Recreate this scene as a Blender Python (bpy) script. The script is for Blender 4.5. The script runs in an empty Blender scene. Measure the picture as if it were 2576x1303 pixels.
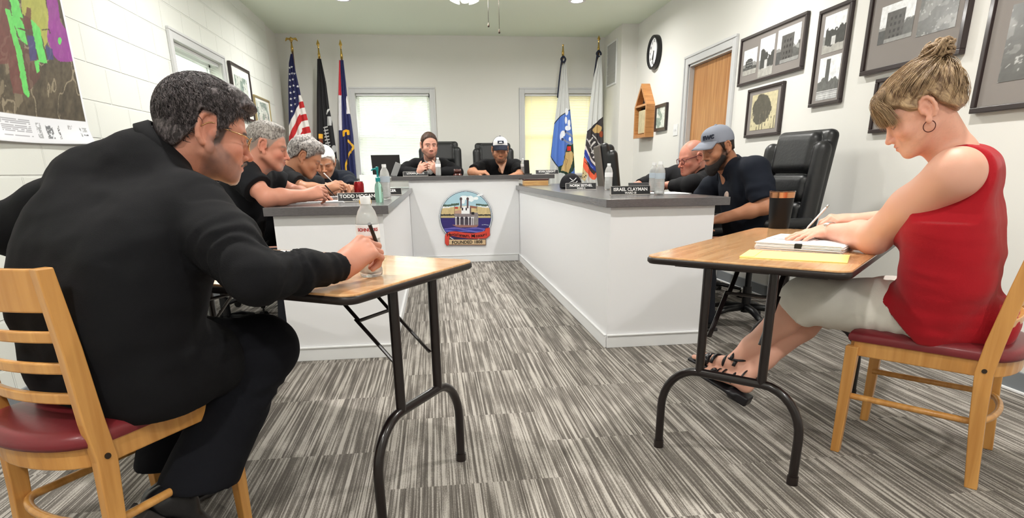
import bpy, bmesh, math, random
import numpy as np
from mathutils import Vector, Matrix
random.seed(7); rng = np.random.RandomState(7)
C = bpy.context.scene.collection
sc = bpy.context.scene

# ------------------------------------------------------------------ camera
# level world frame: X right, Y into the room, Z up.  The photograph is a crop, so its optical centre sits low in the frame.
FPX, CX, CY = 1500.0, 1288.0, 903.0
YAW, PITCH, ROLL, CAMZ = .121, .3045, -.0142, 1.04
def cam_rot(y, p, r):
    cy, sy, cp, sp, cr, sr = math.cos(y), math.sin(y), math.cos(p), math.sin(p), math.cos(r), math.sin(r)
    B = np.array([[1, 0, 0], [0, 0, -1], [0, 1, 0]], float)
    Ry = np.array([[cy, 0, -sy], [0, 1, 0], [sy, 0, cy]])
    Rp = np.array([[1, 0, 0], [0, cp, -sp], [0, sp, cp]])
    Rr = np.array([[cr, -sr, 0], [sr, cr, 0], [0, 0, 1]])
    return Rr @ Rp @ Ry @ B
RC = cam_rot(YAW, PITCH, ROLL)
cd = bpy.data.cameras.new('camera'); cam = bpy.data.objects.new('camera', cd); C.objects.link(cam)
cam.matrix_world = Matrix(((RC[0][0], -RC[1][0], -RC[2][0], 0), (RC[0][1], -RC[1][1], -RC[2][1], 0),
                           (RC[0][2], -RC[1][2], -RC[2][2], CAMZ), (0, 0, 0, 1)))
cd.sensor_width = 36; cd.lens = 36 * FPX / 2576; cd.shift_y = (CY - 651.5) / 2576; cd.clip_start = .02
sc.camera = cam

# ------------------------------------------------------------------ world, exposure
sc.view_settings.view_transform = 'Standard'; sc.view_settings.look = 'None'
sc.view_settings.gamma = 1; sc.view_settings.use_curve_mapping = False
sc.view_settings.exposure = -0.06
w = bpy.data.worlds.new('sky'); sc.world = w; w.use_nodes = True
wn = w.node_tree; _tc = wn.nodes.new('ShaderNodeTexCoord'); _sp = wn.nodes.new('ShaderNodeSeparateXYZ'); wn.links.new(_tc.outputs['Generated'], _sp.inputs[0])
_mr = wn.nodes.new('ShaderNodeMapRange'); _mr.inputs['From Min'].default_value = -.3; _mr.inputs['From Max'].default_value = .7; wn.links.new(_sp.outputs['Z'], _mr.inputs['Value'])
_nz = wn.nodes.new('ShaderNodeTexNoise'); _nz.inputs['Scale'].default_value = 14; _nz.inputs['Detail'].default_value = 6; wn.links.new(_tc.outputs['Generated'], _nz.inputs['Vector'])
_ad = wn.nodes.new('ShaderNodeMath'); _ad.operation = 'MULTIPLY_ADD'; _ad.inputs[1].default_value = .30; wn.links.new(_nz.outputs['Fac'], _ad.inputs[0]); wn.links.new(_mr.outputs[0], _ad.inputs[2])
_cr = wn.nodes.new('ShaderNodeValToRGB'); _e = _cr.color_ramp.elements; _e[0].position = .44; _e[0].color = (.075, .085, .062, 1); _e[1].position = .75; _e[1].color = (.93, 1, .96, 1)
_k = _e.new(.52); _k.color = (.12, .145, .105, 1); _k = _e.new(.60); _k.color = (.56, .61, .55, 1)
wn.links.new(_ad.outputs[0], _cr.inputs['Fac']); wn.links.new(_cr.outputs['Color'], wn.nodes['Background'].inputs[0])
w.node_tree.nodes['Background'].inputs[1].default_value = 7.5
LAMP_W = 38.0
LAMPS = [(-.87, 7.42), (1.67, 7.32), (-.87, 4.75), (1.67, 4.75), (-.87, 2.2), (1.67, 2.2), (-.87, -.4), (1.67, -.4), (.4, -2.0)]
CEIL = 2.83
XL, XR, YB, YF = -1.97, 2.72, 9.15, -3.2

# ------------------------------------------------------------------ materials
def lin(c):
    return tuple((v / 12.92 if v <= .04045 else ((v + .055) / 1.055) ** 2.4) for v in c)
def rgb(r, g, b): return lin((r / 255., g / 255., b / 255.)) + (1,)
MATS = {}
def mat(name, col=None, rough=.6, metal=0, spec=.5, bump=0, bscale=60, mott=0, mscale=8, attr=None, trans=0, ior=1.45,
        coat=0, sss=0, emit=None, estr=0, alpha=1, stretch=None):
    if name in MATS: return MATS[name]
    m = bpy.data.materials.new(name); m.use_nodes = True; MATS[name] = m
    nt = m.node_tree; N = nt.nodes; L = nt.links; b = N['Principled BSDF']
    if col is None: col = (.5, .5, .5, 1)
    b.inputs['Base Color'].default_value = col
    b.inputs['Roughness'].default_value = rough; b.inputs['Metallic'].default_value = metal
    b.inputs['Specular IOR Level'].default_value = spec
    b.inputs['IOR'].default_value = ior
    if trans: b.inputs['Transmission Weight'].default_value = trans
    if coat: b.inputs['Coat Weight'].default_value = coat; b.inputs['Coat Roughness'].default_value = .12
    if sss:
        b.inputs['Subsurface Weight'].default_value = sss; b.inputs['Subsurface Radius'].default_value = (.012, .005, .003)
        b.inputs['Subsurface Scale'].default_value = 1
    if emit: b.inputs['Emission Color'].default_value = emit; b.inputs['Emission Strength'].default_value = estr
    if alpha < 1: b.inputs['Alpha'].default_value = alpha
    src = None
    if attr:
        a = N.new('ShaderNodeAttribute'); a.attribute_name = attr; src = a.outputs['Color']
    tc = N.new('ShaderNodeTexCoord'); vec = tc.outputs['Object']
    if stretch:
        mp = N.new('ShaderNodeMapping'); mp.inputs['Scale'].default_value = stretch; L.new(vec, mp.inputs['Vector']); vec = mp.outputs['Vector']
    if mott:
        n = N.new('ShaderNodeTexNoise'); n.inputs['Scale'].default_value = mscale; n.inputs['Detail'].default_value = 5
        L.new(vec, n.inputs['Vector'])
        r = N.new('ShaderNodeMapRange'); r.inputs['To Min'].default_value = 1 - mott; r.inputs['To Max'].default_value = 1 + mott
        L.new(n.outputs['Fac'], r.inputs['Value'])
        mx = N.new('ShaderNodeMix'); mx.data_type = 'RGBA'; mx.blend_type = 'MULTIPLY'; mx.inputs['Factor'].default_value = 1
        if src is not None: L.new(src, mx.inputs[6])
        else: mx.inputs[6].default_value = col
        L.new(r.outputs['Result'], mx.inputs[7]); src = mx.outputs[2]
    if src is not None: L.new(src, b.inputs['Base Color'])
    if bump:
        n = N.new('ShaderNodeTexNoise'); n.inputs['Scale'].default_value = bscale; n.inputs['Detail'].default_value = 6
        L.new(vec, n.inputs['Vector'])
        bp = N.new('ShaderNodeBump'); bp.inputs['Strength'].default_value = bump; bp.inputs['Distance'].default_value = .004
        L.new(n.outputs['Fac'], bp.inputs['Height']); L.new(bp.outputs['Normal'], b.inputs['Normal'])
    return m

def wood_mat(name, c1, c2, scale=3, rough=.38, axis='X', coat=.2):
    m = mat(name, c1, rough=rough, coat=coat); nt = m.node_tree; N = nt.nodes; L = nt.links
    tc = N.new('ShaderNodeTexCoord'); mp = N.new('ShaderNodeMapping')
    mp.inputs['Scale'].default_value = {'X': (1, 14, 14), 'Y': (14, 1, 14), 'Z': (14, 14, 1)}[axis]
    L.new(tc.outputs['Object'], mp.inputs['Vector'])
    n = N.new('ShaderNodeTexNoise'); n.inputs['Scale'].default_value = scale; n.inputs['Detail'].default_value = 8; n.inputs['Distortion'].default_value = .8
    L.new(mp.outputs['Vector'], n.inputs['Vector'])
    cr = N.new('ShaderNodeValToRGB'); cr.color_ramp.elements[0].position = .35; cr.color_ramp.elements[1].position = .68
    cr.color_ramp.elements[0].color = c2; cr.color_ramp.elements[1].color = c1
    L.new(n.outputs['Fac'], cr.inputs['Fac']); L.new(cr.outputs['Color'], N['Principled BSDF'].inputs['Base Color'])
    bp = N.new('ShaderNodeBump'); bp.inputs['Strength'].default_value = .08; L.new(n.outputs['Fac'], bp.inputs['Height'])
    L.new(bp.outputs['Normal'], N['Principled BSDF'].inputs['Normal'])
    return m

# ------------------------------------------------------------------ objects
def make_mesh(V, F, smooth=False):
    me = bpy.data.meshes.new('mesh')
    V = np.asarray(V, float)
    me.from_pydata(V.tolist(), [], [tuple(int(i) for i in f) for f in F] if not isinstance(F, np.ndarray) else F.tolist())
    if smooth: me.polygons.foreach_set('use_smooth', [True] * len(me.polygons))
    me.update(); return me
ROOTLOC = {}
def part(name, geo, m, parent=None, label=None, smooth=False, local=False, kind=None, attrs=None, sharp=None):
    """one mesh object; geo = (V, F) in world metres (or in the thing's own frame when local)"""
    V, F = geo[0], geo[1]; V = np.asarray(V, float)
    off = np.zeros(3)
    if parent is not None and not local: off = ROOTLOC.get(parent.name, np.zeros(3))
    me = make_mesh(V - off, F, smooth)
    if sharp is not None and smooth:
        me.set_sharp_from_angle(angle=math.radians(sharp))
    if isinstance(m, (list, tuple)):
        for q in m: me.materials.append(q)
        if len(geo) > 2 and geo[2] is not None: me.polygons.foreach_set('material_index', list(geo[2]))
    elif m: me.materials.append(m)
    if attrs:
        for k, a in attrs.items():
            a = np.asarray(a, float)
            ly = me.attributes.new(k, 'FLOAT_COLOR' if a.shape[1] == 4 else 'FLOAT_VECTOR', 'POINT')
            ly.data.foreach_set('color' if a.shape[1] == 4 else 'vector', a.ravel())
    o = bpy.data.objects.new(name, me); C.objects.link(o)
    if parent is not None:
        o.parent = parent; ROOTLOC[o.name] = off
    if label: o['label'] = label
    if kind: o['kind'] = kind
    return o
def thing(name, label, cat, loc=(0, 0, 0), rz=0, group=None, local=False):
    o = bpy.data.objects.new(name, None); C.objects.link(o); o.empty_display_size = .05
    o.location = loc; o.rotation_euler = (0, 0, rz); o['label'] = label; o['category'] = cat
    if group: o['group'] = group
    ROOTLOC[o.name] = np.zeros(3) if local else np.array(loc, float)
    return o
def tag(o, label, cat, group=None, kind=None):
    if kind: o['kind'] = kind
    if label: o['label'] = label
    if cat: o['category'] = cat
    if group: o['group'] = group
    return o
def struct(name, geo, m, parent=None, **k):
    o = part(name, geo, m, parent, **k)
    if parent is None: o['kind'] = 'structure'
    return o
def dup(root, loc=None, rz=None, label=None):
    def cp(o, par):
        c = o.copy(); C.objects.link(c)
        if par is not None: c.parent = par
        for ch in list(o.children): cp(ch, c)
        return c
    r = cp(root, None)
    if loc is not None: r.location = loc
    if rz is not None: r.rotation_euler = (0, 0, rz)
    if label: r['label'] = label
    return r

# ------------------------------------------------------------------ hard-surface geometry
def join(*gs):
    V = []; F = []; M = []; n = 0; hasm = any(len(g) > 2 for g in gs)
    for g in gs:
        v = np.asarray(g[0], float); V.append(v)
        F += [tuple(int(i) + n for i in f) for f in g[1]]; n += len(v)
        M += list(g[2]) if len(g) > 2 else [0] * len(g[1])
    return (np.vstack(V), F, M) if hasm else (np.vstack(V), F)
def withmat(g, i): return (g[0], g[1], [i] * len(g[1]))
def xf(g, M=None, loc=(0, 0, 0), rz=0, rx=0, ry=0):
    V = np.asarray(g[0], float)
    if M is None:
        M = np.array((Matrix.Rotation(rz, 3, 'Z') @ Matrix.Rotation(ry, 3, 'Y') @ Matrix.Rotation(rx, 3, 'X')))
    return (V @ np.array(M).T + np.array(loc),) + tuple(g[1:])
def box(x0, x1, y0, y1, z0, z1, bev=0, seg=2):
    if bev <= 0:
        V = [(x0, y0, z0), (x1, y0, z0), (x1, y1, z0), (x0, y1, z0), (x0, y0, z1), (x1, y0, z1), (x1, y1, z1), (x0, y1, z1)]
        return np.array(V, float), [(0, 3, 2, 1), (4, 5, 6, 7), (0, 1, 5, 4), (1, 2, 6, 5), (2, 3, 7, 6), (3, 0, 4, 7)]
    bm = bmesh.new(); bmesh.ops.create_cube(bm, size=1)
    for v in bm.verts:
        v.co = Vector(((x0 + x1) / 2 + v.co.x * (x1 - x0), (y0 + y1) / 2 + v.co.y * (y1 - y0), (z0 + z1) / 2 + v.co.z * (z1 - z0)))
    bmesh.ops.bevel(bm, geom=bm.edges[:], offset=bev, segments=seg, affect='EDGES', profile=.5)
    bm.verts.ensure_lookup_table()
    V = np.array([v.co[:] for v in bm.verts]); F = [tuple(v.index for v in f.verts) for f in bm.faces]; bm.free()
    return V, F
def tube(path, r, n=12, cap=True, closed=False, flat=1.0, up=None):
    P = np.asarray(path, float); m = len(P)
    r = np.broadcast_to(np.asarray(r, float), (m,))
    T = np.zeros_like(P)
    for i in range(m):
        a = P[(i - 1) % m] if (closed or i > 0) else P[0]; b = P[(i + 1) % m] if (closed or i < m - 1) else P[-1]
        T[i] = (b - a) / (np.linalg.norm(b - a) + 1e-12)
    u = np.array([0, 0, 1.]) if up is None else np.array(up, float)
    if abs(T[0] @ u) > .95: u = np.array([1., 0, 0])
    V = []
    for i in range(m):
        u = u - T[i] * (u @ T[i]); u /= np.linalg.norm(u); v = np.cross(T[i], u)
        for k in range(n):
            a = 2 * math.pi * k / n
            V.append(P[i] + r[i] * (math.cos(a) * u * flat + math.sin(a) * v))
    F = []
    for i in range(m if closed else m - 1):
        j = (i + 1) % m
        for k in range(n):
            l = (k + 1) % n; F.append((i * n + k, i * n + l, j * n + l, j * n + k))
    if cap and not closed:
        F.append(tuple(range(n))[::-1]); F.append(tuple((m - 1) * n + k for k in range(n)))
    return np.array(V), F
def lathe(prof, n=32, c=(0, 0, 0)):
    V = []; F = []
    for r, z in prof:
        for k in range(n):
            a = 2 * math.pi * k / n; V.append((c[0] + r * math.cos(a), c[1] + r * math.sin(a), c[2] + z))
    m = len(prof)
    for i in range(m - 1):
        for k in range(n):
            l = (k + 1) % n; F.append((i * n + k, i * n + l, (i + 1) * n + l, (i + 1) * n + k))
    F.append(tuple(range(n))[::-1]); F.append(tuple((m - 1) * n + k for k in range(n)))
    return np.array(V), F
def cyl(c, r, h, n=24, axis='Z', bev=0):
    pr = [(r, 0), (r, h)] if bev <= 0 else [(r - bev, 0), (r, bev), (r, h - bev), (r - bev, h)]
    g = lathe(pr, n)
    if axis == 'X': g = xf(g, ry=math.pi / 2)
    if axis == 'Y': g = xf(g, rx=-math.pi / 2)
    return xf(g, np.eye(3), c)
def prism(poly, z0, z1):
    n = len(poly)
    V = [(p[0], p[1], z0) for p in poly] + [(p[0], p[1], z1) for p in poly]
    F = [tuple(range(n))[::-1], tuple(range(n, 2 * n))] + [(i, (i + 1) % n, n + (i + 1) % n, n + i) for i in range(n)]
    return np.array(V, float), F
def prism_bev(poly, z0, z1, b):
    """extruded outline with softened top and bottom edges"""
    P = np.array(poly, float); c = P.mean(0); n = len(P)
    def inset(d):
        out = []
        for i in range(n):
            a = P[i] - P[i - 1]; e = P[(i + 1) % n] - P[i]
            na = np.array([-a[1], a[0]]) / (np.linalg.norm(a) + 1e-12); ne = np.array([-e[1], e[0]]) / (np.linalg.norm(e) + 1e-12)
            q = na + ne; q /= np.linalg.norm(q) + 1e-12
            out.append(P[i] + q * d / max(.3, q @ na))
        return out
    rings = [(inset(b), z0), (P, z0 + b), (P, z1 - b), (inset(b), z1)]
    V = [(p[0], p[1], z) for R_, z in rings for p in R_]; F = [tuple(range(n))[::-1], tuple(range(3 * n, 4 * n))]
    for k in range(3):
        F += [(k * n + i, k * n + (i + 1) % n, (k + 1) * n + (i + 1) % n, (k + 1) * n + i) for i in range(n)]
    return np.array(V, float), F
def roundrect(x0, x1, y0, y1, r, seg=8):
    out = []
    for cx, cy, a0 in ((x1 - r, y0 + r, -90), (x1 - r, y1 - r, 0), (x0 + r, y1 - r, 90), (x0 + r, y0 + r, 180)):
        for k in range(seg + 1):
            a = math.radians(a0 + 90 * k / seg); out.append((cx + r * math.cos(a), cy + r * math.sin(a)))
    return out
def smoothpath(pts, n=8):
    P = [np.array(p, float) for p in pts]; P = [2 * P[0] - P[1]] + P + [2 * P[-1] - P[-2]]; out = []
    for i in range(1, len(P) - 2):
        for k in range(n):
            t = k / n; a, b, c, d = P[i - 1], P[i], P[i + 1], P[i + 2]
            out.append(.5 * ((2 * b) + (-a + c) * t + (2 * a - 5 * b + 4 * c - d) * t * t + (-a + 3 * b - 3 * c + d) * t ** 3))
    out.append(P[-2]); return np.array(out)
def text_geo(s, size, depth, M, loc, align='CENTER', bold=0.0, shear=0, spacing=1.0):
    """raised lettering; M columns = (reading direction, up, facing)"""
    cu = bpy.data.curves.new('t', 'FONT'); cu.body = s; cu.size = size; cu.extrude = depth; cu.align_x = align; cu.align_y = 'CENTER'
    cu.offset = bold; cu.resolution_u = 3; cu.shear = shear; cu.space_character = spacing
    o = bpy.data.objects.new('t', cu); C.objects.link(o); bpy.context.view_layer.update()
    me = bpy.data.meshes.new_from_object(o.evaluated_get(bpy.context.evaluated_depsgraph_get()))
    V = np.array([v.co[:] for v in me.vertices]).reshape(-1, 3); F = [tuple(p.vertices) for p in me.polygons]
    bpy.data.objects.remove(o); bpy.data.curves.remove(cu); bpy.data.meshes.remove(me)
    return V @ np.array(M, float) + np.array(loc), F

# ------------------------------------------------------------------ value noise
_H = rng.rand(4096)
def vnoise(P, s, seed=0):
    Q = np.asarray(P, float) * s + 100.37 + seed * 17.3; I = np.floor(Q).astype(np.int64); f = Q - I; f = f * f * (3 - 2 * f)
    def h(i, j, k): return _H[((i * 73856093) ^ (j * 19349663) ^ (k * 83492791)) & 4095]
    x, y, z = I[..., 0], I[..., 1], I[..., 2]; r = 0
    for a in (0, 1):
        for b in (0, 1):
            for c in (0, 1):
                wt = (f[..., 0] if a else 1 - f[..., 0]) * (f[..., 1] if b else 1 - f[..., 1]) * (f[..., 2] if c else 1 - f[..., 2])
                r = r + wt * h(x + a, y + b, z + c)
    return r * 2 - 1
def fbm(P, s, o=4, seed=0):
    r = 0; a = 1; t = 0
    for i in range(o): r = r + a * vnoise(P, s * 2 ** i, seed + i); t += a; a *= .5
    return r / t

# ------------------------------------------------------------------ implicit bodies -> one smooth skin
A3 = lambda *p: np.array(p, float)
def nrm(v): v = np.asarray(v, float); return v / (np.linalg.norm(v) + 1e-12)
def rc(a, b, ra, rb=None, k=.02, op='u'):
    a = np.array(a, float); b = np.array(b, float); rb = ra if rb is None else rb; r = max(ra, rb)
    def f(P):
        pa = P - a; ba = b - a; t = np.clip(pa @ ba / (ba @ ba + 1e-12), 0, 1)
        return np.linalg.norm(pa - t[..., None] * ba, axis=-1) - (ra + (rb - ra) * t)
    return (f, np.minimum(a, b) - r, np.maximum(a, b) + r, k, op)
def ell(c, r, Rm=None, k=.02, op='u'):
    c = np.array(c, float); r = np.array(r, float); m = r.max()
    def f(P):
        q = P - c
        if Rm is not None: q = q @ np.array(Rm, float).T
        k0 = np.linalg.norm(q / r, axis=-1); k1 = np.linalg.norm(q / (r * r), axis=-1)
        return k0 * (k0 - 1) / (k1 + 1e-9)
    e = np.array([m] * 3) if Rm is not None else r
    return (f, c - e, c + e, k, op)
def rbox(c, h, rad, Rm=None, k=.01, op='u'):
    c = np.array(c, float); h = np.array(h, float)
    def f(P):
        q = P - c
        if Rm is not None: q = q @ np.array(Rm, float).T
        q = np.abs(q) - (h - rad)
        return np.linalg.norm(np.maximum(q, 0), axis=-1) + np.minimum(q.max(-1), 0) - rad
    e = np.array([np.linalg.norm(h)] * 3) if Rm is not None else h
    return (f, c - e, c + e, k, op)
def sdf_mesh(prims, vox, post=None, pad=.03, zoom=None, lim=None):
    lo = np.min([p[1] for p in prims if p[4] == 'u'], 0) - pad; hi = np.max([p[2] for p in prims if p[4] == 'u'], 0) + pad
    if lim is not None: lo = np.maximum(lo, lim[0]); hi = np.minimum(hi, lim[1])
    ax = [np.arange(lo[i], hi[i] + vox, vox) for i in range(3)]
    D = np.full([len(a) for a in ax], .5)
    for f, a, b, k, op in prims:
        mg = k + 4 * vox + .012
        s = [(max(0, np.searchsorted(ax[i], a[i] - mg) - 1), min(len(ax[i]), np.searchsorted(ax[i], b[i] + mg) + 1)) for i in range(3)]
        if any(q[1] <= q[0] for q in s): continue
        sl = tuple(slice(*q) for q in s)
        P = np.stack(np.meshgrid(*[ax[i][sl[i]] for i in range(3)], indexing='ij'), -1)
        d = f(P); o = D[sl]
        if op == 'u': h = np.maximum(k - np.abs(o - d), 0) / k; D[sl] = np.minimum(o, d) - h * h * k / 4
        elif op == 's': d = -d; h = np.maximum(k - np.abs(o - d), 0) / k; D[sl] = np.maximum(o, d) + h * h * k / 4
    if post is not None:
        P = np.stack(np.meshgrid(*ax, indexing='ij'), -1); D = post(D, P)
    D[0], D[-1], D[:, 0], D[:, -1], D[:, :, 0], D[:, :, -1] = .5, .5, .5, .5, .5, .5
    S = D < 0
    nx, ny, nz = D.shape
    cnt = sum(S[i:nx - 1 + i, j:ny - 1 + j, k:nz - 1 + k].astype(np.int8) for i in (0, 1) for j in (0, 1) for k in (0, 1))
    act = (cnt > 0) & (cnt < 8); idx = np.full(act.shape, -1, np.int64); cells = np.argwhere(act); idx[act] = np.arange(len(cells))
    cor = [(i, j, k) for i in (0, 1) for j in (0, 1) for k in (0, 1)]
    val = np.stack([D[cells[:, 0] + i, cells[:, 1] + j, cells[:, 2] + k] for i, j, k in cor], 1)
    acc = np.zeros((len(cells), 3)); n = np.zeros(len(cells))
    for a in range(8):
        for b in range(a + 1, 8):
            da = np.array(cor[b]) - np.array(cor[a])
            if np.abs(da).sum() != 1: continue
            va, vb = val[:, a], val[:, b]; m = (va < 0) != (vb < 0)
            t = np.where(m, va / np.where(m, va - vb, 1), 0)
            acc += m[:, None] * (np.array(cor[a]) + t[:, None] * da); n += m
    V = lo + (cells + acc / n[:, None]) * vox
    F = []
    for axn in range(3):
        sl0 = [slice(None)] * 3; sl1 = [slice(None)] * 3; sl0[axn] = slice(0, -1); sl1[axn] = slice(1, None)
        e = S[tuple(sl0)] != S[tuple(sl1)]; E = np.argwhere(e)
        o1, o2 = [i for i in range(3) if i != axn]
        E = E[(E[:, o1] > 0) & (E[:, o2] > 0) & (E[:, o1] < D.shape[o1] - 1) & (E[:, o2] < D.shape[o2] - 1)]
        q = []
        for d1, d2 in ((1, 1), (0, 1), (0, 0), (1, 0)):
            c = E.copy(); c[:, o1] -= d1; c[:, o2] -= d2; q.append(idx[c[:, 0], c[:, 1], c[:, 2]])
        q = np.stack(q, 1); s = S[E[:, 0], E[:, 1], E[:, 2]]
        flip = s if axn != 1 else ~s
        q[~flip] = q[~flip][:, ::-1]; F.append(q)
    F = np.vstack(F); F = F[(F >= 0).all(1)]
    return V, F
def cat_geo(gs):
    V = []; F = []; n = 0
    for g in gs: V.append(g[0]); F.append(np.asarray(g[1]) + n); n += len(g[0])
    return np.vstack(V), np.vstack(F)
def at(u, v, Y=None, z=None, x=None):
    d = RC.T @ np.array([(u - CX) / FPX, (v - CY) / FPX, 1.]); o = np.array([0, 0, CAMZ])
    t = Y / d[1] if Y is not None else ((z - CAMZ) / d[2] if z is not None else x / d[0])
    return o + d * t
# ------------------------------------------------------------------ the room
M_wall = mat('wall_paint', rgb(226, 225, 220), rough=.75, bump=.05, bscale=220)
M_ceil = mat('ceiling_paint', rgb(238, 247, 230), rough=.85, bump=.05, bscale=150)
M_trim = mat('trim_paint', rgb(206, 207, 208), rough=.45)
M_white = mat('white_gloss', rgb(232, 233, 234), rough=.4)
M_basegrey = mat('grey_vinyl_base', rgb(128, 133, 138), rough=.5)

def block_wall_mat():
    m = mat('painted_block', rgb(228, 230, 224), rough=.6); nt = m.node_tree; N = nt.nodes; L = nt.links
    tc = N.new('ShaderNodeTexCoord'); sp = N.new('ShaderNodeSeparateXYZ'); L.new(tc.outputs['Object'], sp.inputs[0])
    ax = N.new('ShaderNodeMath'); ax.operation = 'ADD'; ax.inputs[1].default_value = .0; L.new(sp.outputs['Y'], ax.inputs[0])
    az = N.new('ShaderNodeMath'); az.operation = 'SUBTRACT'; az.inputs[1].default_value = 1.05; L.new(sp.outputs['Z'], az.inputs[0])
    cb = N.new('ShaderNodeCombineXYZ'); L.new(ax.outputs[0], cb.inputs[0]); L.new(az.outputs[0], cb.inputs[1])
    br = N.new('ShaderNodeTexBrick'); br.inputs['Scale'].default_value = 1; br.inputs['Mortar Size'].default_value = .007
    br.inputs['Mortar Smooth'].default_value = .4; br.inputs['Brick Width'].default_value = .41; br.inputs['Row Height'].default_value = .209
    br.offset = .5; L.new(cb.outputs[0], br.inputs['Vector'])
    nz = N.new('ShaderNodeTexNoise'); nz.inputs['Scale'].default_value = 120; L.new(tc.outputs['Object'], nz.inputs['Vector'])
    ad = N.new('ShaderNodeMath'); ad.operation = 'MULTIPLY_ADD'; ad.inputs[1].default_value = -.9
    L.new(br.outputs['Fac'], ad.inputs[0]); ms = N.new('ShaderNodeMath'); ms.operation = 'MULTIPLY'; ms.inputs[1].default_value = .05
    L.new(nz.outputs['Fac'], ms.inputs[0]); L.new(ms.outputs[0], ad.inputs[2])
    bp = N.new('ShaderNodeBump'); bp.inputs['Strength'].default_value = .8; bp.inputs['Distance'].default_value = .008
    L.new(ad.outputs[0], bp.inputs['Height']); L.new(bp.outputs['Normal'], N['Principled BSDF'].inputs['Normal'])
    return m
def carpet_mat():
    m = mat('striped_carpet_tile', rough=.95, spec=.1); nt = m.node_tree; N = nt.nodes; L = nt.links
    def math_(op, a, b=None):
        n = N.new('ShaderNodeMath'); n.operation = op
        for i, v in enumerate((a, b)):
            if v is None: continue
            if isinstance(v, (int, float)): n.inputs[i].default_value = v
            else: L.new(v, n.inputs[i])
        return n.outputs[0]
    tc = N.new('ShaderNodeTexCoord'); sp = N.new('ShaderNodeSeparateXYZ'); L.new(tc.outputs['Object'], sp.inputs[0])
    X, Y = sp.outputs['X'], sp.outputs['Y']; T = .61
    col = math_('FLOOR', math_('DIVIDE', math_('ADD', X, .2), T)); row = math_('FLOOR', math_('DIVIDE', math_('ADD', math_('SUBTRACT', Y, .035), math_('MULTIPLY', math_('FRACT', math_('MULTIPLY', col, .5)), T)), T))
    tid = math_('ADD', math_('MULTIPLY', row, 7.31), math_('MULTIPLY', col, 3.77))
    def noise(sx, sy, det, off):
        cb = N.new('ShaderNodeCombineXYZ')
        L.new(math_('MULTIPLY', X, sx), cb.inputs[0]); L.new(math_('MULTIPLY', Y, sy), cb.inputs[1]); L.new(math_('ADD', math_('MULTIPLY', tid, 5.0), off), cb.inputs[2])
        n = N.new('ShaderNodeTexNoise'); n.inputs['Scale'].default_value = 1; n.inputs['Detail'].default_value = det; n.inputs['Roughness'].default_value = .6
        L.new(cb.outputs[0], n.inputs['Vector']); return n.outputs['Fac']
    a = noise(150, 1.1, 2, 0); b = noise(58, 1.5, 2, 40); c = noise(14, 4, 3, 80); d = noise(320, 150, 1, 11)
    s = math_('ADD', math_('MULTIPLY', a, .74), math_('MULTIPLY', b, .46)); s = math_('ADD', s, math_('MULTIPLY', c, .22)); s = math_('ADD', s, math_('MULTIPLY', d, .18))
    cr = N.new('ShaderNodeValToRGB'); e = cr.color_ramp.elements
    e[0].position = .69; e[0].color = rgb(82, 76, 70); e[1].position = .90; e[1].color = rgb(172, 166, 158)
    k = e.new(.78); k.color = rgb(108, 102, 95); k = e.new(.83); k.color = rgb(136, 130, 123)
    L.new(s, cr.inputs['Fac']); L.new(cr.outputs['Color'], N['Principled BSDF'].inputs['Base Color'])
    bp = N.new('ShaderNodeBump'); bp.inputs['Strength'].default_value = .5; bp.inputs['Distance'].default_value = .004
    L.new(s, bp.inputs['Height']); L.new(bp.outputs['Normal'], N['Principled BSDF'].inputs['Normal'])
    N['Principled BSDF'].inputs['Sheen Weight'].default_value = .15
    return m
M_block = block_wall_mat(); M_carpet = carpet_mat()
struct('floor', box(XL - .3, XR + .3, YF - .1, YB + .3, -.1, 0), M_carpet)
struct('ceiling', box(XL - .3, XR + .3, YF - .1, YB + .3, CEIL, CEIL + .1), M_ceil)
# left block wall with one window opening, then a smooth return near the back corner
WLy0, WLy1, WLz0, WLz1 = 5.45, 6.60, 1.20, 2.06
struct('wall_left', join(box(XL - .2, XL, YF, WLy0, 0, CEIL), box(XL - .2, XL, WLy1, 8.56, 0, CEIL), box(XL - .2, XL, WLy0, WLy1, 0, WLz0),
                         box(XL - .2, XL, WLy0, WLy1, WLz1, CEIL)), M_block)
struct('trim_1', box(XL - .2, XL - .02, 8.56, YB, 0, CEIL), M_wall)
struct('wall_rear', box(XL - .2, XR + .2, YF - .15, YF, 0, CEIL), M_wall)
# back wall with two window openings
W1 = (-1.02, .0, 1.0, 2.10); W2 = (1.345, 2.36, 1.0, 2.10)
def wall_with_holes(x0, x1, y0, y1, holes):
    gs = []; xs = x0
    for hx0, hx1, hz0, hz1 in holes:
        gs += [box(xs, hx0, y0, y1, 0, CEIL), box(hx0, hx1, y0, y1, 0, hz0), box(hx0, hx1, y0, y1, hz1, CEIL)]; xs = hx1
    gs.append(box(xs, x1, y0, y1, 0, CEIL)); return join(*gs)
struct('wall_back', wall_with_holes(XL - .2, XR + .2, YB, YB + .2, (W1, W2)), M_wall)
DRy0, DRy1, DRz = 5.62, 6.60, 2.08
struct('wall_right', join(box(XR, XR + .2, YF, DRy0, 0, CEIL), box(XR, XR + .2, DRy1, YB, 0, CEIL), box(XR, XR + .2, DRy0, DRy1, DRz, CEIL)), M_wall)
struct('trim_2', box(2.50, XR, 8.33, YB, 0, CEIL), M_wall)   # boxed column in the back right corner
def base_geo(x0, x1, y0, y1, h=.1): return box(x0, x1, y0, y1, .012, h, .003)
b = struct('baseboard_right', join(base_geo(XR - .012, XR, YF, DRy0 - .09), base_geo(XR - .012, XR, DRy1 + .09, 8.33)), M_basegrey)
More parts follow.
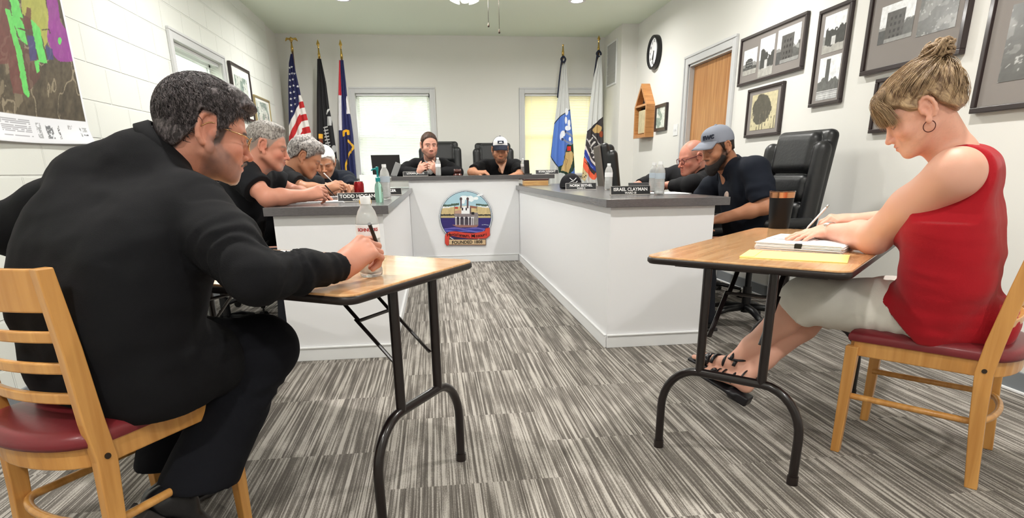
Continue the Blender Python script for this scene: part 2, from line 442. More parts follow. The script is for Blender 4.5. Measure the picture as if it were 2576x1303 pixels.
struct('quarter_round', join(box(XR - .022, XR, YF, DRy0 - .09, 0, .014, .004), box(XR - .022, XR, DRy1 + .09, 8.33, 0, .014, .004)), M_white, b)
struct('baseboard_left', box(XL, XL + .012, YF, YB, 0, .1, .003), M_basegrey)
struct('baseboard_back', box(XL + .012, 2.5, YB - .012, YB, 0, .1, .003), M_basegrey)

# windows: casing, sill, sash, glass and a slatted blind
M_glass = mat('window_glass', (1, 1, 1, 1), rough=0, trans=1, ior=1.0, spec=.1)
def slat_mat(name, col, tr):
    m = mat(name, col, rough=.5); nt = m.node_tree; N = nt.nodes; L = nt.links
    t = N.new('ShaderNodeBsdfTranslucent'); t.inputs[0].default_value = col; mx = N.new('ShaderNodeMixShader'); mx.inputs[0].default_value = tr
    L.new(N['Principled BSDF'].outputs[0], mx.inputs[1]); L.new(t.outputs[0], mx.inputs[2]); L.new(mx.outputs[0], N['Material Output'].inputs[0])
    return m
M_slat_w = slat_mat('white_blind_slat', rgb(244, 247, 238), .30)
M_slat_y = slat_mat('cream_blind_slat', rgb(255, 244, 204), .22)
def window(name, W, y, label, slat, tilt, mid=None):
    x0, x1, z0, z1 = W; t = .075
    g = join(box(x0 - t, x0, y - .018, y, z0 - .02, z1 + t, .004), box(x1, x1 + t, y - .018, y, z0 - .02, z1 + t, .004), box(x0, x1, y - .018, y, z1, z1 + t, .004),
             box(x0 - t - .002, x0 - t + .02, y - .026, y - .001, z0, z1 + t - .02, .004), box(x1 + t - .02, x1 + t + .002, y - .026, y - .001, z0, z1 + t - .02, .004), box(x0 - t - .002, x1 + t + .002, y - .026, y - .001, z1 + t - .019, z1 + t + .002, .004))
    r = struct(name, g, M_trim, label=label)
    struct('window_sill', box(x0 - t - .02, x1 + t + .02, y - .05, y + .1, z0 - .03, z0, .005), M_trim, r)
    struct('sash', join(box(x0, x0 + .04, y + .1, y + .14, z0, z1), box(x1 - .04, x1, y + .1, y + .14, z0, z1), box(x0, x1, y + .1, y + .14, z1 - .04, z1),
                        box(x0, x1, y + .1, y + .14, z0, z0 + .04), box(x0, x1, y + .09, y + .15, (z0 + z1) / 2 - .02, (z0 + z1) / 2 + .02)), M_white, r)
    struct('window_glass', box(x0 + .04, x1 - .04, y + .118, y + .122, z0 + .04, z1 - .04), M_glass, r)
    return r
def blind(parent_loc, W, y, slat, tilt, label, cat='window blind'):
    x0, x1, z0, z1 = W; th = thing('window_blind', label, cat, (parent_loc[0], parent_loc[1], z1))
    part('head_rail', box(x0 + .01, x1 - .01, y + .02, y + .055, z1 - .03, z1 - .002, .004), M_white, th)
    gs = []; n = int((z1 - z0 - .04) / .0215); ca, sa = math.cos(tilt), math.sin(tilt)
    for k in range(n):
        z = z1 - .045 - k * .0215; hw = .0125
        V = []
        for s, c in ((-1, 0), (-.5, .0012), (0, .0016), (.5, .0012), (1, 0)):
            yy = s * hw * ca - c * sa; zz = s * hw * sa + c * ca
            V += [(x0 + .015, y + .038 + yy, z + zz), (x1 - .015, y + .038 + yy, z + zz)]
        gs.append((np.array(V), [(2 * i, 2 * i + 1, 2 * i + 3, 2 * i + 2) for i in range(4)]))
    part('slats', join(*gs), slat, th, smooth=True)
    zb = z1 - .045 - n * .0215
    part('bottom_rail', box(x0 + .015, x1 - .015, y + .028, y + .048, zb - .008, zb + .006, .003), M_white, th)
    part('ladder_cord', join(*[tube([(x0 + q * (x1 - x0), y + .024, z1 - .03), (x0 + q * (x1 - x0), y + .024, zb)], .0012, 5) for q in (.1, .5, .9)]), M_white, th)
    return th
window('window_1', W1, YB, 'white cased window behind the seated man on the left of the bench', None, 0)
window('window_2', W2, YB, 'white cased window behind the two pale flags', None, 0)
blind((-.5, YB), W1, YB, M_slat_w, .80, 'white slatted blind glowing with daylight behind the open laptop')
blind((1.85, YB), W2, YB, M_slat_y, 1.05, 'cream yellow slatted blind behind the two pale flags')
# left wall window (same construction, turned)
def turn_left(g): # local x runs along +Y of the room, local y points into the wall
    V = np.asarray(g[0]); return (np.stack([XL - V[:, 1], V[:, 0], V[:, 2]], 1), [tuple(f)[::-1] for f in g[1]])
x0, x1, z0, z1 = WLy0, WLy1, WLz0, WLz1; t = .075
r = struct('window_3', turn_left(join(box(x0 - t, x0, -.018, 0, z0 - .02, z1 + t, .004), box(x1, x1 + t, -.018, 0, z0 - .02, z1 + t, .004), box(x0, x1, -.018, 0, z1, z1 + t, .004),
     box(x0 - t - .002, x0 - t + .02, -.026, -.001, z0, z1 + t - .02, .004), box(x1 + t - .02, x1 + t + .002, -.026, -.001, z0, z1 + t - .02, .004), box(x0 - t - .002, x1 + t + .002, -.026, -.001, z1 + t - .019, z1 + t + .002, .004))), M_trim,
     label='white cased window in the block wall above the man in the black suit')
struct('window_sill', turn_left(box(x0 - t, x1 + t, -.05, .1, z0 - .03, z0, .005)), M_trim, r)
struct('sash', turn_left(join(box(x0, x0 + .04, .1, .14, z0, z1), box(x1 - .04, x1, .1, .14, z0, z1), box(x0, x1, .1, .14, z1 - .04, z1), box(x0, x1, .1, .14, z0, z0 + .04))), M_white, r)
struct('window_glass', turn_left(box(x0 + .04, x1 - .04, .118, .122, z0 + .04, z1 - .04)), M_glass, r)
th = thing('window_blind', 'white slatted blind in the block wall window', 'window blind', (XL, 6.0, z1))
part('head_rail', turn_left(box(x0 + .01, x1 - .01, .02, .055, z1 - .03, z1 - .002, .004)), M_white, th)
gs = []; n = int((z1 - z0 - .06) / .0215); ca, sa = math.cos(.5), math.sin(.5)
for k in range(n):
    z = z1 - .045 - k * .0215
    V = [(x, .036 + s * .0125 * ca, z + s * .0125 * sa) for s in (-1, 1) for x in (x0 + .015, x1 - .015)]
    gs.append(turn_left((np.array(V), [(0, 1, 3, 2)])))
part('slats', join(*gs), M_slat_w, th)
part('bottom_rail', turn_left(box(x0 + .015, x1 - .015, .028, .048, z0 + .01, z0 + .022, .003)), M_white, th)

# door in the right wall: casing, jamb, flush wooden leaf
M_doorwood = wood_mat('door_birch', rgb(204, 150, 92), rgb(176, 118, 64), scale=2.2, rough=.35, axis='Z')
def casing(yA, yB_, zT, t=.085):
    return join(box(XR - .018, XR, yA - t, yA, 0, zT + t, .004), box(XR - .018, XR, yB_, yB_ + t, 0, zT + t, .004), box(XR - .018, XR, yA, yB_, zT, zT + t, .004),
                box(XR - .028, XR - .001, yA - t - .002, yA - t + .022, 0, zT + t - .022, .004), box(XR - .028, XR - .001, yB_ + t - .022, yB_ + t + .002, 0, zT + t - .022, .004), box(XR - .028, XR - .001, yA - t - .002, yB_ + t + .002, zT + t - .021, zT + t + .002, .004),
                box(XR, XR + .2, yA - .002, yA + .02, 0, zT), box(XR, XR + .2, yB_ - .02, yB_ + .002, 0, zT), box(XR, XR + .2, yA, yB_, zT - .02, zT + .002))
dr = struct('door_1', casing(DRy0, DRy1, DRz), M_trim, label='white cased doorway with a plain birch door')
struct('door_leaf', box(XR + .05, XR + .09, DRy0 + .022, DRy1 - .022, .01, DRz - .022, .002), M_doorwood, dr)
struct('door_handle', join(cyl((XR + .01, DRy0 + .09, .96), .012, .04, 16, 'X'), xf(lathe([(.01, 0), (.026, .01), (.028, .03), (.018, .042), (.003, .045)], 20), ry=-math.pi / 2, loc=(XR + .02, DRy0 + .09, .96))), mat('brushed_steel', rgb(190, 188, 182), rough=.25, metal=1), dr)
M_steel = MATS['brushed_steel']

# ------------------------------------------------------------------ council bench: three white runs with dark laminate tops
def laminate(name, col, col2, rough):
    m = mat(name, col, rough=rough, spec=.6); nt = m.node_tree; N = nt.nodes; L = nt.links
    tc = N.new('ShaderNodeTexCoord'); mp = N.new('ShaderNodeMapping'); mp.inputs['Scale'].default_value = (12, 1.4, 60); L.new(tc.outputs['Object'], mp.inputs['Vector'])
    n = N.new('ShaderNodeTexNoise'); n.inputs['Scale'].default_value = 6; n.inputs['Detail'].default_value = 6; L.new(mp.outputs[0], n.inputs['Vector'])
    mx = N.new('ShaderNodeMix'); mx.data_type = 'RGBA'; mx.inputs[6].default_value = col; mx.inputs[7].default_value = col2; L.new(n.outputs['Fac'], mx.inputs['Factor'])
    L.new(mx.outputs[2], N['Principled BSDF'].inputs['Base Color']); return m
M_lam = laminate('dark_grey_laminate', rgb(76, 74, 76), rgb(104, 101, 102), .25)
M_deskw = mat('desk_white_paint', rgb(229, 229, 231), rough=.5, bump=.03, bscale=200)
def desk(name, label, panels, skirts, top, loc, th_=.046):
    r = thing(name, label, 'desk', loc)
    part('panel', join(*[box(*p) for p in panels]), M_deskw, r)
    gs = []
    for x0, x1, y0, y1, nx, ny in skirts:
        dx, dy = nx * .012, ny * .012
        gs.append(box(min(x0, x0 + dx), max(x1, x1 + dx), min(y0, y0 + dy), max(y1, y1 + dy), 0, .072, .002))
        dx, dy = nx * .017, ny * .017
        gs.append(box(min(x0, x0 + dx), max(x1, x1 + dx), min(y0, y0 + dy), max(y1, y1 + dy), .072, .084, .004))
    part('baseboard', join(*gs), M_white, r)
    x0, x1, y0, y1, zt = top
    part('countertop', box(x0, x1, y0, y1, zt - th_, zt, .0025), M_lam, r)
    return r
ZL, ZR, ZB = .873, .883, 1.003
desk('council_desk', 'white council desk with grey top on the left, behind the man in the black suit',
     [(-.31, -.29, 3.455, 7.93, 0, ZL - .046), (-.875, -.31, 3.455, 3.475, 0, ZL - .046), (-.875, -.31, 7.91, 7.93, 0, ZL - .046), (-.62, -.31, 5.8, 5.82, 0, ZL - .046)],
     [(-.29, -.29, 3.455, 7.29, 1, 0), (-.875, -.29, 3.455, 3.455, 0, -1)], (-.915, -.255, 3.42, 7.97, ZL), (-.58, 3.46, 0))
desk('council_desk', 'white council desk with grey top on the right, carrying two name plates',
     [(1.0, 1.02, 3.42, 7.93, 0, ZR - .046), (1.02, 1.625, 3.42, 3.44, 0, ZR - .046), (1.02, 1.625, 7.91, 7.93, 0, ZR - .046), (1.02, 1.33, 5.8, 5.82, 0, ZR - .046)],
     [(1.0, 1.0, 3.42, 7.29, -1, 0), (1.0, 1.625, 3.42, 3.42, 0, -1)], (.962, 1.70, 3.385, 7.97, ZR), (1.3, 3.42, 0))
desk('council_desk', 'raised central council desk carrying the round town seal',
     [(-.288, .998, 7.29, 7.31, 0, ZB - .046), (-.288, -.268, 7.31, 7.9, ZL + .002, ZB - .046), (.978, .998, 7.31, 7.9, ZR + .002, ZB - .046)],
     [(-.272, .982, 7.29, 7.29, 0, -1)], (-.48, 1.42, 7.25, 7.95, ZB), (.36, 7.3, 0))

# ------------------------------------------------------------------ ceiling: recessed lamps and the fan
M_lampglow = mat('lamp_lens', (1, 1, 1, 1), emit=(1, .97, .9, 1), estr=18)
def downlight(x, y, label):
    r = thing('recessed_downlight', label, 'ceiling light', (x, y, CEIL), group='recessed ceiling lights')
    part('trim_ring', lathe([(.062, -.003), (.072, -.008), (.092, -.006), (.098, 0), (.098, .004), (.062, .004)], 40, (x, y, CEIL)), M_white, r, smooth=True)
    part('lens', lathe([(.002, -.0045), (.063, -.0045), (.063, .002), (.002, .002)], 32, (x, y, CEIL)), M_lampglow, r)
    ld = bpy.data.lights.new('downlight', 'AREA'); ld.shape = 'DISK'; ld.size = .12; ld.energy = LAMP_W; ld.color = (1, .972, .935); ld.spread = math.radians(165)
    lo = bpy.data.objects.new('bulb', ld); C.objects.link(lo); lo.parent = r; lo.location = (0, 0, -.012)
LN = ['above the flags on the left', 'above the pale flags on the right']
for i, (x, y) in enumerate(LAMPS):
    downlight(x, y, 'round recessed ceiling light ' + (LN[i] if i < 2 else '%s, in the %s row from the back wall' % ('on the left' if x < 0 else ('on the right' if x > 1 else 'on the centre line'), ('', 'second', 'third', 'fourth', 'last')[i // 2])))
M_bronze = mat('dark_bronze', rgb(70, 60, 52), rough=.35, metal=.8)
M_fanw = mat('fan_white', rgb(214, 216, 206), rough=.4)
M_opal = mat('opal_glass', rgb(240, 240, 232), rough=.25, spec=.6)
fx, fy = .33, 5.6
r = thing('ceiling_fan', 'white ceiling fan with lamp cups and two long pull chains', 'ceiling fan', (fx, fy, CEIL))
part('canopy', lathe([(.01, 0), (.07, 0), (.065, -.03), (.03, -.05), (.014, -.055), (.014, -.15), (.01, -.15)], 28, (fx, fy, CEIL)), M_fanw, r, smooth=True, sharp=40)
part('motor', lathe([(.02, -.09), (.10, -.10), (.135, -.125), (.14, -.17), (.11, -.2), (.06, -.21), (.055, -.25), (.02, -.25)], 36, (fx, fy, CEIL - .055)), M_fanw, r, smooth=True, sharp=40)
part('light_kit', lathe([(.05, -.25), (.075, -.26), (.075, -.31), (.045, -.335), (.034, -.345), (.034, -.385), (.026, -.395), (.012, -.40), (.002, -.402)], 28, (fx, fy, CEIL - .055)), M_fanw, r, smooth=True, sharp=40)
for k in range(4):
    a = k * math.pi / 2 + .78; d = A3(math.cos(a), math.sin(a), 0); n = A3(-d[1], d[0], 0)
    g = prism([(.15, -.05), (.62, -.07), (.66, -.05), (.66, .05), (.62, .07), (.15, .05)], -.003, .003)
    part('blade', xf(xf(g, rx=.2), rz=a, loc=(fx, fy, CEIL - .24)), M_fanw, r)
    c = A3(fx, fy, CEIL - .375) + d * .085
    part('lamp_cup', xf(xf(lathe([(.012, 0), (.022, -.01), (.04, -.05), (.045, -.062), (.04, -.06), (.018, -.012)], 20), ry=-.5), rz=a, loc=c), M_opal, r, smooth=True)
    part('bulb', sdf_mesh([ell(c + d * .022 + A3(0, 0, -.04), (.019, .019, .022), None, .01)], .004), M_lampglow, r, smooth=True)
    pl_ = bpy.data.lights.new('fan_bulb', 'POINT'); pl_.energy = 9; pl_.shadow_soft_size = .03; pl_.color = (1, .98, .94); po_ = bpy.data.objects.new('bulb_light', pl_); C.objects.link(po_); po_.parent = r; po_.location = tuple(c + d * .06 + A3(0, 0, -.085) - A3(fx, fy, CEIL))
for q, ax_ in (((1229, 66), .0), ((1256, 82), .0)):
    p = at(q[0], q[1], Y=fy)
    part('pull_chain', join(tube([(p[0], fy, CEIL - .12), (p[0], fy, p[2] + .02)], .0016, 6), tube([(fx + .1, fy, CEIL - .12), (p[0], fy, CEIL - .12)], .003, 6),
         lathe([(.001, .03), (.004, .022), (.009, .004), (.007, -.006), (.001, -.008)], 14, (p[0], fy, p[2]))), M_bronze, r, smooth=True)
# ------------------------------------------------------------------ folding tables
M_oaktop = wood_mat('oak_laminate', rgb(224, 178, 130), rgb(204, 152, 104), scale=2.5, rough=.15, axis='X', coat=.35)
M_blackedge = mat('black_edge', rgb(34, 26, 24), rough=.4)
M_legbrown = mat('dark_brown_enamel', rgb(24, 16, 16), rough=.28, coat=.3)
def folding_table(label, origin, u, Lg, Wd, near, far, brace=True):
    """origin = near corner of the visible short edge; u = long direction; v = 90 deg clockwise; built in its own frame"""
    th = thing('folding_table', label, 'table', (0, 0, 0), local=True)
    a = math.atan2(u[1], u[0]); th.rotation_euler = (0, 0, a); th.location = (origin[0], origin[1], 0)
    # local: x along long side, y from -Wd to 0 (v = -y)
    z1 = .745; o = roundrect(0, Lg, -Wd, 0, .045, 8)
    part('tabletop', prism_bev(roundrect(.004, Lg - .004, -Wd + .004, -.004, .042, 8), z1 - .010, z1, .002), M_oaktop, th, local=True)
    part('edge_band', prism_bev(o, z1 - .028, z1 - .003, .007), M_blackedge, th, local=True, smooth=True, sharp=50)
    part('skirt', join(box(.10, Lg - .15, -.095, -.08, z1 - .045, z1 - .028), box(.10, Lg - .15, -Wd + .08, -Wd + .095, z1 - .045, z1 - .028), box(.10, .115, -Wd + .095, -.095, z1 - .045, z1 - .028)), M_blackedge, th, local=True)
    yc = -Wd / 2
    for xx, sgn in ((near, 1), (far, -1)):
        fs, ps, zc, r = .247, .109, .335, .0155
        pts = [(xx, yc - fs, 0)] + [(xx, yc - fs, .17)]
        for k in range(1, 9):
            t = k / 8 * math.pi / 2; pts.append((xx, yc - fs + (fs - ps - .0) * (1 - math.cos(t)) * .98, .17 + (zc - .17) * math.sin(t)))
        pts += [(xx, yc - ps + .01, zc)]
        full = pts + [(p[0], 2 * yc - p[1], p[2]) for p in pts[::-1]]
        part('leg_arch', tube(full, r, 14), M_legbrown, th, local=True, smooth=True, sharp=60)
        [part('leg_foot', cyl((xx, yc + q_ * fs, 0), .0185, .03, 16), M_blackedge, th, local=True) for q_ in (-1, 1)]
        for s in (-1, 1):
            part('leg_post', tube([(xx, yc + s * ps, zc), (xx, yc + s * ps, z1 - .03)], .0155, 14), M_legbrown, th, local=True, smooth=True, sharp=60)
            part('brace', join(tube([(xx + sgn * .01, yc + s * (ps - .02), .47), (xx + sgn * .16, yc + s * (ps - .02), .61)], .009, 8, flat=.4), tube([(xx + sgn * .15, yc + s * (ps - .028), .60), (xx + sgn * .27, yc + s * (ps - .028), z1 - .03)], .009, 8, flat=.4)), M_legbrown, th, local=True)
        part('brace_link', tube([(xx + sgn * .15, yc - ps + .02, .605), (xx + sgn * .15, yc + ps - .02, .605)], .006, 8), M_legbrown, th, local=True)
    return th
folding_table('folding table with oak top in front of the woman in red', (.735, 2.085), (.712, .702), 1.30, .67, .04, 1.10)
folding_table('folding table with oak top where the man in the black suit writes', (-.225, 1.525), (-.853, .522), 1.25, .69, .04, 1.08)

# ------------------------------------------------------------------ wooden side chairs
M_chairwood = wood_mat('honey_maple', rgb(214, 158, 88), rgb(190, 132, 66), scale=2.0, rough=.32, axis='Z', coat=.3)
M_vinyl = mat('maroon_vinyl', rgb(120, 38, 44), rough=.38, bump=.08, bscale=90, coat=.1)
def horseshoe(w, d, bulge, n=14):
    p = [(w / 2, d / 2), (w / 2, 0), (w / 2, -d / 2 + .02)]
    for k in range(1, n):
        t = math.pi * k / n; p.append((w / 2 * math.cos(t) * (1 if abs(math.cos(t)) > .99 else 1), -d / 2 + .02 - (bulge + .02) * math.sin(t)))
    p += [(-w / 2, -d / 2 + .02), (-w / 2, 0), (-w / 2, d / 2)]; return p
def ribbon(path, zc, h, t, closed=False):
    """flat strip standing on edge that follows a path"""
    P = np.array(path, float); n = len(P); V = []; F = []
    for i in range(n):
        a = P[max(0, i - 1)]; b = P[min(n - 1, i + 1)]; T = (b - a) / np.linalg.norm(b - a); N_ = np.array([T[1], -T[0]])
        zz = zc[i] if hasattr(zc, '__len__') else zc
        for s, q in ((-1, -1), (1, -1), (1, 1), (-1, 1)): V.append((P[i][0] + N_[0] * s * t / 2, P[i][1] + N_[1] * s * t / 2, zz + q * h / 2))
    for i in range(n - 1):
        for k in range(4): l = (k + 1) % 4; F.append((i * 4 + k, (i + 1) * 4 + k, (i + 1) * 4 + l, i * 4 + l))
    F += [(0, 1, 2, 3), tuple((n - 1) * 4 + k for k in (3, 2, 1, 0))]; return np.array(V), F
def bevelled(o, wd=.003, seg=2):
    m = o.modifiers.new('bevel', 'BEVEL'); m.width = wd; m.segments = seg; m.limit_method = 'ANGLE'; m.angle_limit = math.radians(40); return o
def post(path, sx, sy):
    V = []; F = []
    for i, p in enumerate(path):
        s = sy[i] if hasattr(sy, '__len__') else sy; q = sx[i] if hasattr(sx, '__len__') else sx
        for a, b in ((-1, -1), (1, -1), (1, 1), (-1, 1)): V.append((p[0] + a * q / 2, p[1] + b * s / 2, p[2]))
    n = len(path)
    for i in range(n - 1):
        for k in range(4): l = (k + 1) % 4; F.append((i * 4 + k, i * 4 + l, (i + 1) * 4 + l, (i + 1) * 4 + k))
    F += [(3, 2, 1, 0), tuple((n - 1) * 4 + k for k in range(4))]; return np.array(V), F
def wood_chair(label, loc, yaw, w=.40, d=.385, back=.09):
    th = thing('dining_chair', label, 'chair', (loc[0], loc[1], 0), yaw - math.pi / 2, local=True)
    for s in (-1, 1):
        path = [(s * w / 2, -d / 2 - .035, 0), (s * w / 2, -d / 2 - .01, .25), (s * w / 2, -d / 2, .40), (s * w / 2, -d / 2 - .01, .50), (s * w / 2, -d / 2 - .05 * back / .09, .68), (s * w / 2, -d / 2 - back, .86)]
        bevelled(part('back_post', post(path, .026, [.036, .044, .05, .05, .044, .036]), M_chairwood, th, local=True))
        bevelled(part('front_leg', post([(s * w / 2, d / 2 + .003, 0), (s * w / 2, d / 2, .42)], [.028, .036], [.03, .042]), M_chairwood, th, local=True))
        part('bolt', cyl((s * (w / 2 + .0125) - (.003 if s < 0 else 0), -d / 2, .41), .0075, .003, 16, 'X'), M_bronze, th, local=True)
    bevelled(part('seat_rail', join(ribbon(horseshoe(w - .02, d, .075), .412, .055, .02), box(-w / 2 + .01, w / 2 - .01, d / 2 - .012, d / 2 + .012, .385, .44)), M_chairwood, th, local=True), .004)
    hs = horseshoe(w - .03, d, .05); part('stretcher', tube([(p[0], p[1], .225) for p in hs], .0115, 12), M_chairwood, th, local=True, smooth=True, sharp=60)
    # cushion
    out = np.array(horseshoe(w + .015, d + .03, .085, 20)); out = out[::-1]; c = np.array([0, -.02]); V = []; F = []; n = len(out)
    ring = [(1.0, .440), (1.015, .450), (1.012, .462), (.985, .474), (.9, .481), (.7, .486), (.4, .489)]
    for s, z in ring: V += [(c[0] + (p[0] - c[0]) * s, c[1] + (p[1] - c[1]) * s, z) for p in out]
    for k in range(len(ring) - 1):
        for i in range(n): j = (i + 1) % n; F.append((k * n + i, k * n + j, (k + 1) * n + j, (k + 1) * n + i)[::-1])
    F.append(tuple((len(ring) - 1) * n + i for i in range(n))[::-1]); F.append(tuple(range(n)))
    part('seat_cushion', (np.array(V), F), M_vinyl, th, local=True, smooth=True, sharp=70)
    def slat(zc, h, t, name, bow):
        yb = -d / 2 - (zc - .5) / .36 * back * .95
        pts = [(x, yb - bow * (1 - (2 * x / w) ** 2)) for x in np.linspace(-w / 2 + .005, w / 2 - .005, 13)]
        bevelled(part(name, ribbon(pts, zc, h, t), M_chairwood, th, local=True, smooth=False), .004)
    slat(.81, .095, .018, 'crest_rail', .035)
    for z in (.705, .63, .555): slat(z, .026, .016, 'back_slat', .04)
    return th
wood_chair('honey wooden chair with maroon seat under the woman in red', (1.759, 1.89), 2.26, back=.065)
wood_chair('honey wooden chair with maroon seat under the man in the black suit', (-.885, 1.645), 1.06, w=.37, d=.36, back=.035)

# ------------------------------------------------------------------ executive chairs
M_leather = mat('black_leather', rgb(25, 26, 28), rough=.42, bump=.25, bscale=55, mott=.12, mscale=6, spec=.6)
M_taupe = mat('taupe_shell', rgb(104, 96, 90), rough=.6)
M_plastic = mat('black_plastic', rgb(22, 22, 24), rough=.4)
def exec_chair_parts(th, shell=None, recl=.16, vox=.009):
    ca, sa = math.cos(recl), math.sin(recl)
    Rb = np.array([[1, 0, 0], [0, ca, sa], [0, -sa, ca]])    # rows: chair-back frame
    def bp(x, y, z): return A3(0, -.22, .50) + Rb.T @ A3(x, y, z)
    back = [rbox(bp(0, -.02, .36), (.235, .045, .37), .04, Rb, .02), rbox(bp(0, .03, .585), (.175, .055, .125), .05, Rb, .012),
            rbox(bp(0, .03, .375), (.165, .05, .085), .045, Rb, .012), rbox(bp(0, .03, .19), (.17, .055, .10), .045, Rb, .012)]
    for s in (-1, 1): back.append(rc(bp(s * .215, .035, .10), bp(s * .215, .045, .60), .05, .052, .015))
    part('backrest', sdf_mesh(back, vox), M_leather, th, local=True, smooth=True)
    if shell: part('back_shell', sdf_mesh([rbox(bp(0, -.075, .36), (.225, .012, .36), .011, Rb)], vox), shell, th, local=True, smooth=True)
    seat = [rbox((0, .0, .475), (.235, .24, .045), .04, None, .02), rbox((0, .0, .505), (.20, .21, .03), .028, None, .02), rc((-.2, .21, .47), (.2, .21, .47), .045, None, .03)]
    part('seat', sdf_mesh(seat, vox), M_leather, th, local=True, smooth=True)
    for s in (-1, 1):
        p = smoothpath([(s * .24, -.12, .46), (s * .30, -.18, .52), (s * .305, -.17, .62), (s * .30, -.05, .675), (s * .30, .12, .665), (s * .30, .20, .60), (s * .28, .16, .50), (s * .23, .10, .45)], 5)
        part('arm_loop', tube(p, .017, 8), M_plastic, th, local=True, smooth=True)
        part('arm_pad', sdf_mesh([rc((s * .30, -.15, .685), (s * .30, .15, .685), .03, .028, .01)], vox), M_leather, th, local=True, smooth=True)
    part('gas_column', join(cyl((0, 0, .09), .03, .17, 16), cyl((0, 0, .24), .02, .2, 16), box(-.09, .09, -.1, .1, .415, .44, .006)), M_plastic, th, local=True)
    for k in range(5):
        a = k * 2 * math.pi / 5 + .3; dx, dy = math.cos(a), math.sin(a)
        lg = part('base_leg', tube([(0, 0, .125), (dx * .15, dy * .15, .12), (dx * .30, dy * .30, .085)], [.03, .026, .018], 8, flat=.8), M_plastic, th, local=True, smooth=True)
        part('caster', join(xf(join(cyl((0, -.022, 0), .026, .018, 16, 'Y'), cyl((0, .004, 0), .026, .018, 16, 'Y')), rz=a + .8, loc=(dx * .30, dy * .30, .027)), cyl((dx * .3, dy * .3, .03), .007, .05, 8)), M_plastic, lg, local=True)
CH = thing('office_chair', 'large black leather office chair behind the man in the grey cap', 'chair', (0, 0, 0), local=True, group=None)
exec_chair_parts(CH)
def face(dx, dy): return math.atan2(dy, dx) - math.pi / 2
CH.location = (2.09, 3.80, 0); CH.rotation_euler = (0, 0, face(-.98, -.2)); CH.scale = (1, 1, 1.04)
dup(CH, (-1.42, 4.10, 0), face(1, .05), 'black office chair under the grey haired man nearest the suit')
dup(CH, (-1.42, 4.92, 0), face(1, .0), 'black office chair under the curly haired man in the middle of the left desk')
dup(CH, (-1.14, 6.42, 0), face(.3, -.95), 'black leather office chair behind the white haired man')
_d = dup(CH, (.12, 8.34, .13), face(0.05, -1), 'black leather office chair behind the man in the dark jacket')
_e2 = dup(CH, (.83, 8.34, .13), face(0, -1), 'black leather office chair behind the man in the white fronted cap')
_g = dup(CH, (2.26, 4.84, 0), face(-1, -.1), 'black office chair under the bald man in glasses'); _g.scale = (1, 1, .84)
_d.scale = (1.08, 1.08, 1.08); _e2.scale = (1.06, 1.06, 1.06)
CH2 = thing('office_chair', 'empty office chair with taupe back turned aside at the right desk', 'chair', (2.20, 6.65, 0), face(1, -.14), local=True)
exec_chair_parts(CH2, shell=M_taupe); CH2.scale = (1.05, 1.05, 1.08)
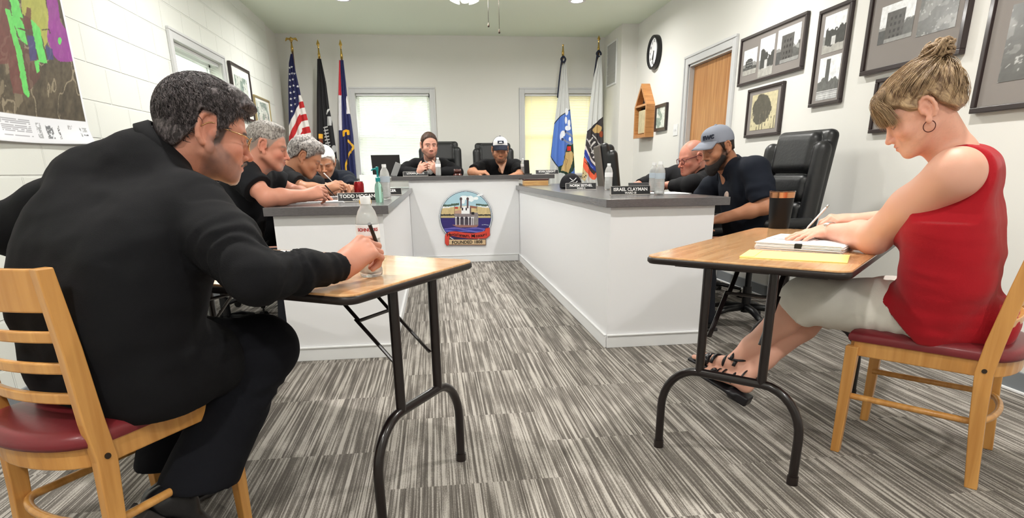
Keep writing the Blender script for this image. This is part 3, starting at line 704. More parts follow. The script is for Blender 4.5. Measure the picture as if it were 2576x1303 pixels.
# ------------------------------------------------------------------ people: anatomy helpers
def frame(fwd, up=(0, 0, 1)):
    f = nrm(fwd); r = nrm(np.cross(f, up)); u = np.cross(r, f); return np.array([r, f, u])     # rows: right, forward, up
class Head:
    def __init__(s, c, fwd, up, k=1.0, **o):
        s.c = A3(*c); s.R = frame(fwd, up) if not o.get('Rm') else o['Rm']; s.k = k; s.o = o
    def w(s, x, y, z): return s.c + s.R.T @ (A3(x, y, z) * s.k)
    def loc(s, P): return ((P - s.c) @ s.R.T) / s.k
    def e(s, c, r, rot=None, k=.012, op='u'):
        Rm = s.R if rot is None else np.array(Matrix.Rotation(rot[1], 3, rot[0])).T @ s.R
        return ell(s.w(*c), np.array(r) * s.k, Rm, k * s.k, op)
    def c_(s, a, b, ra, rb=None, k=.008, op='u'): return rc(s.w(*a), s.w(*b), ra * s.k, (rb or ra) * s.k, k * s.k, op)
    def prims(s, neck):
        o = s.o; j = o.get('jaw', 1.0); q = []
        q += [s.e((0, -.014, .036), (.0745, .094, .086)), s.e((0, .028, .0), (.064, .062, .082), k=.03), s.e((0, .036, -.055), (.053 * j, .050, .044), k=.03)]
        q += [s.e((0, .073, -.094), (.022 * j, .018, .017), k=.025)]
        for t in (-1, 1):
            q += [s.c_((t * .058 * j, .0, -.05), (t * .024 * j, .068, -.092), .016, .014, k=.03), s.e((t * .040, .060, -.028), (.024, .022, .021), k=.02)]
            q += [s.c_((t * .046, .066, .022), (t * .014, .084, .018), .009, .010, k=.012)]
            q += [s.e((t * .031, .091, .0), (.017, .012, .010), k=.012, op='s')]
            q += [s.e((t * .031, .0715, -.001), (.0135, .0135, .0125), k=.003)]
            q += [s.c_((t * .043, .074, .0065), (t * .020, .0835, .0075), .0035, .004, k=.006)]
            q += [s.c_((t * .042, .074, -.0085), (t * .021, .081, -.009), .003, .003, k=.006)]
        nz = o.get('nose', 1.0)
        q += [s.c_((0, .085, .010), (0, .083 + .026 * nz, -.031), .0075, .0098, k=.012), s.e((0, .082 + .029 * nz, -.034), (.011, .0105, .0095), k=.006)]
        for t in (-1, 1): q += [s.e((t * .0125, .096, -.038), (.0075, .0105, .0075), k=.005), s.e((t * .0065, .104, -.0455), (.0035, .006, .004), k=.003, op='s')]
        q += [s.e((0, .078, -.062), (.028, .018, .022), k=.016), s.c_((-.019, .089, -.0585), (.0, .0965, -.0575), .0042, .0050, k=.004), s.c_((.019, .089, -.0585), (.0, .0965, -.0575), .0042, .0050, k=.004)]
        q += [s.c_((-.016, .089, -.068), (0, .0945, -.0695), .0045, .0058, k=.004), s.c_((.016, .089, -.068), (0, .0945, -.0695), .0045, .0058, k=.004)]
        q += [s.c_((-.024, .092, -.0632), (.0, .1015, -.0628), .0014, .0014, k=.003, op='s'), s.c_((.024, .092, -.0632), (.0, .1015, -.0628), .0014, .0014, k=.003, op='s')]
        es = o.get('ear', 1.15)
        for t in (-1, 1):     # ears: rim, bowl, lobe
            for a in range(8):
                a0 = math.radians(-70 + a * 33); a1 = math.radians(-70 + (a + 1) * 33)
                f_ = lambda a_: (t * (.0815 + .004 * math.cos(a_)), -.010 - .0165 * math.cos(a_) * -1 - .006, .004 + .029 * math.sin(a_))
                f2 = lambda a_: (t * (.082 + .003 * math.cos(a_) * es), -.012 + .0165 * es * -math.cos(a_), .003 + .028 * es * math.sin(a_))
                q.append(s.c_(f2(a0), f2(a1), .0045 * es, k=.004))
            q += [s.e((t * .077, -.010, .0), (.006, .014 * es, .026 * es), k=.006), s.e((t * .084, -.006, -.002), (.006, .0075 * es, .012 * es), k=.004, op='s'), s.e((t * .080, -.001, -.028 * es), (.0055, .0085 * es, .010 * es), k=.005)]
            q += [s.c_((t * .079, .002, -.006), (t * .080, .004, .0), .004, k=.004)]
        if neck is not None:
            n0, n1 = s.w(0, -.028, -.03), A3(*neck); rn = o.get('neck', .056)
            q += [rc(n0, n1, rn, rn * 1.08, .025), rc(s.w(0, .02, -.075), n1 + s.R[1] * .03, .035 * s.k, rn * .8, .03)]
        return q
    def paint(s, V, skin, hair, o):
        """albedo per point: skin tone with lips, brows, lids, irises, painted socket and crease shade, cropped hair and beard"""
        L = s.loc(V); x, y, z = L[:, 0], L[:, 1], L[:, 2]; n = len(V); col = np.tile(np.array(skin[:3]), (n, 1))
        def mix(m, c): nonlocal col; m = np.clip(m, 0, 1)[:, None]; col = col * (1 - m) + np.array(c[:3]) * m
        g = lambda v, a, b: np.clip((v - a) / (b - a), 0, 1)
        nz = fbm(L, 60, 3, 3)
        pk = np.array(skin[:3]) * np.array([1.02, .74, .70])
        inh = (np.abs(x) < .1) & (z > -.13)
        def blob(c, r): return np.exp(-(((L - np.array(c)) / np.array(r)) ** 2).sum(1))
        rd = o.get('ruddy', .5)
        mix(rd * (blob((.045, .07, -.03), (.03, .03, .02)) + blob((-.045, .07, -.03), (.03, .03, .02)) + 1.1 * blob((0, .11, -.036), (.016, .02, .014)) + .8 * (blob((.085, -.005, .0), (.012, .02, .035)) + blob((-.085, -.005, 0), (.012, .02, .035)))), pk)
        mix(.22 * g(nz, .1, .6) * inh, pk)
        n5 = fbm(L, 260, 2, 13); mix(.22 * g(n5, .05, .6) * inh, np.array(skin[:3]) * .72)
        for t in (-1, 1): mix(.45 * blob((t * .031, .078, .006), (.017, .014, .007)) + .4 * blob((t * .030, .08, -.014), (.015, .014, .005)), np.array(skin[:3]) * np.array([.74, .60, .58]))  # brow shadow, lid crease and under-eye shade painted into the skin colour
        for t in (-1, 1): mix(.55 * blob((t * .034, .085, -.05), (.004, .02, .014)), np.array(skin[:3]) * .72)  # shade of the fold beside the mouth, painted into the skin colour
        mix(.75 * blob((0, .097, -.058), (.019, .012, .0055)) + .75 * blob((0, .096, -.069), (.017, .012, .006)), np.array(skin[:3]) * np.array([.9, .52, .5]))
        mix(.8 * blob((0, .099, -.0632), (.02, .014, .0016)), np.array(skin[:3]) * .3)
        hb = np.array(hair[:3]); be = np.clip(hb * o.get('browk', .8), 0, 1)
        for t in (-1, 1):
            mix(o.get('brow', .8) * 1.1 * np.exp(-((z - .0215 + 8 * (np.abs(x) - .03) ** 2) / .0045) ** 2) * g(t * x, .006, .012) * g(-t * x, -.056, -.046) * (y > .045), be)
            if o.get('eyes', 'down') == 'open':
                d = np.sqrt(((x - t * .031) / 1.25) ** 2 + (z + .0005) ** 2); fr = (y > .076)
                mix(.75 * g(-d, -.0072, -.006) * fr, (.42, .40, .38)); mix(g(-np.hypot(x - t * .031 - o.get('gaze', 0), z), -.0052, -.0044) * fr, (.06, .04, .03)); mix(.7 * np.exp(-((z - .0062) / .0015) ** 2) * (np.abs(x - t * .031) < .012) * fr, (.05, .035, .03))
            else:
                mix(.92 * np.exp(-((z + .0055 - 3 * (x - t * .031) ** 2 * 8) / .0021) ** 2) * g(-np.abs(x - t * .031), -.018, -.013) * (y > .060), (.07, .05, .045))
                mix(.3 * blob((t * .031, .085, .003), (.014, .01, .006)), pk * .8)
        # cropped hair on the scalp
        if o.get('crop'):
            m = g(z - hair_T(y, o.get('hairline', .064), o.get('nape', -.06), o.get('side', -.006)) + .005 * nz, -.005, .007) * o['crop'] * (~((np.abs(x) > .0765) & (y < .008) & (y > -.031) & (z < .036))) * (y < .11)
            mix(m, hb)
        if o.get('beard'):
            bc = np.array(o['beard'][:3]); st = o.get('beardk', .9)
            low = g(-.045 - .6 * (y - .055).clip(-.08, .04) - z, -.006, .006) * (y > -.012)
            side = g(.034 - y, 0, .014) * g(-(z - .004), -.004, .01) * g(y, -.002, .012) * (np.abs(x) > .045)
            mo = np.exp(-((z + .049) / .0055) ** 2) * g(-np.abs(x), -.028, -.02) * (y > .085)
            lipm = 1 - np.clip(1.4 * (blob((0, .097, -.058), (.019, .02, .0055)) + blob((0, .096, -.069), (.018, .02, .006))), 0, 1)
            up = g(-(z + .118), -.04, .0) * 0
            m = np.clip(low * lipm + (side if o.get('sideburn', 1) else 0) + mo, 0, 1) * g(y, -.018, .004) * (z > -.135) * (.82 + .3 * nz).clip(0, 1)
            if o.get('goatee'): m = m * g(-np.abs(x), -.045, -.025)
            mix(m * st, bc)
        return np.hstack([col, np.ones((n, 1))])
def cranial_shell(H, thick, cut, bumps=(), vox=.004, nz=(0, 60), taper=0):
    """hair volume: the skull inflated, trimmed by a hairline function and roughened"""
    t = thick; q = [H.e((0, -.014, .036), (.0745 + t, .094 + t, .086 + t)), H.e((0, .028, .004), (.064 + t * .9, .062 + t * .6, .082 + t * .3), k=.03), H.e((0, -.045, -.03), (.058 + t * .8, .05 + t, .05), k=.03)]
    q += list(bumps)
    def post(D, P):
        L = H.loc(P); n = fbm(L, nz[1], 4, 9) if nz[0] else 0
        D = D - nz[0] * n * H.k
        c = cut(L[..., 0], L[..., 1], L[..., 2])
        if taper: D = D + t * H.k * np.clip(1 + c / taper, 0, 1) ** 1.5 * 1.1
        c = c + .004 * vnoise(L, 120, 5)
        h = np.maximum(.004 - np.abs(D - c), 0) / .004
        D = np.maximum(D, c * H.k) + h * h * .001
        return D
    V, F = sdf_mesh(q, vox, post)
    return V, F
def hair_T(y, hl=.064, nape=-.06, side=-.006):
    return np.interp(y, [-.12, -.075, -.042, -.033, .004, .009, .022, .040, .058, .075], [nape, nape + .004, -.012, .036, .036, side, side + .008, .03, hl - .016, hl])
def std_cut(hl=.064, nape=-.06, side=-.006): return lambda x, y, z: hair_T(y, hl, nape, side) - z + .25 * np.abs(x) * (y > .05)
def hand(wr, d, n, side, curl=(.5, .6, .7, .8), thumb=.5, k=1.0, spread=.08, pinch=0, kk=.006):
    """wr wrist; d toward fingers; n back-of-hand normal; side = thumb direction. every finger is its own chain"""
    d = nrm(d); n = nrm(np.array(n) - np.dot(n, d) * d); s = nrm(np.array(side) - np.dot(side, d) * d - np.dot(side, n) * n); wr = A3(*wr); q = []
    W = lambda a, b, c: wr + (d * a + s * b + n * c) * k
    q += [rc(W(-.01, 0, 0), W(.03, .004, 0), .026 * k, .028 * k, .02)]
    for i, b in enumerate((.029, .010, -.009, -.027)):
        q.append(rc(W(.02, b * .6, .0), W(.082 - .005 * abs(i - 1), b, .004), .019 * k, .0125 * k, .014))
    ln = [(.041, .026, .021), (.046, .030, .022), (.043, .028, .022), (.034, .022, .019)]
    for i, b in enumerate((.029, .010, -.009, -.027)):
        p = W(.084 - .005 * abs(i - 1), b, .004); a = curl[i] * .9; sp = (1.2 - i) * spread
        r = (.0098, .0098, .0092, .0082)[i] * k
        for jn, l in enumerate(ln[i]):
            dd = d * math.cos(a) - n * math.sin(a) + s * sp * (1 if jn == 0 else .5); p2 = p + nrm(dd) * l * k
            q.append(rc(p, p2, r, r * .9, kk if jn else .008)); p = p2; r *= .9; a += curl[i] * (1.0 if jn == 0 else .7)
    p = W(.018, .026, -.006); a = thumb
    for l, r in ((.038, .0135), (.032, .0115), (.026, .0098)):
        dd = d * math.cos(a) * .85 + s * math.cos(a) * (.75 - pinch) - n * math.sin(a) * .8; p2 = p + nrm(dd) * l * k
        q.append(rc(p, p2, r * k, r * .92 * k, .007)); p = p2; a += thumb * .55
    return q
def limb(pts, rad, k=.02): return [rc(pts[i], pts[i + 1], rad[i], rad[i + 1], k) for i in range(len(pts) - 1)]
def mid(a, b, t=.5): return A3(*a) * (1 - t) + A3(*b) * t

M_skin = mat('skin', attr='Col', rough=.5, sss=.12, bump=.06, bscale=350, spec=.4)
def cloth(name, col, rough=.85, b=.2, sheen=0):
    m = mat(name, col, rough=rough, bump=b, bscale=500, spec=.25, mott=.06, mscale=14)
    if sheen: m.node_tree.nodes['Principled BSDF'].inputs['Sheen Weight'].default_value = sheen
    return m
def hair_mat(name, c1, c2, scale=(90, 90, 18), rough=.5, contrast=(.38, .62), nscale=3.0):
    m = mat(name, c1, rough=rough, spec=.4); nt = m.node_tree; N = nt.nodes; L = nt.links
    a = N.new('ShaderNodeAttribute'); a.attribute_name = 'strand'
    mp = N.new('ShaderNodeMapping'); mp.inputs['Scale'].default_value = scale; L.new(a.outputs['Vector'], mp.inputs['Vector'])
    n = N.new('ShaderNodeTexNoise'); n.inputs['Scale'].default_value = nscale; n.inputs['Detail'].default_value = 7; n.inputs['Roughness'].default_value = .65; n.inputs['Distortion'].default_value = .6
    L.new(mp.outputs[0], n.inputs['Vector'])
    cr = N.new('ShaderNodeValToRGB'); e = cr.color_ramp.elements; e[0].position = contrast[0]; e[0].color = c1; e[1].position = contrast[1]; e[1].color = c2
    L.new(n.outputs['Fac'], cr.inputs['Fac']); L.new(cr.outputs['Color'], N['Principled BSDF'].inputs['Base Color'])
    bp = N.new('ShaderNodeBump'); bp.inputs['Strength'].default_value = .9; bp.inputs['Distance'].default_value = .004
    L.new(n.outputs['Fac'], bp.inputs['Height']); L.new(bp.outputs['Normal'], N['Principled BSDF'].inputs['Normal'])
    return m
def hair_part(name, geo, m, th, H, label=None, flow=None):
    """strand coordinates: x,y wrap round the head, z runs along the combing direction"""
    L = H.loc(geo[0]); v = L if flow is None else flow(L)
    return part(name, geo, m, th, label=label, smooth=True, attrs={'strand': v})
def folds(D, P, amp, s=9, seed=0, st=(1, 1, 1)): return D + amp * fbm(P * np.array(st), s, 3, seed)
def wrinkle(P, a, b, amp, n, r):
    """rings of creases round a sleeve between a and b"""
    a = A3(*a); b = A3(*b); ba = b - a; t = ((P - a) @ ba) / (ba @ ba); d = np.linalg.norm((P - a) - np.clip(t, 0, 1)[..., None] * ba, axis=-1)
    wob = .25 * vnoise(P, 12, 4)
    return amp * np.sin((t + wob) * n * 2 * math.pi) * np.clip(1 - np.abs(t - .5) * 2, 0, 1) ** .6 * (d < r)
def plane(P, c, n): return (P - A3(*c)) @ nrm(n)

def trousers_prims(J, r=(.098, .082, .062, .056), k=.03, pel=.125):
    q = [rc(J['hL'], J['hR'], pel, pel, .03)]
    for s in 'LR':
        q += limb([J['h' + s], mid(J['h' + s], J['k' + s]), J['k' + s], mid(J['k' + s], J['a' + s], .45), J['a' + s]], [r[0], (r[0] + r[1]) / 2, r[1], r[2], r[3]], k)
    return q
def shoe(ankle, d, k=1.0, up=(0, 0, 1), heelbox=True):
    d = nrm(d); R = frame(d, up); a = A3(*ankle)
    W = lambda x, y, z: a + R.T @ (A3(x, y, z) * k)
    q = [rc(W(0, -.03, -.03), W(0, .02, -.02), .036 * k, .036 * k, .02), rc(W(0, .02, -.035), W(0, .13, -.052), .034 * k, .030 * k, .03), ell(W(.003, .13, -.052), np.array((.044, .075, .026)) * k, R, .02), ell(W(0, -.03, -.05), np.array((.034, .045, .03)) * k, R, .02)]
    sole = [rbox(W(.002, .10, -.078), np.array((.043, .105, .006)) * k, .006, R, .004), rbox(W(0, -.035, -.082), np.array((.033, .038, .014)) * k, .005, R, .004)]
    return q, sole
SKIN = {'ruddy': rgb(198, 138, 116), 'tan': rgb(186, 132, 102), 'olive': rgb(176, 122, 92), 'fair': rgb(224, 170, 148), 'pink': rgb(216, 160, 140), 'red': rgb(200, 134, 114)}
def torso(J, g=1.0, th=0.0, fr=None):
    hC = mid(J['hL'], J['hR']); sC = mid(J['sL'], J['sR']); r_ = nrm(A3(*J['sR']) - A3(*J['sL'])); rh = nrm(A3(*J['hR']) - A3(*J['hL']))
    f_ = nrm(np.cross(A3(0, 0, 1), r_)); q = [rc(A3(*J['hL']) + rh * 0, A3(*J['hR']), .115 * g + th, None, .03)]
    for t, w_, r in ((.25, .055, .135), (.45, .06, .135), (.70, .085, .118), (.86, .10, .10)):
        c = mid(hC, sC, t); rr = nrm(rh * (1 - t) + r_ * t); q.append(rc(c - rr * w_ * g, c + rr * w_ * g, r * (g if t < .6 else (g + 1) / 2) + th, None, .05))
    q.append(rc(J['sL'], J['sR'], .062 + th, None, .05))
    nb = A3(*J['n'])
    for s in 'LR': q.append(rc(nb - A3(0, 0, .01), mid(nb, J['s' + s], .8), .048 + th, .055 + th, .04))
    return q
def cuffcut(D, P, c, d, r=.13):
    m = np.linalg.norm(P - A3(*c), axis=-1) < r
    return np.where(m, np.maximum(D, (P - A3(*c)) @ nrm(d)), D)
def collar(n, ax, fwd, r, m, th, h=.032, gap=.35, drop=.03, name='collar', flare=.016, label=None):
    ax = nrm(ax); f_ = nrm(A3(*fwd) - ax * np.dot(fwd, ax)); s_ = np.cross(ax, f_); n = A3(*n); V = []; F = []; K = 28
    for i in range(K + 1):
        a = gap + (2 * math.pi - 2 * gap) * i / K; e = abs(i / K * 2 - 1) ** 4; o = f_ * math.cos(a) + s_ * math.sin(a)
        for rr, hh in ((r, -.01), (r, h), (r + .004, h + .004), (r + .009, h), (r + flare + .012 * e, h - drop - .025 * e)): V.append(n + o * rr + ax * (hh - .012 * e - .02 * (1 - abs(math.sin(a / 2))) ))
    for i in range(K):
        for k in range(4): F.append((i * 5 + k, i * 5 + k + 1, i * 5 + 5 + k + 1, i * 5 + 5 + k))
    o = part(name, (np.array(V), F), m, th, smooth=True, label=label); md = o.modifiers.new('s', 'SOLIDIFY'); md.thickness = .003; md.offset = 1
    return o
def glasses(H, m, th, rim=.0013, w=.021, h=.016, y=.102, square=False, lens=True):
    g = []
    for t in (-1, 1):
        p = []
        for i in range(24):
            a = 2 * math.pi * i / 24; ex = .7 if square else 1
            cx, sx = math.copysign(abs(math.cos(a)) ** ex, math.cos(a)), math.copysign(abs(math.sin(a)) ** ex, math.sin(a))
            p.append(H.w(t * (.032 + w * cx), y - .012 * abs(cx + t * 0) * (1 if t * cx > 0 else .0), -.002 + h * sx))
        g.append(tube(p, rim, 6, closed=True))
        g.append(tube(smoothpath([H.w(t * .053, y - .012, .008), H.w(t * .070, y - .03, .012), H.w(t * .079, .03, .014), H.w(t * .083, -.005, .020), H.w(t * .081, -.03, .002)], 5), rim, 6))
    g.append(tube(smoothpath([H.w(-.012, y, .004), H.w(0, y + .004, .009), H.w(.012, y, .004)], 5), rim, 6))
    gl = part('glasses', join(*g), m, th, smooth=True)
    return gl
def person(label, loc): return thing('person', label, 'person', loc)

# ================================================================== the man in the black suit (nearest, left)
M_suit = cloth('black_suit_wool', rgb(17, 17, 20), .9, .25, 0)
M_suit2 = cloth('black_trousers', rgb(15, 16, 22), .9, .2, 0)
M_shirtw = cloth('white_shirt', rgb(236, 236, 238), .7)
M_shoe = mat('black_shoe_leather', rgb(24, 24, 27), rough=.32, bump=.2, bscale=60, spec=.6)
M_sole = mat('shoe_sole', rgb(50, 46, 46), rough=.7)
M_gold = mat('thin_gold_metal', rgb(196, 160, 120), rough=.25, metal=1)
M_penblack = mat('black_pen', rgb(18, 17, 18), rough=.3)
P1 = person('man in a black suit with greying hair and glasses writing at the left table', (-.88, 1.64, 0))
H1 = Head((-.600, 1.80, 1.150), (.84, .46, -.27), (0, 0, 1), 1.03, neck=.066, jaw=1.08, ear=1.42)
J1 = dict(hL=A3(-.97, 1.70, .56), hR=A3(-.80, 1.60, .56), sL=A3(-.935, 1.82, 1.015), sR=A3(-.60, 1.63, .955), n=A3(-.705, 1.775, 1.085),
          eL=at(12, 578, Y=1.86), wL=A3(-1.02, 1.98, .70), eR=A3(-.425, 1.45, .81), wR=A3(-.262, 1.695, .796),
          kL=A3(-.84, 1.97, .50), kR=A3(-.545, 1.84, .535), aL=A3(-.90, 1.84, .16), aR=A3(-.715, 1.62, .21))
skinp = H1.prims(J1['n'])
Vh, Fh = sdf_mesh(skinp, .0033)
d1 = at(962, 596, Y=1.76) - J1['wR']
hd = hand(J1['wR'] + nrm(d1) * .005, d1, (-.35, -.75, .35), (-.2, .15, 1), curl=(.85, 1.05, 1.15, 1.2), thumb=.5, k=1.13, spread=.03, pinch=.55)
arm = limb([J1['eR'], mid(J1['eR'], J1['wR'], .7), J1['wR'], J1['wR'] + nrm(d1) * .02], [.045, .036, .030, .029])
Va, Fa = sdf_mesh(arm + hd, .0025)
Vt, Ft = sdf_mesh([rc(J1['n'], mid(J1['hL'], J1['hR']), .06, .1, .02), rc(J1['sL'], J1['sR'], .05)], .012)
g = cat_geo([(Vh, Fh), (Va, Fa), (Vt, Ft)])
sk = SKIN['ruddy']; GREYBLK = rgb(62, 54, 54)
col = H1.paint(g[0], sk, GREYBLK, dict(crop=.92, side=-.034, nape=-.074, beard=rgb(96, 84, 82), beardk=.72, brow=1.0, browk=.7, ruddy=.6))
L = H1.loc(g[0]); chin = np.exp(-(((L - np.array([0, .090, -.100])) / np.array([.022, .022, .020])) ** 2).sum(1)) * .8
col[:, :3] = col[:, :3] * (1 - chin[:, None]) + np.array(rgb(226, 224, 226)[:3]) * chin[:, None]
part('body', g, M_skin, P1, smooth=True, attrs={'Col': col})
M_hair1 = hair_mat('greying_dark_hair', rgb(36, 29, 30), rgb(132, 122, 124), scale=(90, 90, 45), contrast=(.44, .78), nscale=1.6)
bumps = [H1.e((0, .048, .098), (.052, .034, .030), k=.03), H1.e((.035, .075, .082), (.03, .026, .022), k=.02), H1.e((-.03, .078, .082), (.03, .026, .022), k=.02), H1.e((.01, .086, .068), (.034, .016, .018), k=.02), H1.e((0, -.075, -.01), (.06, .034, .05), k=.03)]
hg = cranial_shell(H1, .017, std_cut(.066, -.072, -.006), bumps, .0032, (.009, 24), taper=.012)
hair_part('hair', hg, M_hair1, P1, H1)
def curls(H, n, r0, thick, cut, m, th, seed=1, ln=.024, rad=.0008, top=1.0, name='hair_locks', fwdb=.5):
    """loose locks lying over the hair volume"""
    R_ = np.random.RandomState(seed); gs = []
    while len(gs) < n:
        v = nrm(R_.randn(3)); y = v[1]; p = np.array([0, -.014, .036]) + v * (np.array([.0745, .094, .086]) + thick)
        if cut(p[0], p[1], p[2]) > (-.026 if p[1] < .06 else -.012) or p[2] < -.055 or (abs(p[0]) > .055 and -.045 < p[1] < .012 and p[2] < .062): continue
        t = nrm(np.array([.35 * v[0] + .3 * R_.randn(), fwdb + .3 * R_.randn(), -.7 + .3 * R_.randn()])); t = nrm(t - v * (t @ v)); b = np.cross(v, t); pts = []
        l = ln * (.5 + R_.rand()); a0 = R_.rand() * 6; q = p.copy()
        for i in range(7):
            w_ = i / 6; pts.append(H.w(*(q + v * (.002 * math.sin(w_ * 3.1)) + b * .003 * math.sin(a0 + w_ * 5)))); q = q + t * l / 6; v2 = nrm((q - np.array([0, -.014, .036])) / (np.array([.0745, .094, .086]) + thick)); q = np.array([0, -.014, .036]) + v2 * (np.array([.0745, .094, .086]) + thick)
        gs.append(tube(pts, [rad * (1 - .8 * abs(i / 6 * 2 - 1) ** 2) for i in range(7)], 4))
    g = join(*gs); return hair_part(name, g, m, th, H)
curls(H1, 3400, 0, .0195, lambda x, y, z: float(hair_T(y, .066, -.072, -.014) - z), M_hair1, P1, 3)
M_goat = mat('white_goatee', rgb(196, 190, 190), rough=.9, bump=.6, bscale=500, mott=.3, mscale=120); M_must = mat('grey_moustache', rgb(104, 92, 88), rough=.9, bump=.6, bscale=500, mott=.3, mscale=120)
part('goatee', sdf_mesh([H1.e((0, .074, -.098), (.025, .019, .018), k=.01), H1.e((0, .083, -.084), (.016, .011, .012), k=.01)], .0025, lambda D, P: D + .003 * fbm(P, 160, 3, 3)), M_goat, P1, smooth=True)
part('moustache', sdf_mesh([H1.c_((t_ * .026, .088, -.062), (0, .1005, -.050), .0035, .0055) for t_ in (-1, 1)], .002, lambda D, P: D + .002 * fbm(P, 200, 3, 4)), M_must, P1, smooth=True)
# jacket
F1 = nrm(A3(.5, .866, 0)); R1 = nrm(A3(.866, -.5, 0))
jk = [rc(J1['hL'] + R1 * .02, J1['hR'] + R1 * .03, .155, .16, .04), rc(A3(-.93, 1.66, .72), A3(-.78, 1.57, .70), .16, .17, .06),
      rc(A3(-.92, 1.69, .84), A3(-.74, 1.58, .80), .15, .16, .06), rc(A3(-.89, 1.735, .93), A3(-.69, 1.63, .89), .13, .135, .06),
      rc(J1['sL'] - A3(0, 0, .012), J1['sR'] - A3(0, 0, .012), .072, .076, .06), rc(J1['n'] - A3(.035, .035, -.004), J1['n'] - A3(.06, .05, .03), .062, .075, .05), rc(A3(-.745, 1.745, 1.05), A3(-.895, 1.765, 1.03), .080, .085, .05), rc(J1['n'] - A3(.02, .03, .015), J1['sR'], .06, .06, .05), rc(J1['n'] - A3(.02, .03, .015), J1['sL'], .06, .068, .05),
      rc(J1['hR'] + F1 * .02 + R1 * .03, mid(J1['hR'], J1['kR'], .42) + R1 * .03, .145, .115, .05), rc(J1['hL'] + F1 * .0, mid(J1['hL'], J1['kL'], .25), .12, .10, .05)]
slv = limb([J1['sR'], mid(J1['sR'], J1['eR'], .5), J1['eR'], mid(J1['eR'], J1['wR'], .5), J1['wR']], [.085, .078, .062, .050, .039], .03)
slv += limb([J1['sL'], mid(J1['sL'], J1['eL'], .5), J1['eL'], mid(J1['eL'], J1['wL'], .5), J1['wL']], [.070, .066, .062, .056, .05], .03)
def post1(D, P):
    D = cuffcut(D, P, J1['wR'] - nrm(J1['wR'] - J1['eR']) * .012, J1['wR'] - J1['eR'], .09)
    D = cuffcut(D, P, J1['wL'], J1['wL'] - J1['eL'], .10)
    D = D + wrinkle(P, mid(J1['eR'], J1['sR'], .55), J1['eR'], .004, 4, .13) + wrinkle(P, J1['eR'], J1['wR'], .0045, 6, .1)
    D = D + .008 * fbm(P * np.array([1, 1, 2.2]), 6, 3, 2) + .004 * fbm(P * np.array([1, 1, .6]), 16, 2, 5)
    sd = P - J1['sR']; D = D + .005 * np.exp(-((np.linalg.norm(sd - np.array([.02, -.01, -.02]), axis=-1) - .092) / .006) ** 2)
    hem = P[..., 2] - (.455 - .30 * ((P - A3(-.88, 1.64, 0)) @ F1).clip(0, 1))
    D = np.maximum(D, -(P[..., 2] - .452))
    nk = np.linalg.norm((P - J1['n'])[..., :], axis=-1)
    return D
Vj, Fj = sdf_mesh(jk + slv, .007, post1)
part('jacket', (Vj, Fj), M_suit, P1, smooth=True)
nax = nrm(H1.w(0, -.03, -.03) - J1['n'])
collar(J1['n'] + nax * .012, nax, F1, .074, M_shirtw, P1, h=.014, name='shirt_collar', flare=.004, drop=.01)
collar(J1['n'] - nax * .002, nax, F1, .083, M_suit, P1, h=.034, name='jacket_collar', flare=.018, drop=.032, gap=.5)
part('cuff', sdf_mesh([rc(J1['wR'] - nrm(J1['wR'] - J1['eR']) * .05, J1['wR'] + nrm(J1['wR'] - J1['eR']) * .004, .034, .032, .01)], .005, lambda D, P: cuffcut(D, P, J1['wR'] + nrm(J1['wR'] - J1['eR']) * .002, J1['wR'] - J1['eR'], .1)), M_shirtw, P1, smooth=True)
for i in range(3):
    c = mid(J1['eR'], J1['wR'], .80 + .055 * i) + A3(-.004, -.004, -.036); part('cuff_button', xf(cyl((0, 0, 0), .0055, .003, 14, 'Y'), rz=-.6, loc=c + A3(.0, -.012, .012)), M_penblack, P1)
tq = trousers_prims(dict(J1, aR=J1['aR'], aL=J1['aL']), r=(.120, .098, .086, .085), pel=.14) + [rc(mid(J1['kR'], J1['aR'], .5), J1['aR'] - A3(0, 0, .02), .085, .098, .03)]
def post1t(D, P):
    D = cuffcut(D, P, J1['aR'] + A3(.0, 0, -.015), A3(-.05, -.15, -1), .17); D = cuffcut(D, P, J1['aL'] + A3(0, 0, .0), (0, -.1, -1), .15)
    return D + .009 * fbm(P * np.array([1, 1, .5]), 9, 3, 8) + wrinkle(P, J1['kR'] + A3(-.05, -.07, -.03), mid(J1['kR'], J1['aR'], .5), .004, 3, .14)
part('trousers', sdf_mesh(tq, .008, post1t), M_suit2, P1, smooth=True)
for nm, a, d, u in (('shoe', J1['aR'] + A3(-.035, -.02, -.02), A3(.28, .42, -.62), A3(.5, .6, .75)), ('shoe', J1['aL'] + A3(-.0, -.02, -.055), A3(.45, .85, -.05), (0, 0, 1))):
    up, so = shoe(a, d, 1.12, u); s_ = part(nm, sdf_mesh(up, .005), M_shoe, P1, smooth=True); part('sole', sdf_mesh(so, .004), M_sole, s_, smooth=True)
glasses(H1, M_gold, P1, .0018, .022, .017, .104)
pn = at(929, 563, Y=1.735); pt = at(950, 618, Y=1.80)
pt = pn + nrm(pt - pn) * .135
tag(part('pen', join(tube([pn, pn + (pt - pn) * .9], .0055, 12), tube([pn + (pt - pn) * .9, pt], [.005, .001], 12)), M_penblack, None, smooth=True, sharp=40), 'black pen held by the man in the black suit', 'pen')

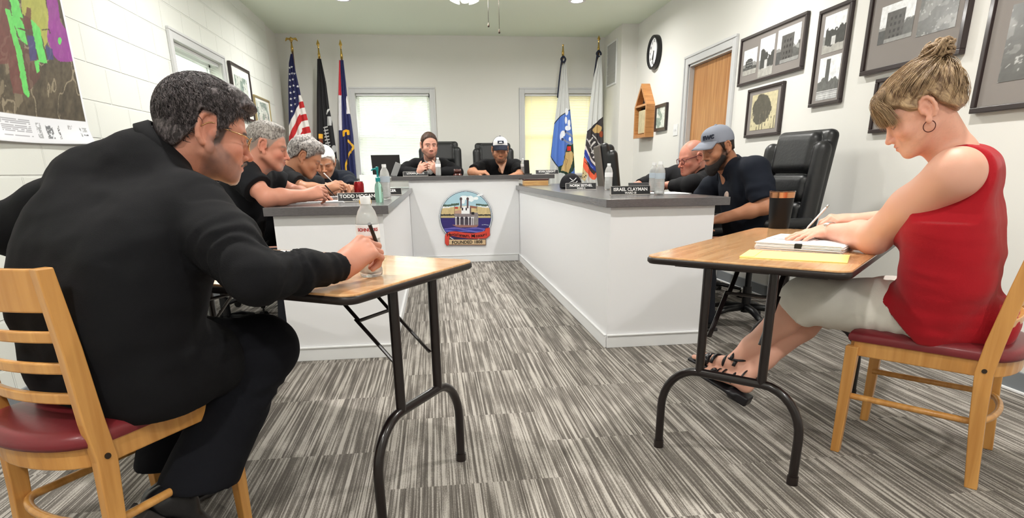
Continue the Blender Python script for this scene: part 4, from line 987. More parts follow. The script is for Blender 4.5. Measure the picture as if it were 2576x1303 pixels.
# ================================================================== the woman in red (nearest, right)
M_red = cloth('red_crepe', rgb(168, 16, 30), .75, .25, .1)
M_capri = cloth('stone_white_twill', rgb(226, 222, 212), .8, .3)
P2 = person('woman in a sleeveless red top and white cropped trousers writing at the right table', (1.76, 1.89, 0))
H2 = Head((1.535, 1.85, 1.200), (-.72, .50, -.54), (0, 0, 1), 1.0, neck=.05, jaw=.92, nose=.85)
J2 = dict(hL=A3(1.70, 1.80, .55), hR=A3(1.86, 1.95, .55), sL=A3(1.565, 1.705, 1.015), sR=A3(1.80, 1.905, 1.03), n=A3(1.67, 1.83, 1.075),
          eL=A3(1.525, 1.955, .805), wL=A3(1.515, 2.20, .80), eR=A3(1.86, 2.16, .845), wR=A3(1.70, 2.33, .825),
          kL=A3(1.435, 2.15, .54), kR=A3(1.60, 2.26, .50), aL=at(1850, 905, Y=2.33), aR=at(1872, 950, Y=2.27))
J2['pelvis'] = 0
F2 = nrm(A3(-.637, .77, 0)); R2 = nrm(A3(.77, .637, 0))
Vh, Fh = sdf_mesh(H2.prims(J2['n']) + [rc(J2['n'], mid(J2['n'], J2['sL'], .9), .045, .055, .03), rc(J2['n'], mid(J2['n'], J2['sR'], .9), .045, .055, .03), rc(mid(J2['sL'], J2['sR'], .3) - A3(0, 0, .03), mid(J2['sL'], J2['sR'], .7) - A3(0, 0, .03), .07, None, .03)], .0033)
dL = at(1985, 598, z=.782) - J2['wL']
aq = limb([mid(J2['sL'], J2['sR'], .12), J2['sL'], mid(J2['sL'], J2['eL'], .5), J2['eL'], mid(J2['eL'], J2['wL'], .3), J2['wL']], [.07, .072, .066, .050, .047, .029], .03) + hand(J2['wL'], dL, (-.1, -.1, 1), (.9, .3, 0), curl=(.12, .12, .14, .18), thumb=.2, k=.93, spread=.10)
aq += [ell(J2['eL'] - A3(.0, .012, .012), (.045, .05, .045), None, .03)]
Va, Fa = sdf_mesh(aq, .003)
dR = at(2060, 552, z=.835) - J2['wR']
aq = limb([J2['sR'], mid(J2['sR'], J2['eR'], .5), J2['eR'], mid(J2['eR'], J2['wR'], .3), J2['wR']], [.068, .06, .045, .043, .028], .03) + hand(J2['wR'], dR, (.5, -.3, .75), (-.5, .0, .7), curl=(.75, .85, .9, .95), thumb=.5, k=.93, spread=.03, pinch=.5)
Vb, Fb = sdf_mesh(aq, .003)
lq = []
for s in 'LR': lq += limb([mid(J2['h' + s], J2['k' + s], .6), J2['k' + s], mid(J2['k' + s], J2['a' + s], .3), mid(J2['k' + s], J2['a' + s], .75), J2['a' + s]], [.06, .058, .060, .040, .034], .03)
footd = {'L': nrm(A3(-.40, .66, .16)), 'R': nrm(A3(-.46, .60, .26))}
for s in 'LR':
    a = J2['a' + s]; d = footd[s]; Rf = frame(d, (0, 0, 1)); W = lambda x, y, z: a + Rf.T @ A3(x, y, z)
    lq += [ell(W(0, -.022, -.025), (.028, .034, .035), Rf, .02), rc(W(0, 0, -.02), W(0, .11, -.050), .032, .026, .02), ell(W(0, .125, -.052), (.042, .04, .02), Rf, .02)]
    for i in range(5): x = (-.032 + .016 * i) * (1 if s == 'R' else -1) * -1; lq.append(rc(W(x, .14, -.054), W(x * 1.05, .178 - .006 * i * 1.0, -.060), .0105 - .0007 * i, None, .004))
Vl, Fl = sdf_mesh(lq, .005)
Vt, Ft = sdf_mesh([rc(J2['n'] - A3(0, 0, .05), mid(J2['hL'], J2['hR']), .07, .1, .02)], .012)
g = cat_geo([(Vh, Fh), (Va, Fa), (Vb, Fb), (Vl, Fl), (Vt, Ft)]); BLOND = rgb(176, 140, 100)
col = H2.paint(g[0], SKIN['fair'], BLOND, dict(brow=.7, browk=.6, ruddy=.55))
part('body', g, M_skin, P2, smooth=True, attrs={'Col': col})
M_hair2 = hair_mat('highlighted_blonde_hair', rgb(110, 84, 64), rgb(206, 176, 138), scale=(70, 70, 5), contrast=(.36, .66), nscale=1.6, rough=.38)
BUN = (0, -.105, .110)
def flow2(L):
    d = L - np.array(BUN); az = np.arctan2(d[:, 0], d[:, 1] + .0); rr = np.linalg.norm(d, axis=1); pol = np.arctan2(np.hypot(d[:, 0], d[:, 1]), d[:, 2])
    return np.stack([np.cos(az) * .1 + .0, np.sin(az) * .1 + pol * .05, rr], 1)
bumps = [H2.e((0, .03, .085), (.058, .05, .035), k=.04), H2.e((0, -.06, .05), (.068, .055, .07), k=.04), H2.e((.0, -.072, -.012), (.056, .034, .045), k=.03)]
hg = cranial_shell(H2, .015, lambda x, y, z: np.interp(y, [-.12, -.075, -.045, -.033, .002, .010, .03, .05, .075], [-.052, -.048, -.010, .030, .030, .006, .014, .040, .052]) - z, bumps, .0032, (.0012, 60), taper=.016)
hair_part('hair', hg, M_hair2, P2, H2, flow=flow2)
def locks(H, paths, m, name, th, n=120, jit=.006, rad=.0016, seed=2, flow=None):
    R_ = np.random.RandomState(seed); gs = []
    for i in range(n):
        a = paths[R_.randint(len(paths))]; j = R_.randn(3) * jit; q = smoothpath([A3(*p) + j * (1 if k else .8) + R_.randn(3) * jit * .25 for k, p in enumerate(a)], 4)
        gs.append(tube([H.w(*p) for p in q], [rad * (1 - .75 * abs(t * 2 - 1) ** 3) for t in np.linspace(0, 1, len(q))], 4))
    return hair_part(name, join(*gs), m, th, H, flow=flow)
# swept strands from the face and nape up to the bun, a soft fringe falling over the brow
paths = []
for k in range(26):
    a = math.radians(-160 + k * 320 / 25); v = A3(math.sin(a) * .0, 0, 0)
    x0 = .079 * math.sin(a); y0 = -.01 + .095 * math.cos(a); z0 = float(np.interp(y0, [-.12, -.075, -.045, -.03, .002, .012, .04, .09], [-.045, -.03, .0, .04, .042, .03, .05, .075]))
    s0 = A3(x0, y0, z0); pts = [s0]
    for t in (.3, .6, .85):
        p = s0 * (1 - t) + A3(*BUN) * t; c = A3(0, -.014, .036); v = (p - c) / (A3(.0745, .094, .086) + .019); p = c + v / np.linalg.norm(v) * (A3(.0745, .094, .086) + .019); pts.append(p)
    pts.append(A3(*BUN) + A3(0, .0, -.01)); paths.append(pts)
locks(H2, paths, M_hair2, 'swept_strands', P2, 1900, .0065, .0010, 5, flow2)
fr = []
for k in range(22):
    x = -.062 + k * .124 / 21; fr.append([(x * .7, .055, .118), (x, .092, .095), (x * 1.12, .103 - abs(x) * .32, .060), (x * 1.18, .104 - abs(x) * .5, .022 - abs(x) * .25)])
locks(H2, fr, M_hair2, 'fringe', P2, 1100, .0055, .0007, 7, lambda L: L * np.array([1, 1, .15]))
bq = []; R_ = np.random.RandomState(4)
M_hair2
gs = []
for k in range(34):
    a0 = R_.rand() * 6.28; tl = R_.randn() * .6; r0 = .014 + .018 * R_.rand(); c = A3(*BUN) + A3(R_.randn() * .010, R_.randn() * .012, .010 + .03 * R_.rand()); pts = []
    Rm = np.array(Matrix.Rotation(tl, 3, 'X') @ Matrix.Rotation(R_.randn() * .6, 3, 'Y'))
    for i in range(14): a = a0 + i * .45; pts.append(H2.w(*(c + Rm @ A3(r0 * math.cos(a), r0 * 1.1 * math.sin(a), .006 * math.sin(2 * a)))))
    gs.append(tube(pts, [.0052 * (1 - .6 * abs(i / 13 * 2 - 1) ** 2) for i in range(14)], 7))
hair_part('bun', join(*gs), M_hair2, P2, H2, flow=lambda L: L * np.array([2.5, 2.5, 2.5]))
# top, trousers, jewellery, sandals
tq = [rc(J2['hL'] + A3(-.02, -.0, .0), J2['hR'], .125, .125, .04), rc(A3(1.665, 1.765, .68), A3(1.83, 1.91, .68), .135, .135, .06), rc(A3(1.635, 1.755, .80), A3(1.80, 1.90, .80), .128, .128, .06), rc(A3(1.61, 1.75, .90), A3(1.775, 1.89, .91), .115, .115, .06),
      rc(mid(J2['sL'], J2['sR'], .2) - F2 * .02 - A3(0, 0, .012), mid(J2['sL'], J2['sR'], .8) - F2 * .02 - A3(0, 0, .012), .084, .084, .05), rc(J2['n'] - A3(-.01, .0, .03), mid(J2['n'], J2['sL'], .55), .052, .05, .04), rc(J2['n'] - A3(-.01, 0, .03), mid(J2['n'], J2['sR'], .55), .052, .05, .04),
      ell(A3(1.62, 1.90, .86), (.10, .10, .09), None, .06), rc(J2['hL'] + F2 * .04, mid(J2['hL'], J2['kL'], .3), .115, .10, .05), rc(A3(1.80, 1.72, .52), A3(1.90, 1.81, .52), .09, .09, .06)]
def post2(D, P):
    D = D + .010 * fbm(P * np.array([.6, .6, 2.4]) + .05 * np.sin(P[..., [2, 0, 1]] * 9), 5, 3, 12) + .005 * fbm(P * np.array([1, 1, .5]), 13, 2, 15)
    for s in 'L':   # arm hole
        c = J2['sL'] + nrm(J2['sL'] - J2['sR']) * -.045; n_ = nrm(J2['sL'] - J2['sR'] + A3(0, 0, .12)); m = (P - c) @ n_
        D = np.maximum(D, np.where(P[..., 2] > .87, m - .012, -1))
    m = (P - J2['sR']) @ nrm(J2['sR'] - J2['sL']); D = np.maximum(D, np.where(P[..., 2] > .9, m - .0, -1))
    q = P - J2['n'] - A3(-.02, .02, .035); D = np.maximum(D, -(np.linalg.norm(q * np.array([1, 1, .7]), axis=-1) - .072))
    hem = P[..., 2] - (.462 + .95 * np.clip(((P - A3(1.76, 1.89, 0)) @ F2) - .0, 0, .4) - .05 * np.clip(-((P - A3(1.76, 1.89, 0)) @ F2), 0, .2)); return np.maximum(D, -hem)
part('top', sdf_mesh(tq, .006, post2), M_red, P2, smooth=True)
def post2t(D, P):
    for s in 'LR':
        c = mid(J2['k' + s], J2['a' + s], .16); D = cuffcut(D, P, c, J2['a' + s] - J2['k' + s], .14)
    return D + .006 * fbm(P * np.array([1, 1, 1]), 11, 3, 21) + wrinkle(P, J2['hL'], mid(J2['hL'], J2['kL'], .5), .004, 4, .2)
part('trousers', sdf_mesh(trousers_prims(dict(J2, aL=mid(J2['kL'], J2['aL'], .2), aR=mid(J2['kR'], J2['aR'], .2)), r=(.105, .092, .082, .078), pel=.125), .006, post2t), M_capri, P2, smooth=True)
ear = H2.w(-.081, -.003, -.036); M_ear = mat('dark_hoop_metal', rgb(84, 44, 40), rough=.3, metal=.8)
part('earring', tube([ear + A3(-.02 * math.cos(.0), 0, 0) * 0 + H2.R.T @ A3(0, .0, 0) + A3(-.0155 * math.sin(a) * .8, .0155 * math.sin(a) * .6, -.0165 - .0165 * -math.cos(a)) for a in np.linspace(0, 2 * math.pi, 30, endpoint=False)], .0013, 6, closed=True), M_ear, P2, smooth=True)
wd = nrm(J2['wL'] - J2['eL']); wc = J2['wL'] - wd * .012; wu = nrm(np.cross(wd, A3(0, 0, 1))); wv = np.cross(wu, wd)
M_brace = mat('pale_rose_metal', rgb(236, 214, 204), rough=.2, metal=.9)
part('bracelet', join(*[tube([wc + wd * (o_ + .004 * math.sin(a * 2)) + (wu * math.cos(a) + wv * math.sin(a)) * .0345 for a in np.linspace(0, 2 * math.pi, 28, endpoint=False)], .0028, 6, closed=True) for o_ in (-.010, -.006, -.002, .002, .006, .010)]), M_brace, P2, smooth=True)
M_strap = mat('black_sandal_leather', rgb(26, 24, 28), rough=.35)
for s in 'LR':
    a = J2['a' + s]; d = footd[s]; Rf = frame(d, (0, 0, 1)); W = lambda x, y, z: a + Rf.T @ A3(x, y, z)
    sd = part('sandal', sdf_mesh([rbox(W(0, .10, -.082), (.042, .105, .008), .007, Rf, .004), rbox(W(0, -.02, -.085), (.032, .045, .022), .008, Rf, .02)], .005), M_strap, P2, smooth=True)
    part('vamp', sdf_mesh([ell(W(0, .118, -.050), (.047, .030, .026), Rf, .01), ell(W(0, .035, -.022), (.036, .014, .034), Rf, .01)], .004, lambda D, P: D), M_strap, sd, smooth=True)
    st = []
    for y0, z0, y1, r_ in ((.125, -.053, .125, .0), (.095, -.045, .11, 0), (.06, -.033, .085, 0), (-.0, .02, .0, 0), (.02, -.0, -.02, 0)):
        pts = [W(.041 * math.cos(t), (y0 if math.cos(t) > 0 else y1), z0 - .012 + (.034 if y0 > .03 else .03) * math.sin(t)) for t in np.linspace(0, math.pi, 12)]
        st.append(tube(pts, .0085, 6, flat=.45))
    an = [W(.036 * math.cos(t), -.01 + .040 * math.sin(t), .012 - .01 * math.sin(t)) for t in np.linspace(0, 2 * math.pi, 24, endpoint=False)]; st.append(tube(an, .005, 6, closed=True))
    part('strap', join(*st), M_strap, sd, smooth=True)
pw0 = at(2047, 556, z=.82); pw1 = at(2094, 505, Y=pw0[1] - .015); pdir = nrm(pw1 - pw0)
M_penw = mat('pale_silver_pen', rgb(236, 232, 230), rough=.25, metal=.1)
pp = thing('pen', 'slim white and silver pen held by the woman in red', 'pen', tuple(pw0 - pdir * .03))
part('barrel', tube([pw0 - pdir * .045, pw0 - pdir * .03, pw0 + pdir * .07], [.001, .0042, .0046], 12), M_penw, pp, smooth=True, sharp=40)
part('clip', join(tube([pw0 + pdir * .068, pw0 + pdir * .085], .0036, 10), tube([pw0 + pdir * .035 + A3(.006, 0, 0), pw0 + pdir * .08 + A3(.005, 0, 0)], .0014, 6)), M_steel, pp, smooth=True)
# ================================================================== the council members
M_polo = cloth('black_polo', rgb(24, 25, 29), .85, .2); M_navy = cloth('navy_polo', rgb(22, 27, 38), .85, .2); M_dark = cloth('black_shirt', rgb(20, 20, 23), .8, .2)
M_jean = cloth('dark_trousers', rgb(34, 36, 42), .9, .2)
M_collin = cloth('grey_collar_lining', rgb(176, 176, 176), .8)
def seated(label, loc, H, J, skin, hair, paint, shirt, girth=1.0, sleeve=.75, hands=None, vox=.006, hv=.0042, legs=True, coll=None, long=False, sleeve_r=(.085, .08, .074), shirtname='polo_shirt', nose=1):
    th = person(label, loc); F = nrm(A3(H.R[1][0], H.R[1][1], 0)); pr = H.prims(J['n'])
    gs = [sdf_mesh(pr, hv)]
    for s in 'LR':
        e, w_ = J['e' + s], J['w' + s]; q = limb([J['s' + s], mid(J['s' + s], e), e, mid(e, w_, .35), w_], [.056, .052, .046, .045, .031], .025)
        hh = hands[s]; q += hand(w_, hh[0], hh[1], hh[2], **hh[3]); gs.append(sdf_mesh(q, hv))
    gs.append(sdf_mesh([rc(J['n'] - A3(0, 0, .03), mid(J['hL'], J['hR']), .06, .1, .02), rc(J['hL'], J['kL'], .07, .055), rc(J['hR'], J['kR'], .07, .055), rc(J['kL'], J['aL'], .055, .04), rc(J['kR'], J['aR'], .055, .04)], .016))
    g = cat_geo(gs); part('body', g, M_skin, th, smooth=True, attrs={'Col': H.paint(g[0], skin, hair, paint)})
    q = torso(J, girth, .012)
    for s in 'LR':
        e, w_ = J['e' + s], J['w' + s]
        q += limb([J['s' + s], mid(J['s' + s], e), e] + ([mid(e, w_), w_] if long else []), list(sleeve_r) + ([.056, .046] if long else []), .03)
    def post(D, P):
        for s in 'LR':
            e, w_ = J['e' + s], J['w' + s]
            if long: D = cuffcut(D, P, w_, w_ - e, .08)
            else: D = cuffcut(D, P, mid(J['s' + s], e, sleeve), e - J['s' + s], .15)
            D = D + wrinkle(P, J['s' + s], e, .003, 3, .12)
        return D + .006 * fbm(P * np.array([1, 1, .6]), 9, 3, 31)
    sh = part(shirtname, sdf_mesh(q, vox, post), shirt, th, smooth=True)
    if coll is not None:
        ax = nrm(H.w(0, -.03, -.03) - J['n']); collar(J['n'] + ax * .0, ax, F, .068, coll, th, h=.03, flare=.022, drop=.03, gap=.45)
    if legs: part('trousers', sdf_mesh(trousers_prims(J, r=(.09, .078, .062, .055), pel=.12), .012, lambda D, P: np.maximum(D, P[..., 2] - (J['hL'][2] + .06))), M_jean, th, smooth=True)
    for s in 'LR':
        if legs:
            up, so = shoe(J['a' + s], A3(*J.get('ft', (F[0], F[1], 0))), 1.0); o = part('shoe', sdf_mesh(up, .009), M_shoe, th, smooth=True); part('sole', sdf_mesh(so, .007), M_sole, o, smooth=True)
    return th
def sitJ(seat, F, sL, sR, n, eL, eR, wL, wR, zs=.53, kz=.53, ftx=.0):
    F = nrm(A3(F[0], F[1], 0)); R_ = A3(F[1], -F[0], 0); s = A3(seat[0], seat[1], zs); d = dict(hL=s - R_ * .09, hR=s + R_ * .09, sL=A3(*sL), sR=A3(*sR), n=A3(*n), eL=A3(*eL), eR=A3(*eR), wL=A3(*wL), wR=A3(*wR))
    z0 = zs - .53
    d['kL'] = s - R_ * .13 + F * .42 + A3(0, 0, .01); d['kR'] = s + R_ * .13 + F * .42 + A3(0, 0, .01)
    d['aL'] = s - R_ * .12 + F * (.36) + A3(0, 0, .09 + z0 - s[2]); d['aR'] = s + R_ * .12 + F * (.36) + A3(0, 0, .09 + z0 - s[2]); d['ft'] = F; return d
HC = (.7, .8, .9, 1.0)
# ---- A: grey cropped hair, nearest at the left desk
earA = at(667, 368, Y=3.66); HA = Head(earA + A3(-.01, .085, 0), (.96, .10, -.25), (0, 0, 1), 1.06, neck=.066, jaw=1.12)
JA = sitJ((-1.34, 3.98), (1, 0), at(655, 440, Y=4.02), at(612, 440, Y=3.62), HA.w(0, -.07, -.135), (-.90, 4.12, .93), at(672, 498, Y=3.52), at(790, 492, Y=3.95), at(770, 492, Y=3.66))
thA = seated('grey haired man in a black polo writing, nearest at the left desk', (-1.3, 3.9, 0), HA, JA, SKIN['ruddy'], rgb(136, 128, 120), dict(crop=.8, hairline=.068, nape=-.05, beard=rgb(190, 176, 170), beardk=.45, goatee=True, ruddy=.9, brow=.7), M_polo, 1.08, .62,
    {'L': (at(850, 488, Y=4.1) - at(790, 492, Y=3.95), (.2, -.2, 1), (.3, -1, 0), dict(curl=HC, thumb=.4, k=1.0)), 'R': (at(830, 478, Y=3.72) - at(770, 492, Y=3.66), (.1, -.9, .6), (.2, .3, .9), dict(curl=(.6, .75, .85, .95), thumb=.5, k=1.05, pinch=.5))}, coll=M_polo)
M_hairA = hair_mat('silver_crop', rgb(84, 78, 74), rgb(176, 170, 164), scale=(120, 120, 60), nscale=1.0)
hair_part('hair', cranial_shell(HA, .010, lambda x, y, z: np.interp(y, [-.12, -.06, -.03, .01, .04, .06, .08], [-.02, .0, .036, .036, .04, .056, .068]) - z, [HA.e((0, .03, .105), (.055, .05, .02), k=.02)], .0035, (.003, 70), taper=.06), M_hairA, thA, HA)
w0 = JA['wR']; 
tag(part('pen', tube([at(818, 466, Y=3.72), at(842, 493, Y=3.80)], [.004, .003], 8), M_penblack, None, smooth=True), 'dark pen in the hand of the cropped grey haired man', 'pen')
# ---- B: curly grey hair, second at the left desk
earB = at(762, 396, Y=4.46); HB = Head(earB + A3(-.0, .085, 0), (.88, .08, -.50), (0, 0, 1), 1.06, neck=.066, jaw=1.12)
JB = sitJ((-1.36, 4.86), (1, 0), at(760, 462, Y=4.86), at(712, 452, Y=4.42), HB.w(0, -.07, -.135), (-.80, 4.95, .92), at(768, 478, Y=4.36), at(835, 470, Y=4.75), at(822, 476, Y=4.45))
thB = seated('man with curly grey hair in a black polo, head bent, second at the left desk', (-1.3, 4.8, 0), HB, JB, SKIN['tan'], rgb(120, 112, 108), dict(crop=.7, hairline=.06, ruddy=.3, brow=.6), M_dark, 1.05, .7,
    {'L': (A3(.9, -.1, .25), (0, -.3, 1), (.3, -1, 0), dict(curl=HC, thumb=.4)), 'R': (A3(.9, .25, .3), (0, -.8, .6), (.2, .2, .9), dict(curl=HC, thumb=.5, pinch=.5))}, coll=M_dark)
M_hairB = hair_mat('grey_waves', rgb(66, 62, 62), rgb(186, 180, 176), scale=(60, 60, 40), nscale=1.3)
hair_part('hair', cranial_shell(HB, .019, std_cut(.064, -.058, -.004), [HB.e((0, .05, .098), (.05, .035, .028), k=.03)], .0038, (.007, 38), taper=.012), M_hairB, thB, HB)
# ---- C: white hair, far end of the left desk, turned to the room
HCc = Head(at(817, 408, Y=5.55), (.05, -.95, -.42), (0, 0, 1), 1.02, neck=.06)
JC = sitJ((-1.14, 5.98), (.45, -.9), at(872, 455, Y=5.70), at(815, 455, Y=5.65), HCc.w(0, -.06, -.13), at(885, 482, Y=5.5), (-1.08, 5.35, .92), at(862, 478, Y=5.38), (-.90, 5.3, .92))
thC = seated('white haired man in a dark navy shirt at the far end of the left desk', (-1.1, 5.9, 0), HCc, JC, SKIN['tan'], rgb(236, 234, 230), dict(crop=.6, ruddy=.3, brow=.4, beard=rgb(160, 150, 140), beardk=.3), M_navy, 1.0, .85,
    {'L': (at(880, 468, Y=5.3) - at(862, 478, Y=5.38), (0, -.5, .8), (-1, 0, .2), dict(curl=(.9, 1, 1, 1), thumb=.5)), 'R': (A3(.9, -.2, .1), (0, 0, 1), (0, -1, 0), dict(curl=HC))}, coll=M_navy)
M_hairC = hair_mat('white_hair', rgb(206, 204, 200), rgb(246, 246, 244), scale=(60, 60, 30), nscale=1.3)
hair_part('hair', cranial_shell(HCc, .014, std_cut(.07, -.06, -.004), (), .004, (.003, 40)), M_hairC, thC, HCc)
tag(part('pen', tube([at(815, 436, Y=5.1), at(841, 462, Y=5.2)], [.005, .004], 8), M_penw, None, smooth=True), 'white pen slanting beside the curly haired man', 'pen')
# ---- D and E behind the raised bench, on a low platform
struct('trim_3', box(-.95, 1.6, 7.98, 9.0, 0, .13, .004), M_carpet)
HD = Head(at(1080, 366, Y=7.62), (.20, -.97, -.10), (0, 0, 1), 1.18, neck=.066, jaw=1.12)
JD = sitJ((.0, 8.20), (0, -1), at(1114, 416, Y=7.86), at(1045, 417, Y=7.86), at(1081, 402, Y=7.78), at(1150, 434, Y=7.62), at(1010, 432, Y=7.62), at(1098, 432, Y=7.48), at(1052, 434, Y=7.46), zs=.70)
JD['kL'] = JD['hL'] + A3(.02, -.36, -.0); JD['kR'] = JD['hR'] + A3(-.02, -.36, 0); JD['aL'] = JD['kL'] + A3(0, .02, -.46); JD['aR'] = JD['kR'] + A3(0, .02, -.46)
thD = seated('man with short dark hair in a black jacket and grey shirt behind the raised desk', (0, 8.1, 0), HD, JD, SKIN['pink'], rgb(52, 38, 32), dict(eyes='open', gaze=.003, crop=.9, hairline=.074, beard=rgb(70, 48, 38), beardk=.8, ruddy=.4, brow=1.0, browk=.9), M_dark, 1.15, .8,
    {'L': (A3(-.5, -.4, .6), (.3, -.8, .3), (-.5, -.2, .9), dict(curl=(.8, .9, 1, 1.1), thumb=.4, k=1.1)), 'R': (A3(.55, -.35, .6), (-.3, -.8, .3), (.5, -.2, .9), dict(curl=(.8, .9, 1, 1.1), thumb=.4, k=1.1))}, long=True, shirtname='jacket')
M_hairD = hair_mat('dark_brown_hair', rgb(36, 26, 22), rgb(92, 66, 52), scale=(90, 90, 40), nscale=1.0)
hair_part('hair', cranial_shell(HD, .009, lambda x, y, z: np.interp(y, [-.12, -.06, -.035, .004, .01, .03, .058, .075], [-.03, -.02, .036, .036, .0, .03, .06, .078]) + .5 * np.maximum(np.abs(x) - .02, 0) * 0 - z, (), .004, (.002, 60), taper=.03), M_hairD, thD, HD)
part('grey_shirt', sdf_mesh([ell(JD['n'] + A3(0, -.065, -.075), (.05, .03, .10), None, .02), rc(JD['n'] + A3(-.03, -.05, -.005), JD['n'] + A3(.03, -.05, -.005), .022)], .006), cloth('heather_grey', rgb(200, 198, 196), .85), thD, smooth=True)
part('lanyard', join(*[tube(smoothpath([JD['n'] + A3(t * .062, -.03, .03), JD['n'] + A3(t * .05, -.085, -.05), JD['n'] + A3(t * .018, -.12, -.15)], 5), .004, 6) for t in (-1, 1)]), M_collin, thD, smooth=True)
HE = Head(at(1258, 377, Y=7.62), (-.04, -.95, -.20), (0, 0, 1), 1.15, neck=.066, jaw=1.12)
JE = sitJ((.83, 8.20), (0, -1), at(1298, 419, Y=7.86), at(1222, 419, Y=7.86), at(1261, 406, Y=7.78), at(1308, 440, Y=7.55), at(1186, 433, Y=7.60), at(1295, 441, Y=7.42), at(1204, 436, Y=7.40), zs=.70)
JE['kL'] = JE['hL'] + A3(.02, -.36, -.0); JE['kR'] = JE['hR'] + A3(-.02, -.36, 0); JE['aL'] = JE['kL'] + A3(0, .02, -.46); JE['aR'] = JE['kR'] + A3(0, .02, -.46)
thE = seated('bearded man in a white fronted cap and black shirt behind the raised desk', (.83, 8.1, 0), HE, JE, SKIN['tan'], rgb(50, 36, 30), dict(crop=.9, beard=rgb(58, 38, 30), beardk=.85, ruddy=.3), M_dark, 1.12, .8,
    {'L': (A3(-.7, -.5, -.1), (0, 0, 1), (-.3, -1, .2), dict(curl=HC, k=1.05)), 'R': (A3(.8, -.4, .1), (0, -.4, 1), (-.3, -1, .2), dict(curl=(.7, .9, 1, 1.1), k=1.1))}, sleeve_r=(.09, .085, .08), shirtname='shirt')
part('open_neck', sdf_mesh([rc(JE['n'] + A3(-.032, -.062, -.02), JE['n'] + A3(0, -.098, -.135), .022, .008, .02), rc(JE['n'] + A3(.032, -.062, -.02), JE['n'] + A3(0, -.098, -.135), .022, .008, .02), rc(JE['n'] + A3(0, -.066, -.02), JE['n'] + A3(0, -.09, -.09), .026, .014, .02)], .005), mat('neck_skin', rgb(196, 148, 122), rough=.55), thE, smooth=True)
def cap(H, m1, m2, th, mb=None, tz=.02, brim=.085, badge=None, droop=.25):
    M_ = m1
    def post(D, P):
        L = H.loc(P); return np.maximum(D, -(L[..., 2] - (.034 + .22 * np.clip(L[..., 1], -.2, .2) * .6)) * H.k)
    base = [H.e((0, -.010, .040), (.083, .103, .095)), H.e((0, .035, .085), (.062, .052, .042), k=.03)]
    V, F = sdf_mesh(base, .004, post)
    L = H.loc(V); fr = (L[:, 1] > .012) & (np.abs(L[:, 0]) < .075)
    fm = [1 if fr[f[0]] and fr[f[2]] else 0 for f in F]
    c = part('cap', (V, F, fm), [m2, m1], th, smooth=True)
    V = []; Fq = []
    for i in range(17):
        a = math.radians(-68 + 136 * i / 16); x, y = .080 * math.sin(a), .014 + .088 * math.cos(a)
        for j, e in enumerate((0, .4, .75, 1.0)):
            V.append(H.w(x * (1 - .02 * e), y + e * brim * math.cos(a * .9) ** .6, .045 + .02 * math.cos(a) - e * brim * droop - .10 * abs(x) * 1.2 * e))
    for i in range(16):
        for j in range(3): Fq.append((i * 4 + j, i * 4 + j + 1, i * 4 + 4 + j + 1, i * 4 + 4 + j))
    b = part('brim', (np.array(V), Fq), mb or m1, c, smooth=True); md = b.modifiers.new('s', 'SOLIDIFY'); md.thickness = .004; md.offset = 0
    part('button', ell and sdf_mesh([H.e((0, -.010, .136), (.009, .009, .005))], .002), m2, c, smooth=True)
    return c
M_capw = cloth('white_cap_cloth', rgb(238, 238, 240), .8); M_capn = cloth('navy_cap_cloth', rgb(36, 40, 54), .8); M_capg = cloth('grey_heather_cap', rgb(140, 145, 158), .85, .3); M_capg2 = M_capg
cE = cap(HE, M_capw, M_capn, thE, M_capn, brim=.07, droop=.5)
fwdE = HE.R[1]; bpos = HE.w(0, .094, .092)
bn = nrm(HE.R[1] * .86 + HE.R[2] * .5); bu = nrm(np.cross(HE.R[0], bn)); BR = np.array([-HE.R[0] * -1, bu, bn])
def plate(c, R3, w_, h_, t_, m, th, name): return part(name, xf(box(-w_ / 2, w_ / 2, -h_ / 2, h_ / 2, 0, t_, .0008), np.array(R3).T, c), m, th)
plate(bpos + bn * .003, BR, .074, .034, .004, M_capn, cE, 'badge')
part('badge_mark', join(*[(lambda g: (g[0] @ BR + bpos + bn * .0065, g[1]))(prism(p, 0, .001)) for p in ([(-.022, -.008), (-.006, .008), (.002, -.002), (.008, .006), (.022, -.008), (.016, -.010), (-.016, -.010)],)]), M_capw, cE)
# ---- F: grey cap and dark beard, nearest at the right desk
HF = Head(at(1806, 372, Y=3.86), (-.93, -.20, -.30), (0, 0, 1), 1.03, neck=.062)
JF = sitJ((2.12, 3.84), (-1, -.05), at(1900, 428, Y=3.62), (1.99, 4.02, 1.02), HF.w(0, -.06, -.13), at(1925, 520, Y=3.52), (1.85, 4.2, .80), at(1822, 548, Y=3.62), (1.80, 3.98, .80))
thF = seated('bearded man in a grey cap and navy polo, nearest at the right desk', (2.1, 3.84, 0), HF, JF, SKIN['olive'], rgb(34, 26, 24), dict(crop=.85, hairline=.07, beard=rgb(30, 23, 22), beardk=.97, ruddy=.2, brow=.9), M_navy, .98, .84,
    {'L': (A3(-.8, .45, -.25), (.2, -.5, .8), (-.2, .7, .6), dict(curl=HC, thumb=.4)), 'R': (A3(-.7, -.6, -.1), (0, 0, 1), (-.5, -.8, 0), dict(curl=HC))}, coll=M_navy, sleeve_r=(.082, .080, .074))
part('beard', sdf_mesh([HF.e((0, .072, -.112), (.040, .034, .042)), HF.c_((-.055, .02, -.055), (-.03, .062, -.095), .022, .026, k=.02), HF.c_((.055, .02, -.055), (.03, .062, -.095), .022, .026, k=.02)], .004, lambda D, P: D + .003 * fbm(P, 90, 3, 3)), mat('dark_beard', rgb(30, 23, 21), rough=.85, bump=.5, bscale=400), thF, smooth=True)
cF = cap(HF, M_capg, M_capg2, thF, M_capg, brim=.075, droop=.30)
